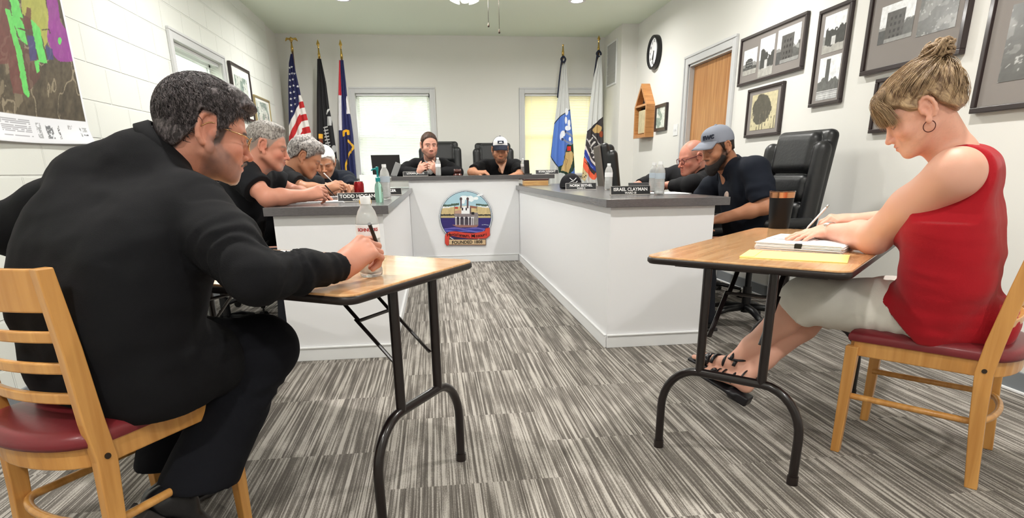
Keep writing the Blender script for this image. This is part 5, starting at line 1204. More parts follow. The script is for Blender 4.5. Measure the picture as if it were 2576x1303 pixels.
_fn = nrm(HF.R[1] * .80 - HF.R[0] * .38 + HF.R[2] * .45); _fr = nrm(np.cross(HF.R[2], _fn)); _fu = np.cross(_fn, _fr)
part('cap_lettering', text_geo('EWC', .034, .002, np.array([_fr, _fu, _fn]), HF.w(-.038, .083, .086), bold=.0016, align='CENTER'), M_capn, cF)
part('chest_emblem', sdf_mesh([ell(mid(JF['sL'], JF['n'], .5) + A3(-.10, -.03, -.17), (.012, .022, .03), None, .01)], .003), mat('emblem_print', rgb(170, 150, 140), rough=.7, mott=.4, mscale=60), thF, smooth=True)
HB_hair = cranial_shell(HF, .004, lambda x, y, z: np.interp(y, [-.12, -.045, -.035, .004, .01, .02, .05, .06], [-.045, -.02, .036, .036, -.02, .0, .08, .2]) - z, (), .004, (.001, 60))
hair_part('hair', HB_hair, hair_mat('black_crop', rgb(24, 19, 18), rgb(58, 44, 38), scale=(90, 90, 40), nscale=1.0), thF, HF)
# ---- G: bald man with glasses
HG = Head(at(1741, 398, Y=4.72), (-.93, -.18, -.22), (0, 0, 1), 1.08, neck=.062, jaw=1.08)
JG = sitJ((2.22, 4.80), (-1, 0), at(1800, 452, Y=4.58), (2.02, 5.0, .99), HG.w(0, -.06, -.13), (1.90, 4.38, .93), (1.85, 5.12, .93), (1.82, 4.60, .92), (1.70, 5.02, .92))
thG = seated('bald man with glasses in a black shirt in the middle of the right desk', (2.2, 4.8, 0), HG, JG, SKIN['red'], rgb(150, 110, 92), dict(crop=.45, hairline=.13, ruddy=1.0, brow=.3), M_dark, 1.08, 1.0,
    {'L': (A3(-.8, .4, .1), (0, 0, 1), (-.2, 1, .1), dict(curl=HC)), 'R': (A3(-.7, -.6, 0), (0, 0, 1), (-.5, -.8, 0), dict(curl=HC))}, coll=M_dark, shirtname='shirt', long=True)
glasses(HG, mat('dark_red_frame', rgb(92, 30, 40), rough=.3), thG, .0026, .024, .018, .104, square=True)
# ------------------------------------------------------------------ things on the desks and tables
M_pet = mat('clear_plastic', (1, 1, 1, 1), rough=.1, trans=.74, ior=1.12, spec=.6)
M_water = mat('water', (.95, 1, 1, 1), rough=.1, trans=.75, ior=1.1)
M_capwhite = mat('white_cap_plastic', rgb(240, 242, 244), rough=.4)
M_label = mat('clear_label', rgb(182, 194, 206), rough=.4)
M_labw = mat('white_label', rgb(244, 244, 246), rough=.5)
M_txtred = mat('red_print', rgb(176, 44, 40), rough=.6); M_txtblue = mat('blue_grey_print', rgb(110, 124, 140), rough=.6)
def bottle(label, x, y, z, h=.205, r=.032, lab='blue', cat='water bottle', water=.75):
    s = h / .205; th = thing('water_bottle', label, cat, (x, y, z))
    pr = [(.002, 0), (r * .8, 0), (r * .97, .004), (r, .012)]
    for k in range(5): zz = .02 + k * .014; pr += [(r, zz), (r * .955, zz + .005), (r, zz + .01)]
    pr += [(r * .98, .095), (r * 1.0, .10), (r * 1.0, .135), (r * .93, .15), (r * .74, .168), (r * .50, .180), (r * .41, .186), (r * .41, .190)]
    part('bottle_wall', lathe([(a, b * s) for a, b in pr] + [(r * .36, .190 * s), (r * .36, .186 * s), (r * .46, .179 * s), (r * .70, .167 * s), (r * .89, .149 * s), (r * .96, .135 * s), (r * .95, .012 * s), (.002, .005 * s)], 28, (x, y, z)), M_pet, th, smooth=True)
    part('screw_cap', lathe([(.002, .186 * s), (r * .45, .186 * s), (r * .46, .200 * s), (r * .42, .205 * s), (.002, .205 * s)], 24, (x, y, z)), M_capwhite, th, smooth=True, sharp=40)
    part('sleeve_label', lathe([(r * 1.012, .10 * s), (r * 1.014, .101 * s), (r * 1.014, .134 * s), (r * 1.012, .135 * s), (r * 1.005, .134 * s), (r * 1.005, .101 * s)], 28, (x, y, z)), M_labw if lab == 'red' else (M_labw if lab == 'white' else M_label), th, smooth=True)
    if water:
        w_ = .10 * s if water < .6 else .165 * s
        part('water_fill', lathe([(.002, .006 * s), (r * .93, .012 * s), (r * .93, min(w_, .135 * s))] + ([(r * .86, .150 * s), (r * .70, .163 * s)] if water > .6 else []) + [(.002, w_ if water < .6 else .163 * s)], 24, (x, y, z)), M_water, th, smooth=True)
    return th
# bottle by the writing man: label carries red lettering that wraps the sleeve
bp_ = at(935, 694, z=.745); bx, by = bp_[0], bp_[1]
tb = bottle('clear water bottle with red lettering on the left table beside the writing hand', bx, by, .745, .232, .034, 'red', water=.7)
dcam = nrm(A3(-bx, -by, 0)); rgt = A3(-dcam[1], dcam[0], 0) * 1.0
def wrap_text(s, size, c, r, ang0, m, th, name, bold=0):
    g = text_geo(s, size, .0002, np.eye(3), (0, 0, 0), bold=bold); V = g[0]; a = V[:, 0] / r
    o = np.stack([c[0] + (r + V[:, 2]) * np.sin(a + ang0), c[1] - (r + V[:, 2]) * np.cos(a + ang0), c[2] + V[:, 1]], 1); return part(name, (o, g[1]), m, th)
a0 = math.atan2(-bx, by) * -1; a0 = math.atan2(dcam[0], -dcam[1])
wrap_text('SCHNUCKS', .0125, (bx, by, .745 + .139), .0352, a0, M_txtred, tb, 'label_lettering', .0004)
p = at(1530, 478, z=ZR); bottle('single clear water bottle between the two name plates on the right desk', p[0], p[1], ZR, .21, .032, 'white', water=.5)
p = at(1655, 490, z=ZR); bottle('nearer of the two water bottles beside the name plate at the right desk corner', p[0] + .0, p[1] - .02, ZR, .205, .032, 'blue')
p = at(1646, 484, z=ZR); bottle('farther of the two water bottles beside the name plate at the right desk corner', p[0] - .0, p[1] + .03, ZR, .205, .032, 'blue')
p = at(968, 480, z=ZL); bottle('water bottle behind the sanitizer pump on the left desk', at(968, 450, Y=4.25)[0], 4.25, ZL, .225, .033, 'blue')
p = at(1104, 443, z=ZB); bottle('water bottle with white label standing on the raised desk', p[0], 7.40, ZB, .205, .032, 'white')
bottle('white bottle beside the phone on the raised desk', at(1315, 440, Y=7.6)[0], 7.6, ZB, .19, .026, 'white')

# name plates: black plate, pale surround, white capitals
M_plateblk = mat('black_engraved_plate', rgb(20, 20, 24), rough=.3); M_platefr = mat('pale_metal_holder', rgb(170, 166, 162), rough=.35, metal=.6)
M_letter = mat('white_letters', rgb(236, 234, 234), rough=.5)
def nameplate(name, ward, c, yaw, z, label, w_=.25, h_=.052, lean=.22, size=.026, s2=.017, stand=True):
    th = thing('name_plate', label, 'name plate', (c[0], c[1], z)); R_ = A3(math.cos(yaw), math.sin(yaw), 0); N_ = A3(math.sin(yaw), -math.cos(yaw), 0)
    U = nrm(A3(0, 0, 1) * math.cos(lean) - N_ * math.sin(lean)); B = np.array([R_, U, np.cross(R_, U)]); o = A3(c[0], c[1], z)
    tr = lambda g: (np.asarray(g[0]) @ B + o,) + tuple(g[1:])
    part('plate', tr(box(-w_ / 2, w_ / 2, .004, h_, -.002, .001, .0006)), M_plateblk, th)
    part('holder', join(tr(box(-w_ / 2 - .004, w_ / 2 + .004, 0, .004, -.006, .006)), tr(box(-w_ / 2 - .003, -w_ / 2, 0, h_, -.004, .002)), tr(box(w_ / 2, w_ / 2 + .003, 0, h_, -.004, .002)), tr(box(-w_ / 2, w_ / 2, h_, h_ + .0025, -.004, .002)),
         (lambda g: (np.asarray(g[0]) @ np.array([R_, N_ * -1, A3(0, 0, 1)]) + o, g[1]))(box(-w_ / 2, w_ / 2, -.002, .035, 0, .004))), M_platefr, th)
    part('name_lettering', text_geo(name, size, .0004, B, o + U * (h_ * .64) + B[2] * .0016, bold=.0007), M_letter, th)
    if ward: part('ward_lettering', text_geo(ward, s2, .0004, B, o + U * (h_ * .24) + B[2] * .0016, bold=.0004), M_letter, th)
    return th
def npl(q0, q1, z, name, ward, label, **k):
    a = at(*q0, z=z); b = at(*q1, z=z); yaw = math.atan2(b[1] - a[1], b[0] - a[0]); c = (a + b) / 2; return nameplate(name, ward, c, k.pop('yaw', yaw), z, label, w_=k.pop('w_', float(np.linalg.norm(b - a)) - .006), **k)
npl((1532, 491), (1641, 490), ZR, 'ISRAEL CLAYMAN', 'WARD III', 'name plate reading ISRAEL CLAYMAN at the near corner of the right desk', yaw=.0, w_=.262, size=.029, s2=.019, h_=.056)
npl((1420, 478), (1504, 477), ZR, 'NORM SEITHEL', 'WARD II', 'name plate reading NORM SEITHEL farther along the right desk', yaw=.0, w_=.262, size=.029, s2=.019, h_=.056)
c = at(901, 508, z=ZL); nameplate('TODD HOGAN', 'WARD II', c, .16, ZL, 'name plate reading TODD HOGAN on the near end of the left desk', w_=.235, size=.031, s2=.017, h_=.058, lean=.45)
c = at(972, 491, z=ZL); nameplate('        BAKER', 'WARD I', c, .12, ZL, 'name plate ending in BAKER farther along the left desk', w_=.24, size=.030, s2=.016, h_=.056, lean=.45)
c = at(1052, 442, z=ZB); nameplate('LOGAN JACOB', '', A3(c[0], 7.42, 0), 0, ZB, 'name plate in a clear holder in front of the man in the dark jacket', w_=.285, size=.030, s2=.015, h_=.052)
c = at(1350, 438, z=ZB); nameplate('RYAN WRIGHT', 'WARD I', A3(c[0], 7.42, 0), 0, ZB, 'name plate reading RYAN WRIGHT on the right end of the raised desk', w_=.275, size=.030, s2=.015, h_=.05)

# gavel block, laptop, phone, papers, can, sanitizer, cap, box, cup
M_mahog = wood_mat('mahogany', rgb(92, 40, 32), rgb(52, 22, 18), scale=6, rough=.3, coat=.4)
p = at(1151, 437, Y=7.45); gx, gy = p[0], 7.45
r = thing('gavel', 'dark red wooden gavel resting on its round block', 'gavel', (gx, gy, ZB))
part('sound_block', lathe([(.002, 0), (.052, 0), (.054, .006), (.048, .016), (.044, .022), (.002, .024)], 30, (gx, gy, ZB)), M_mahog, r, smooth=True, sharp=40)
part('head', xf(lathe([(.002, -.042), (.022, -.042), (.026, -.034), (.022, -.026), (.020, -.014), (.024, -.01), (.024, .01), (.020, .014), (.022, .026), (.026, .034), (.022, .042), (.002, .042)], 24), ry=math.pi / 2, loc=(gx, gy, ZB + .05)), M_mahog, r, smooth=True, sharp=50)
part('handle', tube([(gx, gy + .02, ZB + .05), (gx + .03, gy + .11, ZB + .045), (gx + .06, gy + .2, ZB + .018)], [.007, .006, .009], 12), M_mahog, r, smooth=True)
M_lap = mat('dark_laptop_lid', rgb(46, 44, 44), rough=.45); M_lapk = mat('grey_laptop_deck', rgb(120, 120, 122), rough=.4, metal=.5)
a = at(935, 394, Y=7.72); b = at(995, 394, Y=7.62)
lc = A3((a[0] + b[0]) / 2 + .03, 7.62, ZB)
r = thing('laptop', 'open dark laptop on the left end of the raised desk', 'laptop', tuple(lc))
def orient(g, yaw, loc, tilt=0): return xf(xf(g, rx=tilt), rz=yaw, loc=loc)
part('keyboard_deck', orient(box(-.17, .17, 0, .24, 0, .016, .004), -.12, lc), M_lapk, r)
part('lid', orient(box(-.17, .17, -.004, .004, 0, .235, .004), -.12, lc + A3(0, .0, .014), tilt=.18), M_lap, r)
part('keys', orient(box(-.15, .15, .05, .15, .0165, .018, .001), -.12, lc), M_plastic, r)
r = thing('tablet_stand', 'grey tablet leaning at the left edge of the raised desk', 'tablet', (at(975, 452, Y=7.3)[0], 7.33, ZB))
pa = at(984, 452, Y=7.6); pb = at(999, 424, Y=7.6)
part('screen_back', orient(box(-.03, .03, -.006, .006, 0, .17, .004), .9, A3(at(988, 446, z=ZB)[0], 7.62, ZB), tilt=-.0) if False else xf(xf(box(-.035, .035, -.005, .005, 0, .165, .004), ry=.42), rz=.15, loc=A3(at(990, 446, Y=7.45)[0], 7.45, ZB)), mat('tablet_grey', rgb(150, 150, 150), rough=.4), r)
part('foot', box(at(990, 446, Y=7.45)[0] - .03, at(990, 446, Y=7.45)[0] + .04, 7.42, 7.52, ZB, ZB + .006, .002), M_plastic, r)
r = thing('phone', 'upright black phone beside the RYAN WRIGHT plate', 'phone', (at(1326, 436, Y=7.5)[0], 7.5, ZB))
px_ = at(1326, 436, Y=7.5)[0]; part('handset', xf(xf(box(-.036, .036, -.008, .008, 0, .17, .008), rx=-.12), rz=.3, loc=(px_, 7.5, ZB)), M_plastic, r); part('cradle', box(px_ - .04, px_ + .05, 7.44, 7.56, ZB, ZB + .012, .004), M_plastic, r)
M_paper = mat('white_paper', rgb(244, 244, 246), rough=.8); M_print = mat('grey_print', rgb(150, 152, 156), rough=.8)
def sheet_stack(label, corners, z, n, name='paper_stack', cat='papers', m=None, lines=14, jitter=.006, th=None):
    P = np.array(corners)[:, :2]; c = P.mean(0); r = th or thing(name, label, cat, (c[0], c[1], z)); R_ = np.random.RandomState(int(abs(c[0] * 1000)) % 999)
    gs = []
    for k in range(n):
        a = (R_.rand() - .5) * .05 if k else 0; o = (R_.rand(2) - .5) * jitter * 2; Rm = np.array([[math.cos(a), -math.sin(a)], [math.sin(a), math.cos(a)]]); q = (P - c) @ Rm.T + c + o
        gs.append(prism([tuple(v) for v in q], z + k * .0016, z + k * .0016 + .0013))
    part('sheets', join(*gs), m or M_paper, r); zt = z + n * .0016 - .0003
    if lines:
        e1 = q[1] - q[0]; e2 = q[3] - q[0]; ls = []
        for k in range(lines):
            v = .1 + .8 * k / lines; u1 = .35 + .55 * R_.rand()
            ls.append(prism([tuple(q[0] + e1 * u_ + e2 * (v + w_)) for u_, w_ in ((.1, 0), (u1, 0), (u1, .012), (.1, .012))], zt + .0002, zt + .0004))
        part('printed_lines', join(*ls), M_print, r)
    return r
# right table: stack of papers with a binder clip, loose page, manila envelope, tumbler
zt = .745
sk_ = [at(1896, 622, z=zt), at(2118, 640, z=zt), at(2160, 624, z=zt + .006), at(1925, 604, z=zt)]
A_ = at(1898, 625, z=zt); B_ = at(2128, 640, z=zt); 
ang = math.atan2(B_[1] - A_[1], B_[0] - A_[0]); u_ = A3(math.cos(ang), math.sin(ang), 0); v_ = A3(-math.sin(ang), math.cos(ang), 0)
sk_ = [A_, A_ + u_ * .30, A_ + u_ * .30 + v_ * .22, A_ + v_ * .22]
r = sheet_stack('thick stack of printed papers held by a black clip under the woman\'s hand', sk_, zt, 16)
cl = A_ + u_ * .155; part('binder_clip', join(*[(lambda g: (np.asarray(g[0]) @ np.array([u_, v_, A3(0, 0, 1)]) + cl, g[1]))(g) for g in (box(-.013, .013, -.004, .010, .004, .0275, .003),)]), M_plastic, r)
Mx_ = at(1893, 600, z=zt + .026)
q = A_ + u_ * .0 + v_ * .14; sheet_stack('loose printed page lying on top of the paper stack', [q, q + u_ * .18, q + u_ * .18 + v_ * .20, q + v_ * .20], zt + .0262, 1, 'printed_page', 'paper')
A_ = at(1860, 648, z=zt); B_ = at(2132, 663, z=zt); ang = math.atan2(B_[1] - A_[1], B_[0] - A_[0]); u_ = A3(math.cos(ang), math.sin(ang), 0); v_ = A3(-math.sin(ang), math.cos(ang), 0); le = float(np.linalg.norm(B_ - A_))
M_manila = mat('pale_yellow_envelope', rgb(250, 234, 140), rough=.7)
c = A_ + u_ * le / 2 + v_ * .1; r = thing('envelope', 'pale yellow envelope on the near edge of the right table', 'envelope', tuple(c))
E2 = lambda g: (np.asarray(g[0]) @ np.array([u_, v_, A3(0, 0, 1)]) + A_, g[1])
part('pouch', E2(box(0, le, 0, .20, 0, .0035, .001)), M_manila, r); part('flap', E2(prism([(0, 0), (.045, .012), (.045, .188), (0, .20)], .0037, .0052)), M_manila, r)
p = at(1958, 574, z=zt); tx, ty = p[0] - .35, p[1] - .62
M_tum = mat('black_tumbler', rgb(13, 13, 16), rough=.45, spec=.3); M_copper = mat('copper_band', rgb(210, 150, 110), rough=.2, metal=1)
r = thing('tumbler', 'tall black tumbler with a copper rim at the far side of the right table', 'tumbler', (p[0], p[1], zt))
hT = at(1962, 480, Y=p[1])[2] - zt; rT = .5 * abs(at(1988, 520, Y=p[1])[0] - at(1934, 520, Y=p[1])[0]); rB = .5 * abs(at(1977, 570, Y=p[1])[0] - at(1932, 570, Y=p[1])[0])
part('cup_wall', lathe([(.002, 0), (rB * .95, 0), (rB, .004), (rT, hT * .82), (rT * .94, hT * .82), (.002, hT * .81)], 40, (p[0], p[1], zt)), M_tum, r, smooth=True, sharp=40)
part('copper_rim', lathe([(rT * .9, hT * .82), (rT * 1.01, hT * .82), (rT * 1.04, hT * .97), (rT * .98, hT * .97), (rT * .9, hT * .84)], 40, (p[0], p[1], zt)), M_copper, r, smooth=True, sharp=40)
part('lid', lathe([(.002, hT * .93), (rT * .96, hT * .93), (rT * 1.06, hT * .965), (rT * 1.07, hT), (rT * 1.02, hT), (rT * .98, hT * .975), (.002, hT * .97)], 40, (p[0], p[1], zt)), mat('clear_lid', (1, 1, 1, 1), rough=.03, trans=1, ior=1.1), r, smooth=True, sharp=40)
# left table: papers under the forearm
a = at(690, 634, z=zt); b_ = at(838, 631, z=zt); u_ = nrm(A3(-.853, .522, 0)) * -1; v_ = A3(-u_[1], u_[0], 0)
q = at(848, 640, z=zt) - u_ * .28 - v_ * .0
sheet_stack('white pages on the left table under the sleeve of the man in the black suit', [q - v_ * .2, q - v_ * .2 + u_ * .28, q + u_ * .28, q], zt, 3, lines=12)
q = at(880, 648, z=zt) - v_ * .22 - u_ * .2; sheet_stack('single page beneath the writing hand on the left table', [q, q + u_ * .216, q + u_ * .216 + v_ * .2, q + v_ * .2], zt, 1, 'printed_page', 'paper')
# left desk
q = at(745, 512, z=ZL); sheet_stack('pages in front of the cropped grey haired man on the left desk', [q, q + A3(.28, .0, 0), q + A3(.28, .22, 0), q + A3(0, .22, 0)], ZL, 5, lines=12)
q = at(820, 482, z=ZL); sheet_stack('pages in front of the curly haired man on the left desk', [A3(-.80, 4.62, 0), A3(-.54, 4.62, 0), A3(-.54, 4.84, 0), A3(-.80, 4.84, 0)], ZL, 6, lines=12)
sheet_stack('pages in front of the bald man on the right desk', [A3(1.40, 4.52, 0), A3(1.62, 4.52, 0), A3(1.62, 4.80, 0), A3(1.40, 4.80, 0)], ZR, 3, lines=12)
sheet_stack('pages in front of the man in the grey cap on the right desk', [A3(1.44, 3.86, 0), A3(1.66, 3.86, 0), A3(1.66, 4.14, 0), A3(1.44, 4.14, 0)], ZR, 5, lines=12)
p = at(902, 489, z=ZL + .0); x_, y_ = at(902, 487, z=ZL)[:2]; s_ = (4.15 / y_); x_, y_ = at(902, 460, Y=4.30)[0], 4.30
M_canred = mat('deep_red_can', rgb(150, 24, 30), rough=.25, metal=.4, mott=.25, mscale=30)
r = thing('soda_can', 'dark red drinks can behind the TODD HOGAN plate', 'can', (x_, y_, ZL))
part('can_wall', lathe([(.002, 0), (.024, 0), (.0325, .010), (.033, .10), (.027, .116), (.026, .116), (.002, .114)], 32, (x_, y_, ZL)), M_canred, r, smooth=True, sharp=50)
part('can_rim', lathe([(.022, .115), (.0275, .1155), (.0275, .119), (.024, .1195)], 32, (x_, y_, ZL)), M_steel, r, smooth=True)
part('pull_tab', xf(box(-.006, .006, -.012, .012, .1165, .118, .0005), np.eye(3), (x_, y_, ZL)), M_steel, r)
M_teal = mat('teal_plastic', rgb(20, 140, 140), rough=.3); M_gel = mat('pale_green_gel', rgb(186, 232, 214), rough=.1, trans=.8, ior=1.15)
p = at(955, 509, z=ZL); x_, y_ = p[0], p[1]
r = thing('sanitizer_bottle', 'clear green pump bottle with a teal top at the left desk corner', 'sanitizer', (x_, y_, ZL)); k_ = 1.0
hb = at(955, 452, Y=y_)[2] - ZL; ht = at(952, 420, Y=y_)[2] - ZL
part('bottle_wall', xf(xf(lathe([(.002, 0), (.021, 0), (.024, .006), (.024, hb * .62), (.020, hb * .78), (.013, hb * .88), (.012, hb * .97), (.002, hb * .97)], 28), np.diag([1.0, .62, 1.0])), np.eye(3), (x_, y_, ZL)), M_gel, r, smooth=True, sharp=40)
part('pump', join(lathe([(.002, hb * .92), (.014, hb * .92), (.014, hb * 1.08), (.006, hb * 1.12), (.0055, ht * .88), (.008, ht * .9), (.009, ht), (.002, ht * 1.01)], 20, (x_, y_, ZL)), tube([(x_, y_, ZL + ht * .95), (x_ - .025, y_, ZL + ht * .94), (x_ - .036, y_, ZL + ht * .90)], [.006, .0045, .0035], 10)), M_teal, r, smooth=True, sharp=40)
p = at(917, 507, z=ZL); M_yel = mat('yellow_pad', rgb(232, 182, 60), rough=.6)
tag(part('sticky_note_pad', xf(box(-.035, .035, -.012, .012, 0, .018, .001), rz=.1, loc=(at(919, 511, z=ZL)[0], at(919, 511, z=ZL)[1], ZL)), M_yel), 'small yellow pad in front of the TODD HOGAN plate', 'note pad')
# white pitcher/papers behind the can: upright clear document holder
x_, y_ = at(930, 470, Y=4.9)[0], 4.9
r = thing('document_holder', 'clear upright holder of white pages behind the red can', 'document holder', (x_, y_, ZL))
part('holder_back', xf(xf(box(-.07, .07, -.002, .002, 0, .16, .001), rx=-.15), rz=.15, loc=(x_, y_, ZL)), M_paper, r); part('holder_foot', box(x_ - .1, x_ + .1, y_ - .05, y_ + .06, ZL, ZL + .004, .001), M_pet, r)
# right desk: black cap, lit wooden box, folder
p = at(1436, 472, z=ZR); cx_, cy_ = p[0], 5.55; p = at(1436, 455, Y=5.55); cx_ = p[0]
r = thing('baseball_cap', 'black cap with white embroidery lying behind the NORM SEITHEL plate', 'cap', (cx_, cy_, ZR))
M_capb = cloth('black_cap_cloth', rgb(24, 23, 27), .85, .3)
part('crown', sdf_mesh([ell((cx_, cy_, ZR + .03), (.10, .105, .105), None, .01)], .005, lambda D, P: np.maximum(D, -(P[..., 2] - ZR - .003)) + .003 * fbm(P, 20, 2, 4)), M_capb, r, smooth=True)
V = []; Fq = []
for i in range(17):
    a = math.radians(-70 + 140 * i / 16)
    for j, e in enumerate((0, .5, 1)): V.append((cx_ + .098 * math.sin(a), cy_ - .09 * math.cos(a) - e * .06 * math.cos(a), ZR + .02 + .012 * math.cos(a) - .008 * e))
for i in range(16):
    for j in range(2): Fq.append((i * 3 + j, i * 3 + j + 1, i * 3 + 4 + j, i * 3 + 3 + j))
b = part('brim', (np.array(V), Fq), M_capb, r, smooth=True); md = b.modifiers.new('s', 'SOLIDIFY'); md.thickness = .004
part('embroidery', join(*[tube(smoothpath([(cx_ + x, cy_ - .102 + abs(x) * .22 + z * .22, ZR + .055 + z) for x, z in pl], 4), .003, 5) for pl in ([(-.03, .04), (0, .018), (.03, .04)], [(-.035, .0), (-.01, .01), (.02, .0), (.04, .012)])]), M_letter, r, smooth=True)
a = at(1317, 466, Y=7.12); b = at(1377, 466, Y=7.12)
M_card = wood_mat('light_box_wood', rgb(226, 184, 124), rgb(190, 140, 84), scale=5, rough=.5)
r = thing('wooden_box', 'small pale wooden box tucked under the right end of the raised desk', 'box', ((a[0] + b[0]) / 2, 7.12, ZR))
part('box_wall', box(a[0], b[0], 7.06, 7.2, ZR, ZR + .055, .003), M_card, r); part('lid', box(a[0] - .004, b[0] + .004, 7.056, 7.204, ZR + .057, ZR + .072, .003), M_mahog, r)
a = at(1583, 472, Y=4.9); b = at(1632, 472, Y=4.9)
r = thing('tablet_computer', 'dark tablet propped on the right desk behind the ISRAEL CLAYMAN plate', 'tablet', ((a[0] + b[0]) / 2, 4.9, ZR))
part('screen', xf(xf(box(-.085, .085, -.004, .004, 0, .06, .003), rx=-.35), rz=-.12, loc=((a[0] + b[0]) / 2, 4.9, ZR)), M_plastic, r); part('easel_foot', box((a[0] + b[0]) / 2 - .05, (a[0] + b[0]) / 2 + .05, 4.9, 4.96, ZR, ZR + .004), M_plastic, r)
# ------------------------------------------------------------------ painted surfaces: colour grids laid on real cloth, paper and boards
def pip(px, py, poly):
    ins = np.zeros(px.shape, bool); n = len(poly)
    for i in range(n):
        x1, y1 = poly[i]; x2, y2 = poly[(i + 1) % n]
        if y1 == y2: continue
        c = ((y1 > py) != (y2 > py)) & (px < (x2 - x1) * (py - y1) / (y2 - y1) + x1); ins ^= c
    return ins
def seg_d(px, py, a, b):
    ax, ay = a; bx_, by_ = b; dx, dy = bx_ - ax, by_ - ay; t = np.clip(((px - ax) * dx + (py - ay) * dy) / (dx * dx + dy * dy + 1e-9), 0, 1); return np.hypot(px - ax - t * dx, py - ay - t * dy)
class Paint:
    def __init__(s, X, Y, base): s.X = X; s.Y = Y; s.c = np.ones(X.shape + (3,)) * np.array(rgb(*base)[:3])
    def put(s, m, col, k=1.0):
        m = (m.astype(float) * k)[..., None]; s.c = s.c * (1 - m) + np.array(rgb(*col)[:3]) * m
    def poly(s, p, col, k=1.0, wob=0, ws=.02):
        X, Y = s.X, s.Y
        if wob: P = np.stack([X, Y, 0 * X], -1); X = X + wob * fbm(P, ws, 2, 3); Y = Y + wob * fbm(P, ws, 2, 8)
        s.put(pip(X, Y, p), col, k)
    def ell(s, cx, cy, rx, ry, col, k=1.0): s.put(((s.X - cx) / rx) ** 2 + ((s.Y - cy) / ry) ** 2 < 1, col, k)
    def line(s, pts, w, col, k=1.0):
        for a, b in zip(pts[:-1], pts[1:]): s.put(seg_d(s.X, s.Y, a, b) < w / 2, col, k)
    def noise(s, sx, sy, amp, seed=0, mask=1):
        n = fbm(np.stack([s.X * sx, s.Y * sy, 0 * s.X], -1), 1, 4, seed)[..., None]; s.c = np.clip(s.c * (1 + amp * n * (mask if np.isscalar(mask) else mask[..., None])), 0, 1)
def grid_geo(P, keep=None):
    nu, nv = P.shape[:2]; I = np.arange(nu * nv).reshape(nu, nv); F = np.stack([I[:-1, :-1], I[1:, :-1], I[1:, 1:], I[:-1, 1:]], -1).reshape(-1, 4)
    if keep is not None: k = keep[:-1, :-1].ravel(); F = F[k]
    return P.reshape(-1, 3), F
M_paint = mat('printed_colour', attr='Col', rough=.6); M_clothp = mat('printed_flag_cloth', attr='Col', rough=.75, bump=.15, bscale=300)
def c4(c): c = c.reshape(-1, 3); return np.hstack([c, np.ones((len(c), 1))])
M_goldp = mat('polished_brass', rgb(206, 172, 96), rough=.25, metal=1); M_fringe = mat('gold_fringe', rgb(232, 178, 48), rough=.7); M_polew = wood_mat('flag_pole_oak', rgb(128, 92, 60), rgb(96, 66, 42), scale=4, axis='Z')
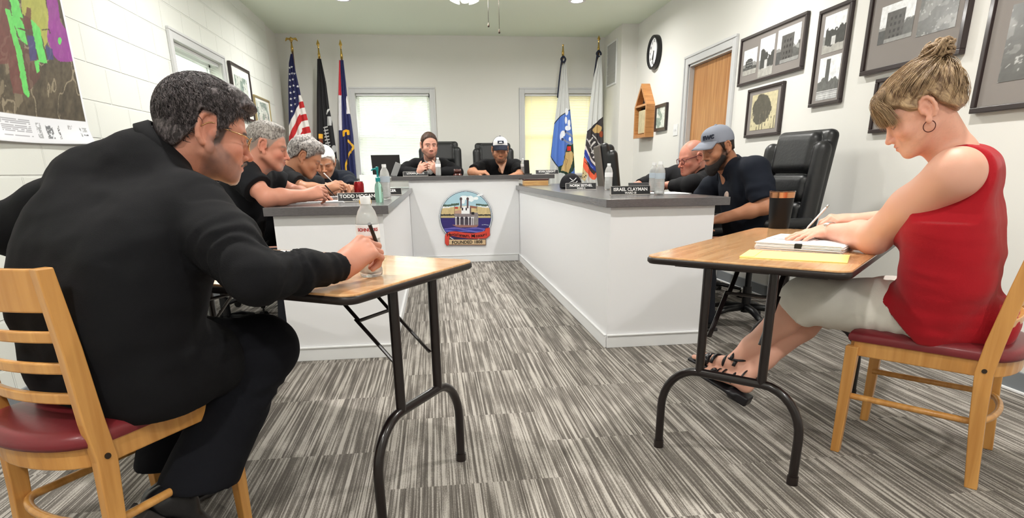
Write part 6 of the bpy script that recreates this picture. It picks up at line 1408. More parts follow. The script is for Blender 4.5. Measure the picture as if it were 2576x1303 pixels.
def flag(label, Yf, sc_, org, L_, R_, y0, y1, paint, base, nfold=3, amp=.02, nu=70, nv=340, pole_px=None, fin='spear', tip=None, kpole=(0, 0), fx=None):
    """cloth hanging in folds from a pole; outline given at several heights"""
    ty = np.linspace(y0, y1, nv); lx = np.interp(ty, [p[1] for p in L_], [p[0] for p in L_]); rx = np.interp(ty, [p[1] for p in R_], [p[0] for p in R_])
    U = np.linspace(0, 1, nu)[:, None]; GX = lx[None] * (1 - U) + rx[None] * U; GY = np.broadcast_to(ty[None], GX.shape)
    pu, pv = org[0] + GX / sc_, org[1] + GY / sc_
    d = np.stack([(pu - CX) / FPX, (pv - CY) / FPX, np.ones_like(pu)], -1) @ RC; T = (Yf / d[..., 1])[..., None]; P = d * T + np.array([0, 0, CAMZ])
    w_ = np.linspace(.25, 1, nv)[None]; P[..., 1] += amp * w_ * np.sin(U * nfold * 2 * math.pi + 1.2 * np.sin(np.linspace(0, 3, nv))[None]) - .01
    pt = Paint(GX, GY, base); paint(pt); top = P[nu // 2, 0]; px_ = float(at(org[0] + pole_px[0] / sc_, org[1] + pole_px[1] / sc_, Y=Yf)[0])
    th = thing('flag', label, 'flag', (px_, Yf + .02, 0)); pz = float(at(org[0] + pole_px[0] / sc_, org[1] + (pole_px[1]) / sc_, Y=Yf)[2])
    part('pole', tube([(px_, Yf + .035, .03), (px_, Yf + .035, pz)], .0125, 12), M_polew, th, smooth=True)
    part('ferrule', lathe([(.002, -.02), (.0165, -.02), (.0165, .03), (.012, .05), (.008, .10), (.002, .10)], 16, (px_, Yf + .035, pz)), M_goldp, th, smooth=True)
    part('floor_stand', lathe([(.002, 0), (.15, 0), (.15, .015), (.05, .03), (.022, .05), (.02, .16), (.002, .16)], 28, (px_, Yf + .035, 0)), M_goldp, th, smooth=True, sharp=40)
    zt = float(at(org[0] + tip[0] / sc_, org[1] + tip[1] / sc_, Y=Yf)[2]); c = A3(px_, Yf + .035, 0)
    if fin == 'spear': part('spear_finial', xf(xf(lathe([(.002, pz + .10), (.007, pz + .10), (.012, pz + .115), (.006, pz + .12), (.022, pz + .12 + (zt - pz - .12) * .3), (.017, pz + .12 + (zt - pz - .12) * .5), (.001, zt)], 4), np.diag([1.0, .4, 1.0])), np.eye(3), c), M_goldp, th)
    else:
        h = zt - pz - .1; z = pz + .1; b = [rc((px_, c[1], z), (px_, c[1], z + h * .3), .014, .02, .01), ell((px_, c[1], z + h * .55), (.022, .018, h * .3), None, .01), ell((px_, c[1] - .01, z + h * .88), (.014, .016, .018), None, .01)]
        for s in (-1, 1): b += [rc((px_ + s * .015, c[1], z + h * .75), (px_ + s * .055, c[1] + .01, z + h * .85), .012, .01, .01), rc((px_ + s * .055, c[1] + .01, z + h * .85), (px_ + s * .075, c[1] + .02, z + h * .25), .014, .006, .01)]
        part('eagle_finial', sdf_mesh(b, .005), M_goldp, th, smooth=True)
    f = part('cloth', grid_geo(P), M_clothp, th, smooth=True, attrs={'Col': c4(pt.c)}); md = f.modifiers.new('s', 'SOLIDIFY'); md.thickness = .003
    return th, P, pt
def p_us(p):
    X, Y = p.X, p.Y; s_ = Y + (X - 145) * 2.1; right = X > np.interp(Y, [600, 700, 1000, 1400], [238, 238, 275, 330])
    st = ((Y - 610 + (X - 260) * .25) // 64).astype(int) % 2 == 1; sl = ((s_ - 893) // 108).astype(int) % 2 == 1
    p.put((~right) & (s_ > 893) & sl, (196, 40, 44)); p.put(right & (Y > 600) & st, (196, 40, 44))
    p.put(((~right) & (s_ < 893)) | (right & (Y < 612)), (34, 38, 84))
    for cx, cy in ((168, 340), (149, 348), (172, 402), (149, 408), (195, 405), (152, 468), (180, 460), (153, 530), (187, 520), (227, 528), (158, 590), (192, 580), (162, 648), (199, 640), (165, 708), (203, 697), (170, 767)):
        p.poly([(cx + (13 if i % 2 == 0 else 5.2) * math.sin(i * math.pi / 5), cy - (14 if i % 2 == 0 else 5.6) * math.cos(i * math.pi / 5)) for i in range(10)], (244, 244, 246))
flag('United States flag on an eagle topped pole at the far left of the back wall', 8.86, 3.83, (690, 80), [(158, 215), (142, 300), (135, 500), (140, 900), (145, 1190), (150, 1600)], [(178, 215), (190, 300), (205, 380), (245, 560), (255, 610), (280, 680), (310, 800), (350, 960), (372, 1200), (385, 1600)], 215, 1600, p_us, (238, 234, 230), 3, .022, 120, 620, (167, 170), 'eagle', (160, 55))
def p_pow(p):
    p.put((p.X > 512) & (p.Y > 815) & (p.Y < 905) & (p.X < 552), (190, 190, 190)); p.line([(508, 790), (520, 755), (535, 745)], 14, (210, 210, 210)); p.ell(576, 1130, 22, 36, (170, 170, 170))
    for k in range(7): p.line([(478 + k * 4, 925 + k * 30), (512 + k * 5, 915 + k * 30)], 9, (200, 198, 196))
    p.line([(485, 920), (500, 1000), (525, 1110)], 8, (160, 160, 160)); p.poly([(430, 985), (467, 985), (467, 1028), (430, 1028)], (240, 180, 60)); p.poly([(436, 1028), (462, 1028), (470, 1075), (440, 1060)], (120, 60, 40))
flag('black flag with white and yellow emblem on a spear topped pole', 8.86, 3.83, (690, 80), [(415, 262), (410, 600), (408, 1030), (420, 1500)], [(450, 262), (500, 500), (530, 740), (560, 880), (590, 1100), (605, 1230), (640, 1500)], 262, 1500, p_pow, (26, 25, 28), 3, .02, 90, 420, (428, 235), 'spear', (427, 68))
def p_mo(p):
    X, Y = p.X, p.Y; e = np.interp(Y, [280, 600, 1300], [638, 650, 655]); p.put((X < e) & (Y < 612), (196, 48, 62)); p.put((X < e) & (Y >= 612) & (Y < 950), (226, 224, 228)); p.put((X > 695) & (Y > 620) & (Y < 790), (236, 232, 232))
    p.line([(668, 1000), (668, 965), (690, 952), (714, 958), (714, 985)], 22, (240, 180, 40)); p.line([(712, 1050), (768, 1110), (730, 1165)], 20, (226, 176, 60)); p.line([(700, 1500), (690, 1290), (720, 1180)], 16, (236, 180, 48)); p.line([(700, 1000), (712, 1300), (720, 1500)], 16, (40, 32, 60))
flag('red white and blue state flag with gold fringe in front of the left window edge', 8.82, 3.83, (690, 80), [(625, 275), (618, 600), (620, 900), (632, 1290), (650, 1500)], [(665, 275), (690, 500), (700, 620), (740, 850), (760, 1000), (775, 1200), (800, 1500)], 275, 1500, p_mo, (38, 42, 90), 4, .02, 90, 420, (645, 240), 'spear', (633, 68))
def p_c1(p):
    reg = [(75, 760), (120, 700), (180, 655), (205, 640), (260, 640), (260, 1260), (245, 1200), (180, 1170), (90, 1090), (50, 1020)]
    p.poly(reg, (88, 126, 206)); p.line([(205, 640), (120, 700), (75, 760), (50, 1020), (90, 1090), (180, 1170), (250, 1205)], 7, (26, 34, 44))
    for e in ((180, 655, 12, 30), (174, 725, 12, 30), (198, 750, 10, 28), (188, 790, 24, 20), (150, 835, 18, 24), (138, 860, 12, 30), (205, 880, 8, 18)): p.ell(*e, (240, 242, 246))
    p.line([(170, 818), (225, 858)], 16, (140, 150, 176)); p.line([(145, 882), (235, 930)], 16, (140, 150, 176)); p.ell(170, 818, 9, 12, (60, 72, 110)); p.ell(145, 882, 9, 12, (60, 72, 110))
    p.poly([(165, 985), (180, 925), (250, 925), (250, 1110), (200, 1185), (120, 1150), (115, 1110), (145, 1090)], (34, 62, 50), 1, 14, .03); p.poly([(175, 985), (215, 975), (240, 1010), (222, 1075), (195, 1160), (132, 1135), (150, 1080)], (206, 176, 120), 1, 8, .04); p.put((p.X > 186) & (p.X < 212) & (p.Y > 940) & (p.Y < 976), (226, 52, 40)); p.line([(170, 1040), (190, 1050), (180, 1090)], 3, (110, 80, 50))
flag('pale flag with a blue river emblem, left of the two before the right window', 8.80, 3.26, (1370, 80), [(150, 225), (130, 400), (105, 560), (80, 750), (50, 1020), (40, 1150), (38, 1300)], [(172, 225), (195, 500), (210, 650), (230, 850), (245, 1100), (250, 1250), (252, 1300)], 225, 1300, p_c1, (206, 208, 206), 3, .025, 150, 560, (155, 180), 'spear', (153, 100))
def p_c2(p):
    p.poly([(350, 820), (400, 770), (475, 700), (490, 700), (490, 1100), (430, 1090), (425, 1180), (390, 1205), (318, 1130), (322, 1050)], (62, 58, 60)); p.line([(350, 820), (400, 770), (475, 700)], 6, (26, 24, 28))
    p.poly([(390, 800), (430, 760), (462, 775), (455, 830), (410, 835)], (202, 170, 112), 1, 8, .04); p.ell(462, 840, 14, 26, (150, 70, 40))
    for a, b in (((362, 900), (392, 870)), ((372, 950), (408, 905)), ((388, 990), (430, 940)), ((400, 1030), (440, 985)), ((415, 1070), (445, 1020))): p.line([a, b], 13, (222, 218, 214))
    for a, b in (((395, 845), (455, 930)), ((350, 880), (400, 1000))): p.line([a, b], 8, (200, 196, 194))
    p.line([(335, 940), (350, 990), (390, 1060), (425, 1110)], 14, (228, 218, 214)); p.line([(332, 980), (350, 1040), (385, 1100), (425, 1140)], 26, (44, 66, 158)); p.line([(330, 1010), (350, 1060), (395, 1115)], 6, (120, 150, 220))
    p.line([(322, 1050), (335, 1110), (375, 1170), (400, 1195), (425, 1170)], 36, (246, 110, 76))
    for k in range(7): p.line([(330 + k * 11, 1065 + k * 17), (346 + k * 10, 1080 + k * 15)], 4, (60, 24, 24))
    p.poly([(306, 1100), (318, 1110), (350, 1175), (330, 1225), (304, 1205)], (214, 194, 150)); [p.ell(x, y, 4, 6, (60, 50, 40)) for x, y in ((318, 1160), (328, 1190), (316, 1195), (336, 1180))]
flag('pale flag with an orange scroll emblem, nearest the back right corner', 8.74, 3.26, (1370, 80), [(445, 195), (400, 380), (370, 600), (345, 830), (320, 1050), (304, 1215), (330, 1290)], [(462, 195), (475, 400), (478, 700), (484, 860), (484, 1060), (480, 1290)], 195, 1290, p_c2, (214, 216, 214), 3, .025, 150, 560, (448, 150), 'spear', (456, 25))
for q in ((1416, 146), (1505, 132)):
    p0 = at(q[0], q[1], Y=8.78); par = [o for o in C.objects if o.name.startswith('flag') and o.type == 'EMPTY'][-2 if q[0] < 1450 else -1]
    part('tie_cord', join(tube(smoothpath([p0 + A3(.0, -.03, .02), p0 + A3(-.03, -.03, -.02), p0 + A3(.0, -.05, -.06), p0 + A3(.03, -.03, -.02), p0 + A3(0, -.03, .02)], 5), .012, 8), tube(smoothpath([p0 + A3(-.02, -.03, -.02), p0 + A3(-.05, -.03, -.25), p0 + A3(-.075, -.03, -.5)], 6), .010, 8)), cloth('dark_blue_cord', rgb(44, 48, 64), .8), par, smooth=True)

# the round town seal on the raised desk
nx, ny = 270, 284; gx_ = np.linspace(322, 1118, nx); gy_ = np.linspace(222, 1060, ny); X, Y = np.meshgrid(gx_, gy_, indexing='ij'); p = Paint(X, Y, (232, 232, 232)); rr = np.hypot(X - 720, Y - 622)
n1 = fbm(np.stack([X, Y, 0 * X], -1), .02, 4, 2) * 14; n2 = fbm(np.stack([X, Y, 0 * X], -1), .06, 3, 6) * 10
p.put(Y < 470 + n1, (168, 202, 216))
for e in ((700, 335, 60, 26), (770, 345, 66, 34), (800, 375, 40, 24), (870, 348, 38, 24), (680, 380, 30, 50)): p.put(((X - e[0] + n2) / e[2]) ** 2 + ((Y - e[1] + n1) / e[3]) ** 2 < 1, (236, 242, 246))
p.put((Y > 455 + n1 + .12 * np.abs(X - 720)) & (Y < 640), (204, 182, 134)); p.noise(.03, .012, .25, 4, (Y > 455) & (Y < 600) & (rr < 375))
p.put((np.abs(Y - (440 + n1 + .12 * np.abs(X - 720) - 20)) < 13 + n2 * .6) & ((X < 620) | (X > 870)), (72, 92, 78)); p.put((np.abs(Y - 598 - n2) < 13) & (Y < 640), (58, 54, 48)); p.put((Y > 608) & (Y < 640) & (np.sin(X * .35) > -.2), (190, 172, 120))
p.put(Y >= 638, (44, 34, 104)); p.noise(.004, .05, .35, 11, Y > 640)
for k, (y_, c_) in enumerate(((800, (104, 96, 176)), (822, (52, 60, 150)), (842, (110, 110, 190)), (862, (40, 40, 110)), (940, (30, 30, 60)))): p.put(np.abs(Y - y_ - 8 * np.sin(X * .02 + k)) < 11, c_)
p.line([(960, 742), (1010, 738), (1060, 748)], 5, (200, 206, 230)); p.line([(880, 870), (960, 850), (990, 825)], 6, (150, 160, 220))
p.poly([(515, 742), (915, 745), (880, 778), (640, 782), (580, 772)], (150, 106, 98)); p.poly([(555, 612), (905, 605), (905, 742), (560, 740)], (92, 84, 92)); p.poly([(835, 600), (905, 600), (905, 740), (835, 745)], (140, 134, 134)); p.poly([(545, 575), (660, 560), (900, 560), (905, 618), (555, 622)], (134, 124, 126)); p.noise(.05, .05, .3, 7, (X > 545) & (X < 905) & (Y > 560) & (Y < 740))
for cx in (603, 662, 732, 790): p.ell(cx, 660, 22, 34, (44, 38, 50)); p.put((np.abs(X - cx) < 21) & (Y > 660) & (Y < 735), (70, 62, 74))
for cx in (575, 631, 697, 763, 806, 831): p.put((np.abs(X - cx) < 5) & (Y > 622) & (Y < 748), (226, 224, 228)); p.poly([(cx - 16, 622), (cx + 16, 622), (cx + 5, 650), (cx - 5, 650)], (226, 224, 228))
p.poly([(655, 470), (780, 462), (790, 580), (655, 580)], (240, 240, 242)); p.put((np.abs(X - 672) < 11) & (np.abs(Y - 508) < 20), (40, 36, 42)); p.put((np.abs(X - 728) < 11) & (np.abs(Y - 508) < 20), (40, 36, 42)); p.put((np.abs(X - 790) < 10) & (Y > 470) & (Y < 580), (84, 70, 74)); p.put((np.abs(X - 825) < 22) & (np.abs(Y - 572) < 20), (24, 20, 26)); p.poly([(780, 455), (885, 470), (890, 500), (790, 490)], (146, 96, 78)); p.poly([(560, 535), (655, 520), (655, 575), (550, 575)], (188, 150, 130))
for cx in (648, 748): p.put((np.abs(X - cx) < 12) & (Y > 350) & (Y < 495), (96, 74, 78)); p.ell(cx, 358, 19, 26, (78, 62, 66))
p.put((X > 556) & (X < 606) & (np.abs(Y - 490) < 15), (186, 62, 48)); p.line([(550, 460), (550, 580)], 6, (80, 60, 56)); p.line([(884, 430), (886, 540)], 6, (60, 70, 56))
p.put((rr > 371) & (rr < 379), (38, 58, 84)); p.put((rr >= 379) & (rr < 388), (228, 232, 236)); p.put(rr >= 388, (62, 88, 112)); keep = rr < 393
bird = pip(X, Y, [(878, 300), (930, 285), (960, 270), (982, 285), (975, 305), (940, 312), (900, 318)]); p.put(bird, (238, 240, 244)); keep |= bird; b2 = pip(X, Y, [(835, 355), (870, 330), (905, 338), (890, 365), (850, 372)]); p.put(b2, (240, 244, 246))
ban = [(408, 905), (430, 872), (480, 845), (560, 838), (700, 858), (830, 868), (950, 850), (1005, 832), (1015, 795), (1078, 783), (1080, 900), (1022, 945), (900, 950), (760, 945), (600, 925), (520, 908), (478, 925), (470, 1010), (468, 1046), (440, 1052), (410, 1020)]
bm_ = pip(X, Y, ban); p.put(bm_, (206, 64, 50)); p.line(ban + [ban[0]], 6, (120, 34, 34)); plk = (X > 470) & (X < 1022) & (Y > 958) & (Y < 1048); p.put(plk, (208, 180, 142)); p.put(plk & ((Y > 1036) | (Y < 964) | (X > 1012)), (120, 82, 62)); p.noise(.01, .08, .12, 19, plk)
keep |= bm_ | plk; low = (Y > 900) & ~bm_ & ~plk & (rr > 393); keep &= ~low
def seal_pt(X, Y, yo=0):
    u, v = 1050 + X / 5.923, 440 + Y / 5.923; d = np.stack([(u - CX) / FPX, (v - CY) / FPX, np.ones_like(u)], -1) @ RC; T = ((7.29 - .012 - yo) / d[..., 1])[..., None]; return d * T + np.array([0, 0, CAMZ])
sl = thing('town_seal', 'round painted riverboat seal with a red scroll on the front of the raised desk', 'seal', tuple(seal_pt(np.array(720.), np.array(622.))))
o = part('painted_disc', grid_geo(seal_pt(X, Y), keep), M_paint, sl, attrs={'Col': c4(p.c)}); md = o.modifiers.new('s', 'SOLIDIFY'); md.thickness = .011; md.offset = -1
SB = np.array([[1, 0, 0], [0, 0, 1], [0, -1, 0]], float)
c0 = seal_pt(np.array(742.), np.array(1004.), .013); part('founded_lettering', text_geo('FOUNDED 1808', .052, .0004, SB, c0, bold=.0012), M_penblack, sl)
s_ = 'Herculaneum, Missouri'
for i, ch in enumerate(s_):
    if ch == ' ': continue
    u_ = (i + .5) / len(s_); xx = 452 + u_ * 586; yy = np.interp(xx, [450, 560, 700, 860, 960, 1040], [895, 885, 905, 912, 900, 880]); g = text_geo(ch, .054, .0004, SB, (0, 0, 0), bold=.0008)
    if len(g[0]): part('scroll_letter', (g[0] + seal_pt(np.array(xx), np.array(yy), .013), g[1]), M_penblack, sl)

# large aerial map on the block wall
ys = np.linspace(2.55, 3.955, 330); zs = np.linspace(1.225, 2.30, 280); YY, ZZ = np.meshgrid(ys, zs, indexing='ij')
xw = XL + .012 + .012 * np.exp(-((ZZ - 1.225) / .05) ** 2) * (1 + .6 * np.sin(YY * 5)); P = np.stack([xw, YY, ZZ - .02 * np.exp(-((ZZ - 1.225) / .2) ** 2) * np.sin((YY - 2.55) * 2.2)], -1)
cc = (P - np.array([0, 0, CAMZ])) @ RC.T; U = (CX + FPX * cc[..., 0] / cc[..., 2]) * 3.258; V = (CY + FPX * cc[..., 1] / cc[..., 2]) * 3.258
p = Paint(U, V, (84, 74, 58)); p.noise(.02, .006, .55, 1); p.noise(.06, .03, .5, 5)
p.put((fbm(np.stack([U * .014, V * .004, 0 * U], -1), 1, 4, 9) > .32), (134, 122, 100), .7); p.put(np.abs(fbm(np.stack([U * .010, V * .0035, 0 * U], -1), 1, 3, 21)) < .035, (150, 138, 116), .8)
p.poly([(-900, -600), (90, -600), (60, 0), (150, 400), (200, 780), (120, 760), (60, 520), (-900, 560)], (112, 62, 58), .8, 20, .01); p.poly([(160, 380), (300, 420), (330, 640), (230, 760)], (96, 60, 54), .7, 14, .02)
p.poly([(150, -500), (330, -300), (400, 180), (410, 260), (370, 400), (330, 260), (250, 150), (180, 110)], (176, 178, 84), .85, 10, .02); p.poly([(350, -500), (440, -300), (470, 0), (490, 180), (560, 260), (605, 500), (500, 512), (440, 450), (385, 330), (400, 200)], (148, 50, 150), .85, 10, .02)
for q in ([(40, 70), (85, 80), (150, 330), (180, 420), (240, 770), (238, 805), (190, 760), (140, 470)], [(60, -500), (150, -300), (150, 0), (190, 150), (225, 370), (170, 330), (110, 180), (80, 0)], [(250, 150), (330, 230), (345, 330), (388, 522), (320, 505), (280, 330)], [(285, 500), (320, 490), (328, 580), (300, 600)]): p.poly(q, (104, 214, 104), .9, 6, .03)
for q in ([(220, 285), (280, 300), (305, 490), (250, 500)], [(370, 370), (430, 400), (442, 490), (390, 492)]): p.poly(q, (66, 64, 118), .85, 6, .03)
p.poly([(220, 60), (252, 66), (258, 240), (215, 240), (160, 140), (200, 160)], (104, 56, 48), .9, 5, .04); p.line([(345, 245), (400, 240), (410, 270)], 9, (70, 54, 44)); p.line([(150, 230), (210, 250), (270, 275)], 8, (84, 60, 50)); p.ell(490, 335, 15, 30, (104, 214, 104)); p.noise(.05, .02, .25, 14)
band = (ZZ < 1.345); p.put(band | (YY > 3.935), (236, 238, 244))
for k in range(9):
    y0_ = 3.15 + .0 * k; z_ = 1.325 - k * .0085; p.put(band & (np.abs(ZZ - z_) < .0018) & (YY > 3.20) & (YY < 3.42) & (fbm(np.stack([YY * 60, ZZ * 400, 0 * YY], -1), 1, 2, k) > -.35), (150, 150, 158))
for a, b, z0_, z1_, cl_ in ((3.46, 3.50, 1.25, 1.32, (170, 172, 176)), (3.54, 3.60, 1.25, 1.31, (120, 122, 126)), (3.64, 3.66, 1.25, 1.32, (110, 110, 112)), (3.74, 3.78, 1.30, 1.32, (176, 176, 180)), (3.85, 3.865, 1.265, 1.31, (130, 134, 134)), (3.875, 3.925, 1.29, 1.31, (176, 178, 182)), (3.875, 3.925, 1.27, 1.278, (90, 90, 96))):
    p.put((YY > a) & (YY < b) & (ZZ > z0_) & (ZZ < z1_) & (fbm(np.stack([YY * 90, ZZ * 160, 0 * YY], -1), 1, 2, 4) > -.1), cl_)
mp_ = thing('wall_map', 'large colourful aerial zoning map pinned to the block wall at the left edge', 'map', (XL, 3.3, 1.225))
o = part('map_sheet', (grid_geo(P)[0], grid_geo(P)[1]), M_paint, mp_, smooth=True, attrs={'Col': c4(p.c)}); md = o.modifiers.new('s', 'SOLIDIFY'); md.thickness = .0015; md.offset = -1

# ------------------------------------------------------------------ framed pictures
M_frame = mat('dark_walnut_frame', rgb(46, 34, 34), rough=.35, coat=.3); M_mattegrey = mat('grey_mat_board', rgb(138, 132, 128), rough=.8); M_photo = mat('photo_print', attr='Col', rough=.25)
M_frame2 = mat('thin_gold_frame', rgb(176, 160, 116), rough=.35, metal=.5); M_mattew = mat('white_mat_board', rgb(232, 232, 226), rough=.8); M_glaz = mat('picture_glass', (1, 1, 1, 1), rough=.03, trans=1, ior=1.0, spec=.6, alpha=.12)
def photo_paint(p, seed, style):
    X, Y = p.X, p.Y; n = fbm(np.stack([X, Y, 0 * X], -1), 4, 4, seed); n2 = fbm(np.stack([X, Y, 0 * X], -1), 14, 3, seed + 9)
    p.put(Y < .45 + .15 * n, (150, 150, 148)); p.put((Y < .25 + .1 * n), (176, 174, 168))
    if style == 'house': p.put((np.abs(X - .45) < .26) & (Y > .28) & (Y < .62 - .5 * np.maximum(0, np.abs(X - .45) - .12)), (74, 74, 74)); p.put(((X * 9) % 1 > .5) & ((Y * 10) % 1 > .55) & (np.abs(X - .45) < .22) & (Y > .32) & (Y < .56), (170, 170, 168)); p.put((Y < .3 + .08 * n) & (Y > .2), (90, 90, 88))
    if style == 'trees': p.put((Y < .62 + .35 * n) & (Y > .2 - .1 * n) & (np.abs(X - .6) < .5), (78, 78, 76)); p.put((np.abs(X - .5) < .10) & (Y > .2) & (Y < .42), (200, 200, 198))
    if style == 'river': p.put((np.abs(X - .42) < .10) & (Y > .3) & (Y < .95), (96, 96, 94)); p.put((Y < .45 + .25 * n) & (Y > .22), (110, 110, 108)); p.put(Y < .22, (214, 214, 214)); p.put((Y < .22) & (((Y * 40) % 1) > .6), (150, 150, 150))
    if style == 'men': p.put((np.abs((X * 5) % 1 - .5) < .28) & (Y > .15) & (Y < .7 + .1 * n), (84, 80, 74)); p.put(Y < .2, (186, 176, 150))
    if style == 'building': p.put((X > .2) & (X < .74) & (Y < .80), (92, 90, 88)); p.put((X > .74) & (Y < .4 + .2 * n), (100, 100, 98)); p.put(((X * 8) % 1 > .55) & ((Y * 6) % 1 > .5) & (X > .24) & (X < .70) & (Y < .74), (60, 58, 58)); p.put(Y < .10, (150, 150, 148)); p.put((X < .2) & (Y < .35), (90, 90, 90))
    if style == 'dark': p.c *= 0; p.put(np.ones_like(X, bool), (104, 104, 102)); p.put(n > .12, (134, 134, 132)); p.put(n2 > .42, (178, 178, 176))
    if style == 'map': p.c *= 0; p.put(np.ones_like(X, bool), (206, 196, 160)); p.put((np.hypot((X - .42) / .36, (Y - .58) / .42) + .4 * n < 1), (88, 84, 74)); p.put((np.abs((X * 9) % 1 - .5) < .2) & (Y < .5) & (n > -.1), (110, 104, 90))
    if style == 'pale': p.c *= 0; p.put(np.ones_like(X, bool), (214, 220, 212)); p.put(n > .1, (150, 168, 158)); p.put(n2 > .4, (110, 126, 130))
    p.noise(14, 14, .3, seed + 3)
def picture(label, x, side, y0, y1, z0, z1, photos, fw=.022, dep=.028, mfr=None, mmat=None, cat='framed picture', tilt=0):
    """side +1: hangs on the right wall (faces -x); -1: on the left wall"""
    s = -side; th = thing('picture_frame', label, cat, (x, (y0 + y1) / 2, z0)); X = lambda a, b: (min(x + s * a, x + s * b), max(x + s * a, x + s * b))
    a, b = X(0.001, dep); m = mfr or M_frame
    part('frame', join(box(a, b, y0, y1, z0, z0 + fw, .003), box(a, b, y0, y1, z1 - fw, z1, .003), box(a, b, y0, y0 + fw, z0 + fw, z1 - fw, .003), box(a, b, y1 - fw, y1, z0 + fw, z1 - fw, .003)), m, th)
    a, b = X(.002, dep * .55); part('mat_board', box(a, b, y0 + fw * .8, y1 - fw * .8, z0 + fw * .8, z1 - fw * .8), mmat or M_mattegrey, th)
    xx = x + s * (dep * .55 + .0012); W_, H_ = y1 - y0, z1 - z0
    for i, (u0, u1, v0, v1, st) in enumerate(photos):    # u runs left to right as seen from the room
        n = 64; U, V = np.meshgrid(np.linspace(0, 1, n), np.linspace(0, 1, n), indexing='ij'); p = Paint(U, V, (232, 234, 236)); photo_paint(p, int(abs(y0) * 10) + i * 5 + 1, st)
        uu = u0 + (u1 - u0) * U; yy = (y1 - uu * W_) if side > 0 else (y0 + uu * W_); zz = z0 + (v0 + (v1 - v0) * V) * H_
        o = part('photograph', grid_geo(np.stack([xx + 0 * yy, yy, zz], -1)), M_photo, th, attrs={'Col': c4(p.c)}); md = o.modifiers.new('s', 'SOLIDIFY'); md.thickness = .0012; md.offset = 0
    return th
picture('wide dark frame with three old photographs beside the door', XR, 1, 4.478, 5.445, 1.722, 2.102, [(.07, .30, .20, .72, 'house'), (.34, .57, .08, .84, 'trees'), (.61, .93, .22, .86, 'building')])
picture('tall narrow dark frame with two photographs one above the other', XR, 1, 3.985, 4.33, 1.448, 2.062, [(.2, .86, .54, .92, 'trees'), (.2, .86, .06, .50, 'river')])
picture('large dark frame of several photographs above the head of the woman in red', XR, 1, 3.05, 3.805, 1.58, 2.36, [(.14, .50, .20, .46, 'building'), (.55, .90, .18, .46, 'dark'), (.14, .50, .54, .90, 'dark'), (.55, .90, .54, .88, 'dark')], fw=.026, dep=.035)
picture('large dark frame cut off by the right edge behind the woman in red', XR, 1, 1.95, 2.92, 1.285, 2.2, [(.12, .60, .14, .50, 'dark'), (.14, .60, .58, .92, 'dark'), (.66, .95, .14, .5, 'dark')], fw=.026, dep=.035)
picture('squarish dark frame with a yellowed print above the large office chair', XR, 1, 4.69, 5.235, 1.29, 1.675, [(.14, .86, .14, .86, 'map')])
a = at(2192, 336, x=XR); b = at(2212, 200, x=XR)
picture('dark frame mostly hidden behind the face of the woman in red', XR, 1, a[1] - .42, a[1], a[2], b[2], [(.12, .88, .12, .88, 'dark')])
picture('small dark framed certificate beside the wooden memorial case', XR, 1, 7.12, 7.49, 1.478, 1.775, [(.1, .9, .1, .9, 'pale')], fw=.035, dep=.03)
picture('black framed print on the block wall nearer the window', XL, -1, 6.80, 7.47, 1.60, 2.125, [(.18, .82, .18, .80, 'pale')], fw=.026, dep=.03, mmat=M_mattew)
picture('thin gold framed print on the left wall nearer the flags', XL, -1, 7.56, 8.22, 1.42, 1.905, [(.12, .88, .1, .9, 'pale')], fw=.02, dep=.025, mfr=M_frame2, mmat=M_mattew)

# wall clock
cy_, cz_, cr_ = 7.62, 2.375, .185
r = thing('wall_clock', 'round black rimmed wall clock with a white face high on the right wall', 'clock', (XR, cy_, cz_))
tw = lambda g: xf(g, ry=-math.pi / 2, loc=(XR, cy_, cz_))
part('rim', tw(lathe([(cr_ * .86, .0), (cr_, .0), (cr_ * 1.02, .02), (cr_, .055), (cr_ * .94, .062), (cr_ * .86, .055), (cr_ * .86, .03)], 56)), M_plastic, r, smooth=True, sharp=50)
part('dial', tw(lathe([(.001, .03), (cr_ * .87, .03), (cr_ * .87, .034), (.001, .034)], 48)), M_labw, r)
CB = np.array([[0, -1, 0], [0, 0, 1], [-1, 0, 0]], float)
for k in range(1, 13):
    a = k * math.pi / 6; part('numeral', text_geo(str(k), .042, .0006, CB, (XR - .035, cy_ - cr_ * .68 * math.sin(a), cz_ + cr_ * .68 * math.cos(a)), bold=.0006), M_penblack, r)
for nm, ln_, w_, a in (('hour_hand', .085, .006, math.radians(208)), ('minute_hand', .125, .0045, math.radians(186))):
    g = box(-w_, w_, -.02, ln_, 0, .002); part(nm, (np.asarray(g[0]) @ np.array([[0, -math.cos(a), -math.sin(a)], [0, -math.sin(a), math.cos(a)], [-1, 0, 0]]) + A3(XR - .038, cy_, cz_), g[1]), M_penblack, r)
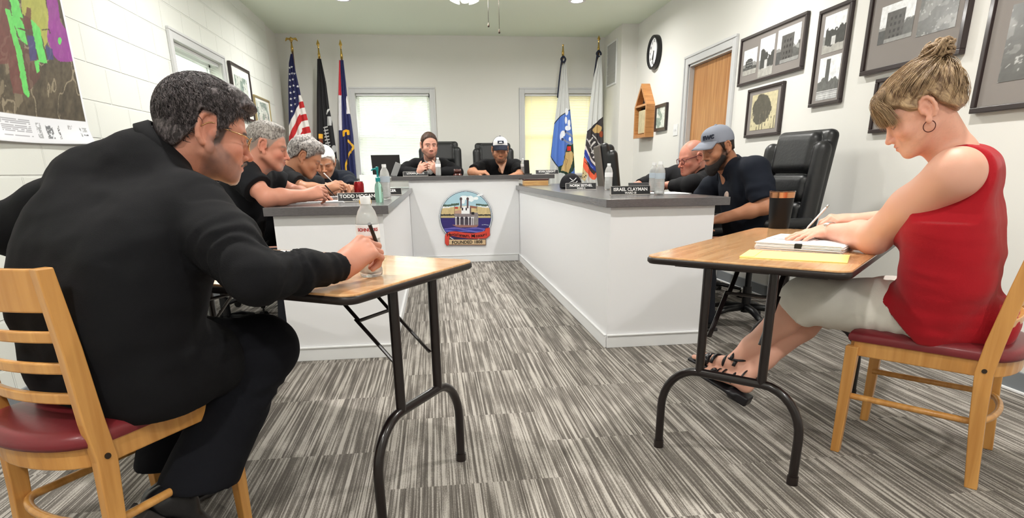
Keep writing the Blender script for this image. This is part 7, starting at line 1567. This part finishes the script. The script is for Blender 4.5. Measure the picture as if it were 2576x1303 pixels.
# memorial flag case
x0 = XR - .11; y0 = at(1622, 346, x=x0)[1]; y1 = at(1593, 348, x=x0)[1]; zb = at(1606, 347, x=x0)[2]; zs = at(1624, 262, x=x0)[2]; za = at(1612, 211, x=x0)[2]; ym = (y0 + y1) / 2
r = thing('memorial_case', 'honey oak display case with a pointed top on the right wall', 'display case', (XR, ym, zb))
M_oak = wood_mat('honey_oak', rgb(206, 148, 92), rgb(178, 120, 68), scale=5, rough=.4); M_felt = mat('dark_felt', rgb(44, 42, 44), rough=.9); M_flagcl = mat('folded_cloth', rgb(196, 184, 150), rough=.8, mott=.3, mscale=20)
t = .022; out = [(y0, zb), (y1, zb), (y1, zs), (ym, za), (y0, zs)]
def ring_case(o, t_, xa, xb):
    c = np.mean(np.array(o), 0); i_ = [tuple(c + (np.array(q) - c) * t_) for q in o]; V = [(xa, *q) for q in o] + [(xa, *q) for q in i_] + [(xb, *q) for q in o] + [(xb, *q) for q in i_]; n = len(o); F = []
    for k in range(n): j = (k + 1) % n; F += [(k, j, n + j, n + k), (2 * n + k, 3 * n + k, 3 * n + j, 2 * n + j), (k, 2 * n + k, 2 * n + j, j), (n + k, n + j, 3 * n + j, 3 * n + k)]
    return np.array(V), F
part('case_wall', join(ring_case(out, .86, x0, XR - .001), box(x0 + .002, XR - .02, y0 + .01, y1 - .01, zs - .012, zs + .012)), M_oak, r)
part('case_back', (np.array([(xx_, *q_) for xx_ in (XR - .03, XR - .004) for q_ in [((y0 + y1) / 2 + (q[0] - ym) * .95, zb + .012 + (q[1] - zb) * .95) for q in out]]), [(4, 3, 2, 1, 0), (5, 6, 7, 8, 9)] + [(k, (k + 1) % 5, 5 + (k + 1) % 5, 5 + k) for k in range(5)]), M_felt, r)
part('folded_flag', join(box(XR - .08, XR - .05, y0 + .07, y1 - .08, zb + .05, zs - .05, .01)), M_flagcl, r)
part('medal', join(*[cyl((XR - .06, ym + o_, zs + .05 + .02 * k), .014, .01, 12, 'X') for k, o_ in enumerate((-.04, .0, .04))]), M_goldp, r)
# switch plate and column vent
r = thing('light_switch', 'double light switch plate beside the door casing', 'light switch', (XR, 6.86, 1.40)); part('plate', box(XR - .006, XR, 6.80, 6.92, 1.40, 1.52, .002), M_white, r)
for k in (0, 1): part('toggle', box(XR - .016, XR - .004, 6.835 + k * .045, 6.845 + k * .045, 1.448, 1.472, .002), M_labw, r)
r = thing('wall_vent', 'white louvred vent high on the corner column', 'vent', (2.5, 8.75, 2.15)); part('vent_frame', join(box(2.488, 2.5, 8.52, 8.545, 2.15, 2.70, .002), box(2.488, 2.5, 8.955, 8.98, 2.15, 2.70, .002), box(2.488, 2.5, 8.545, 8.955, 2.15, 2.175, .002), box(2.488, 2.5, 8.545, 8.955, 2.675, 2.70, .002)), M_white, r)
part('louvres', join(*[xf(box(-.008, .008, 8.545, 8.955, -.001, .001), ry=.7, loc=(2.492, 0, 2.185 + k * .019)) for k in range(26)]), M_trim, r)
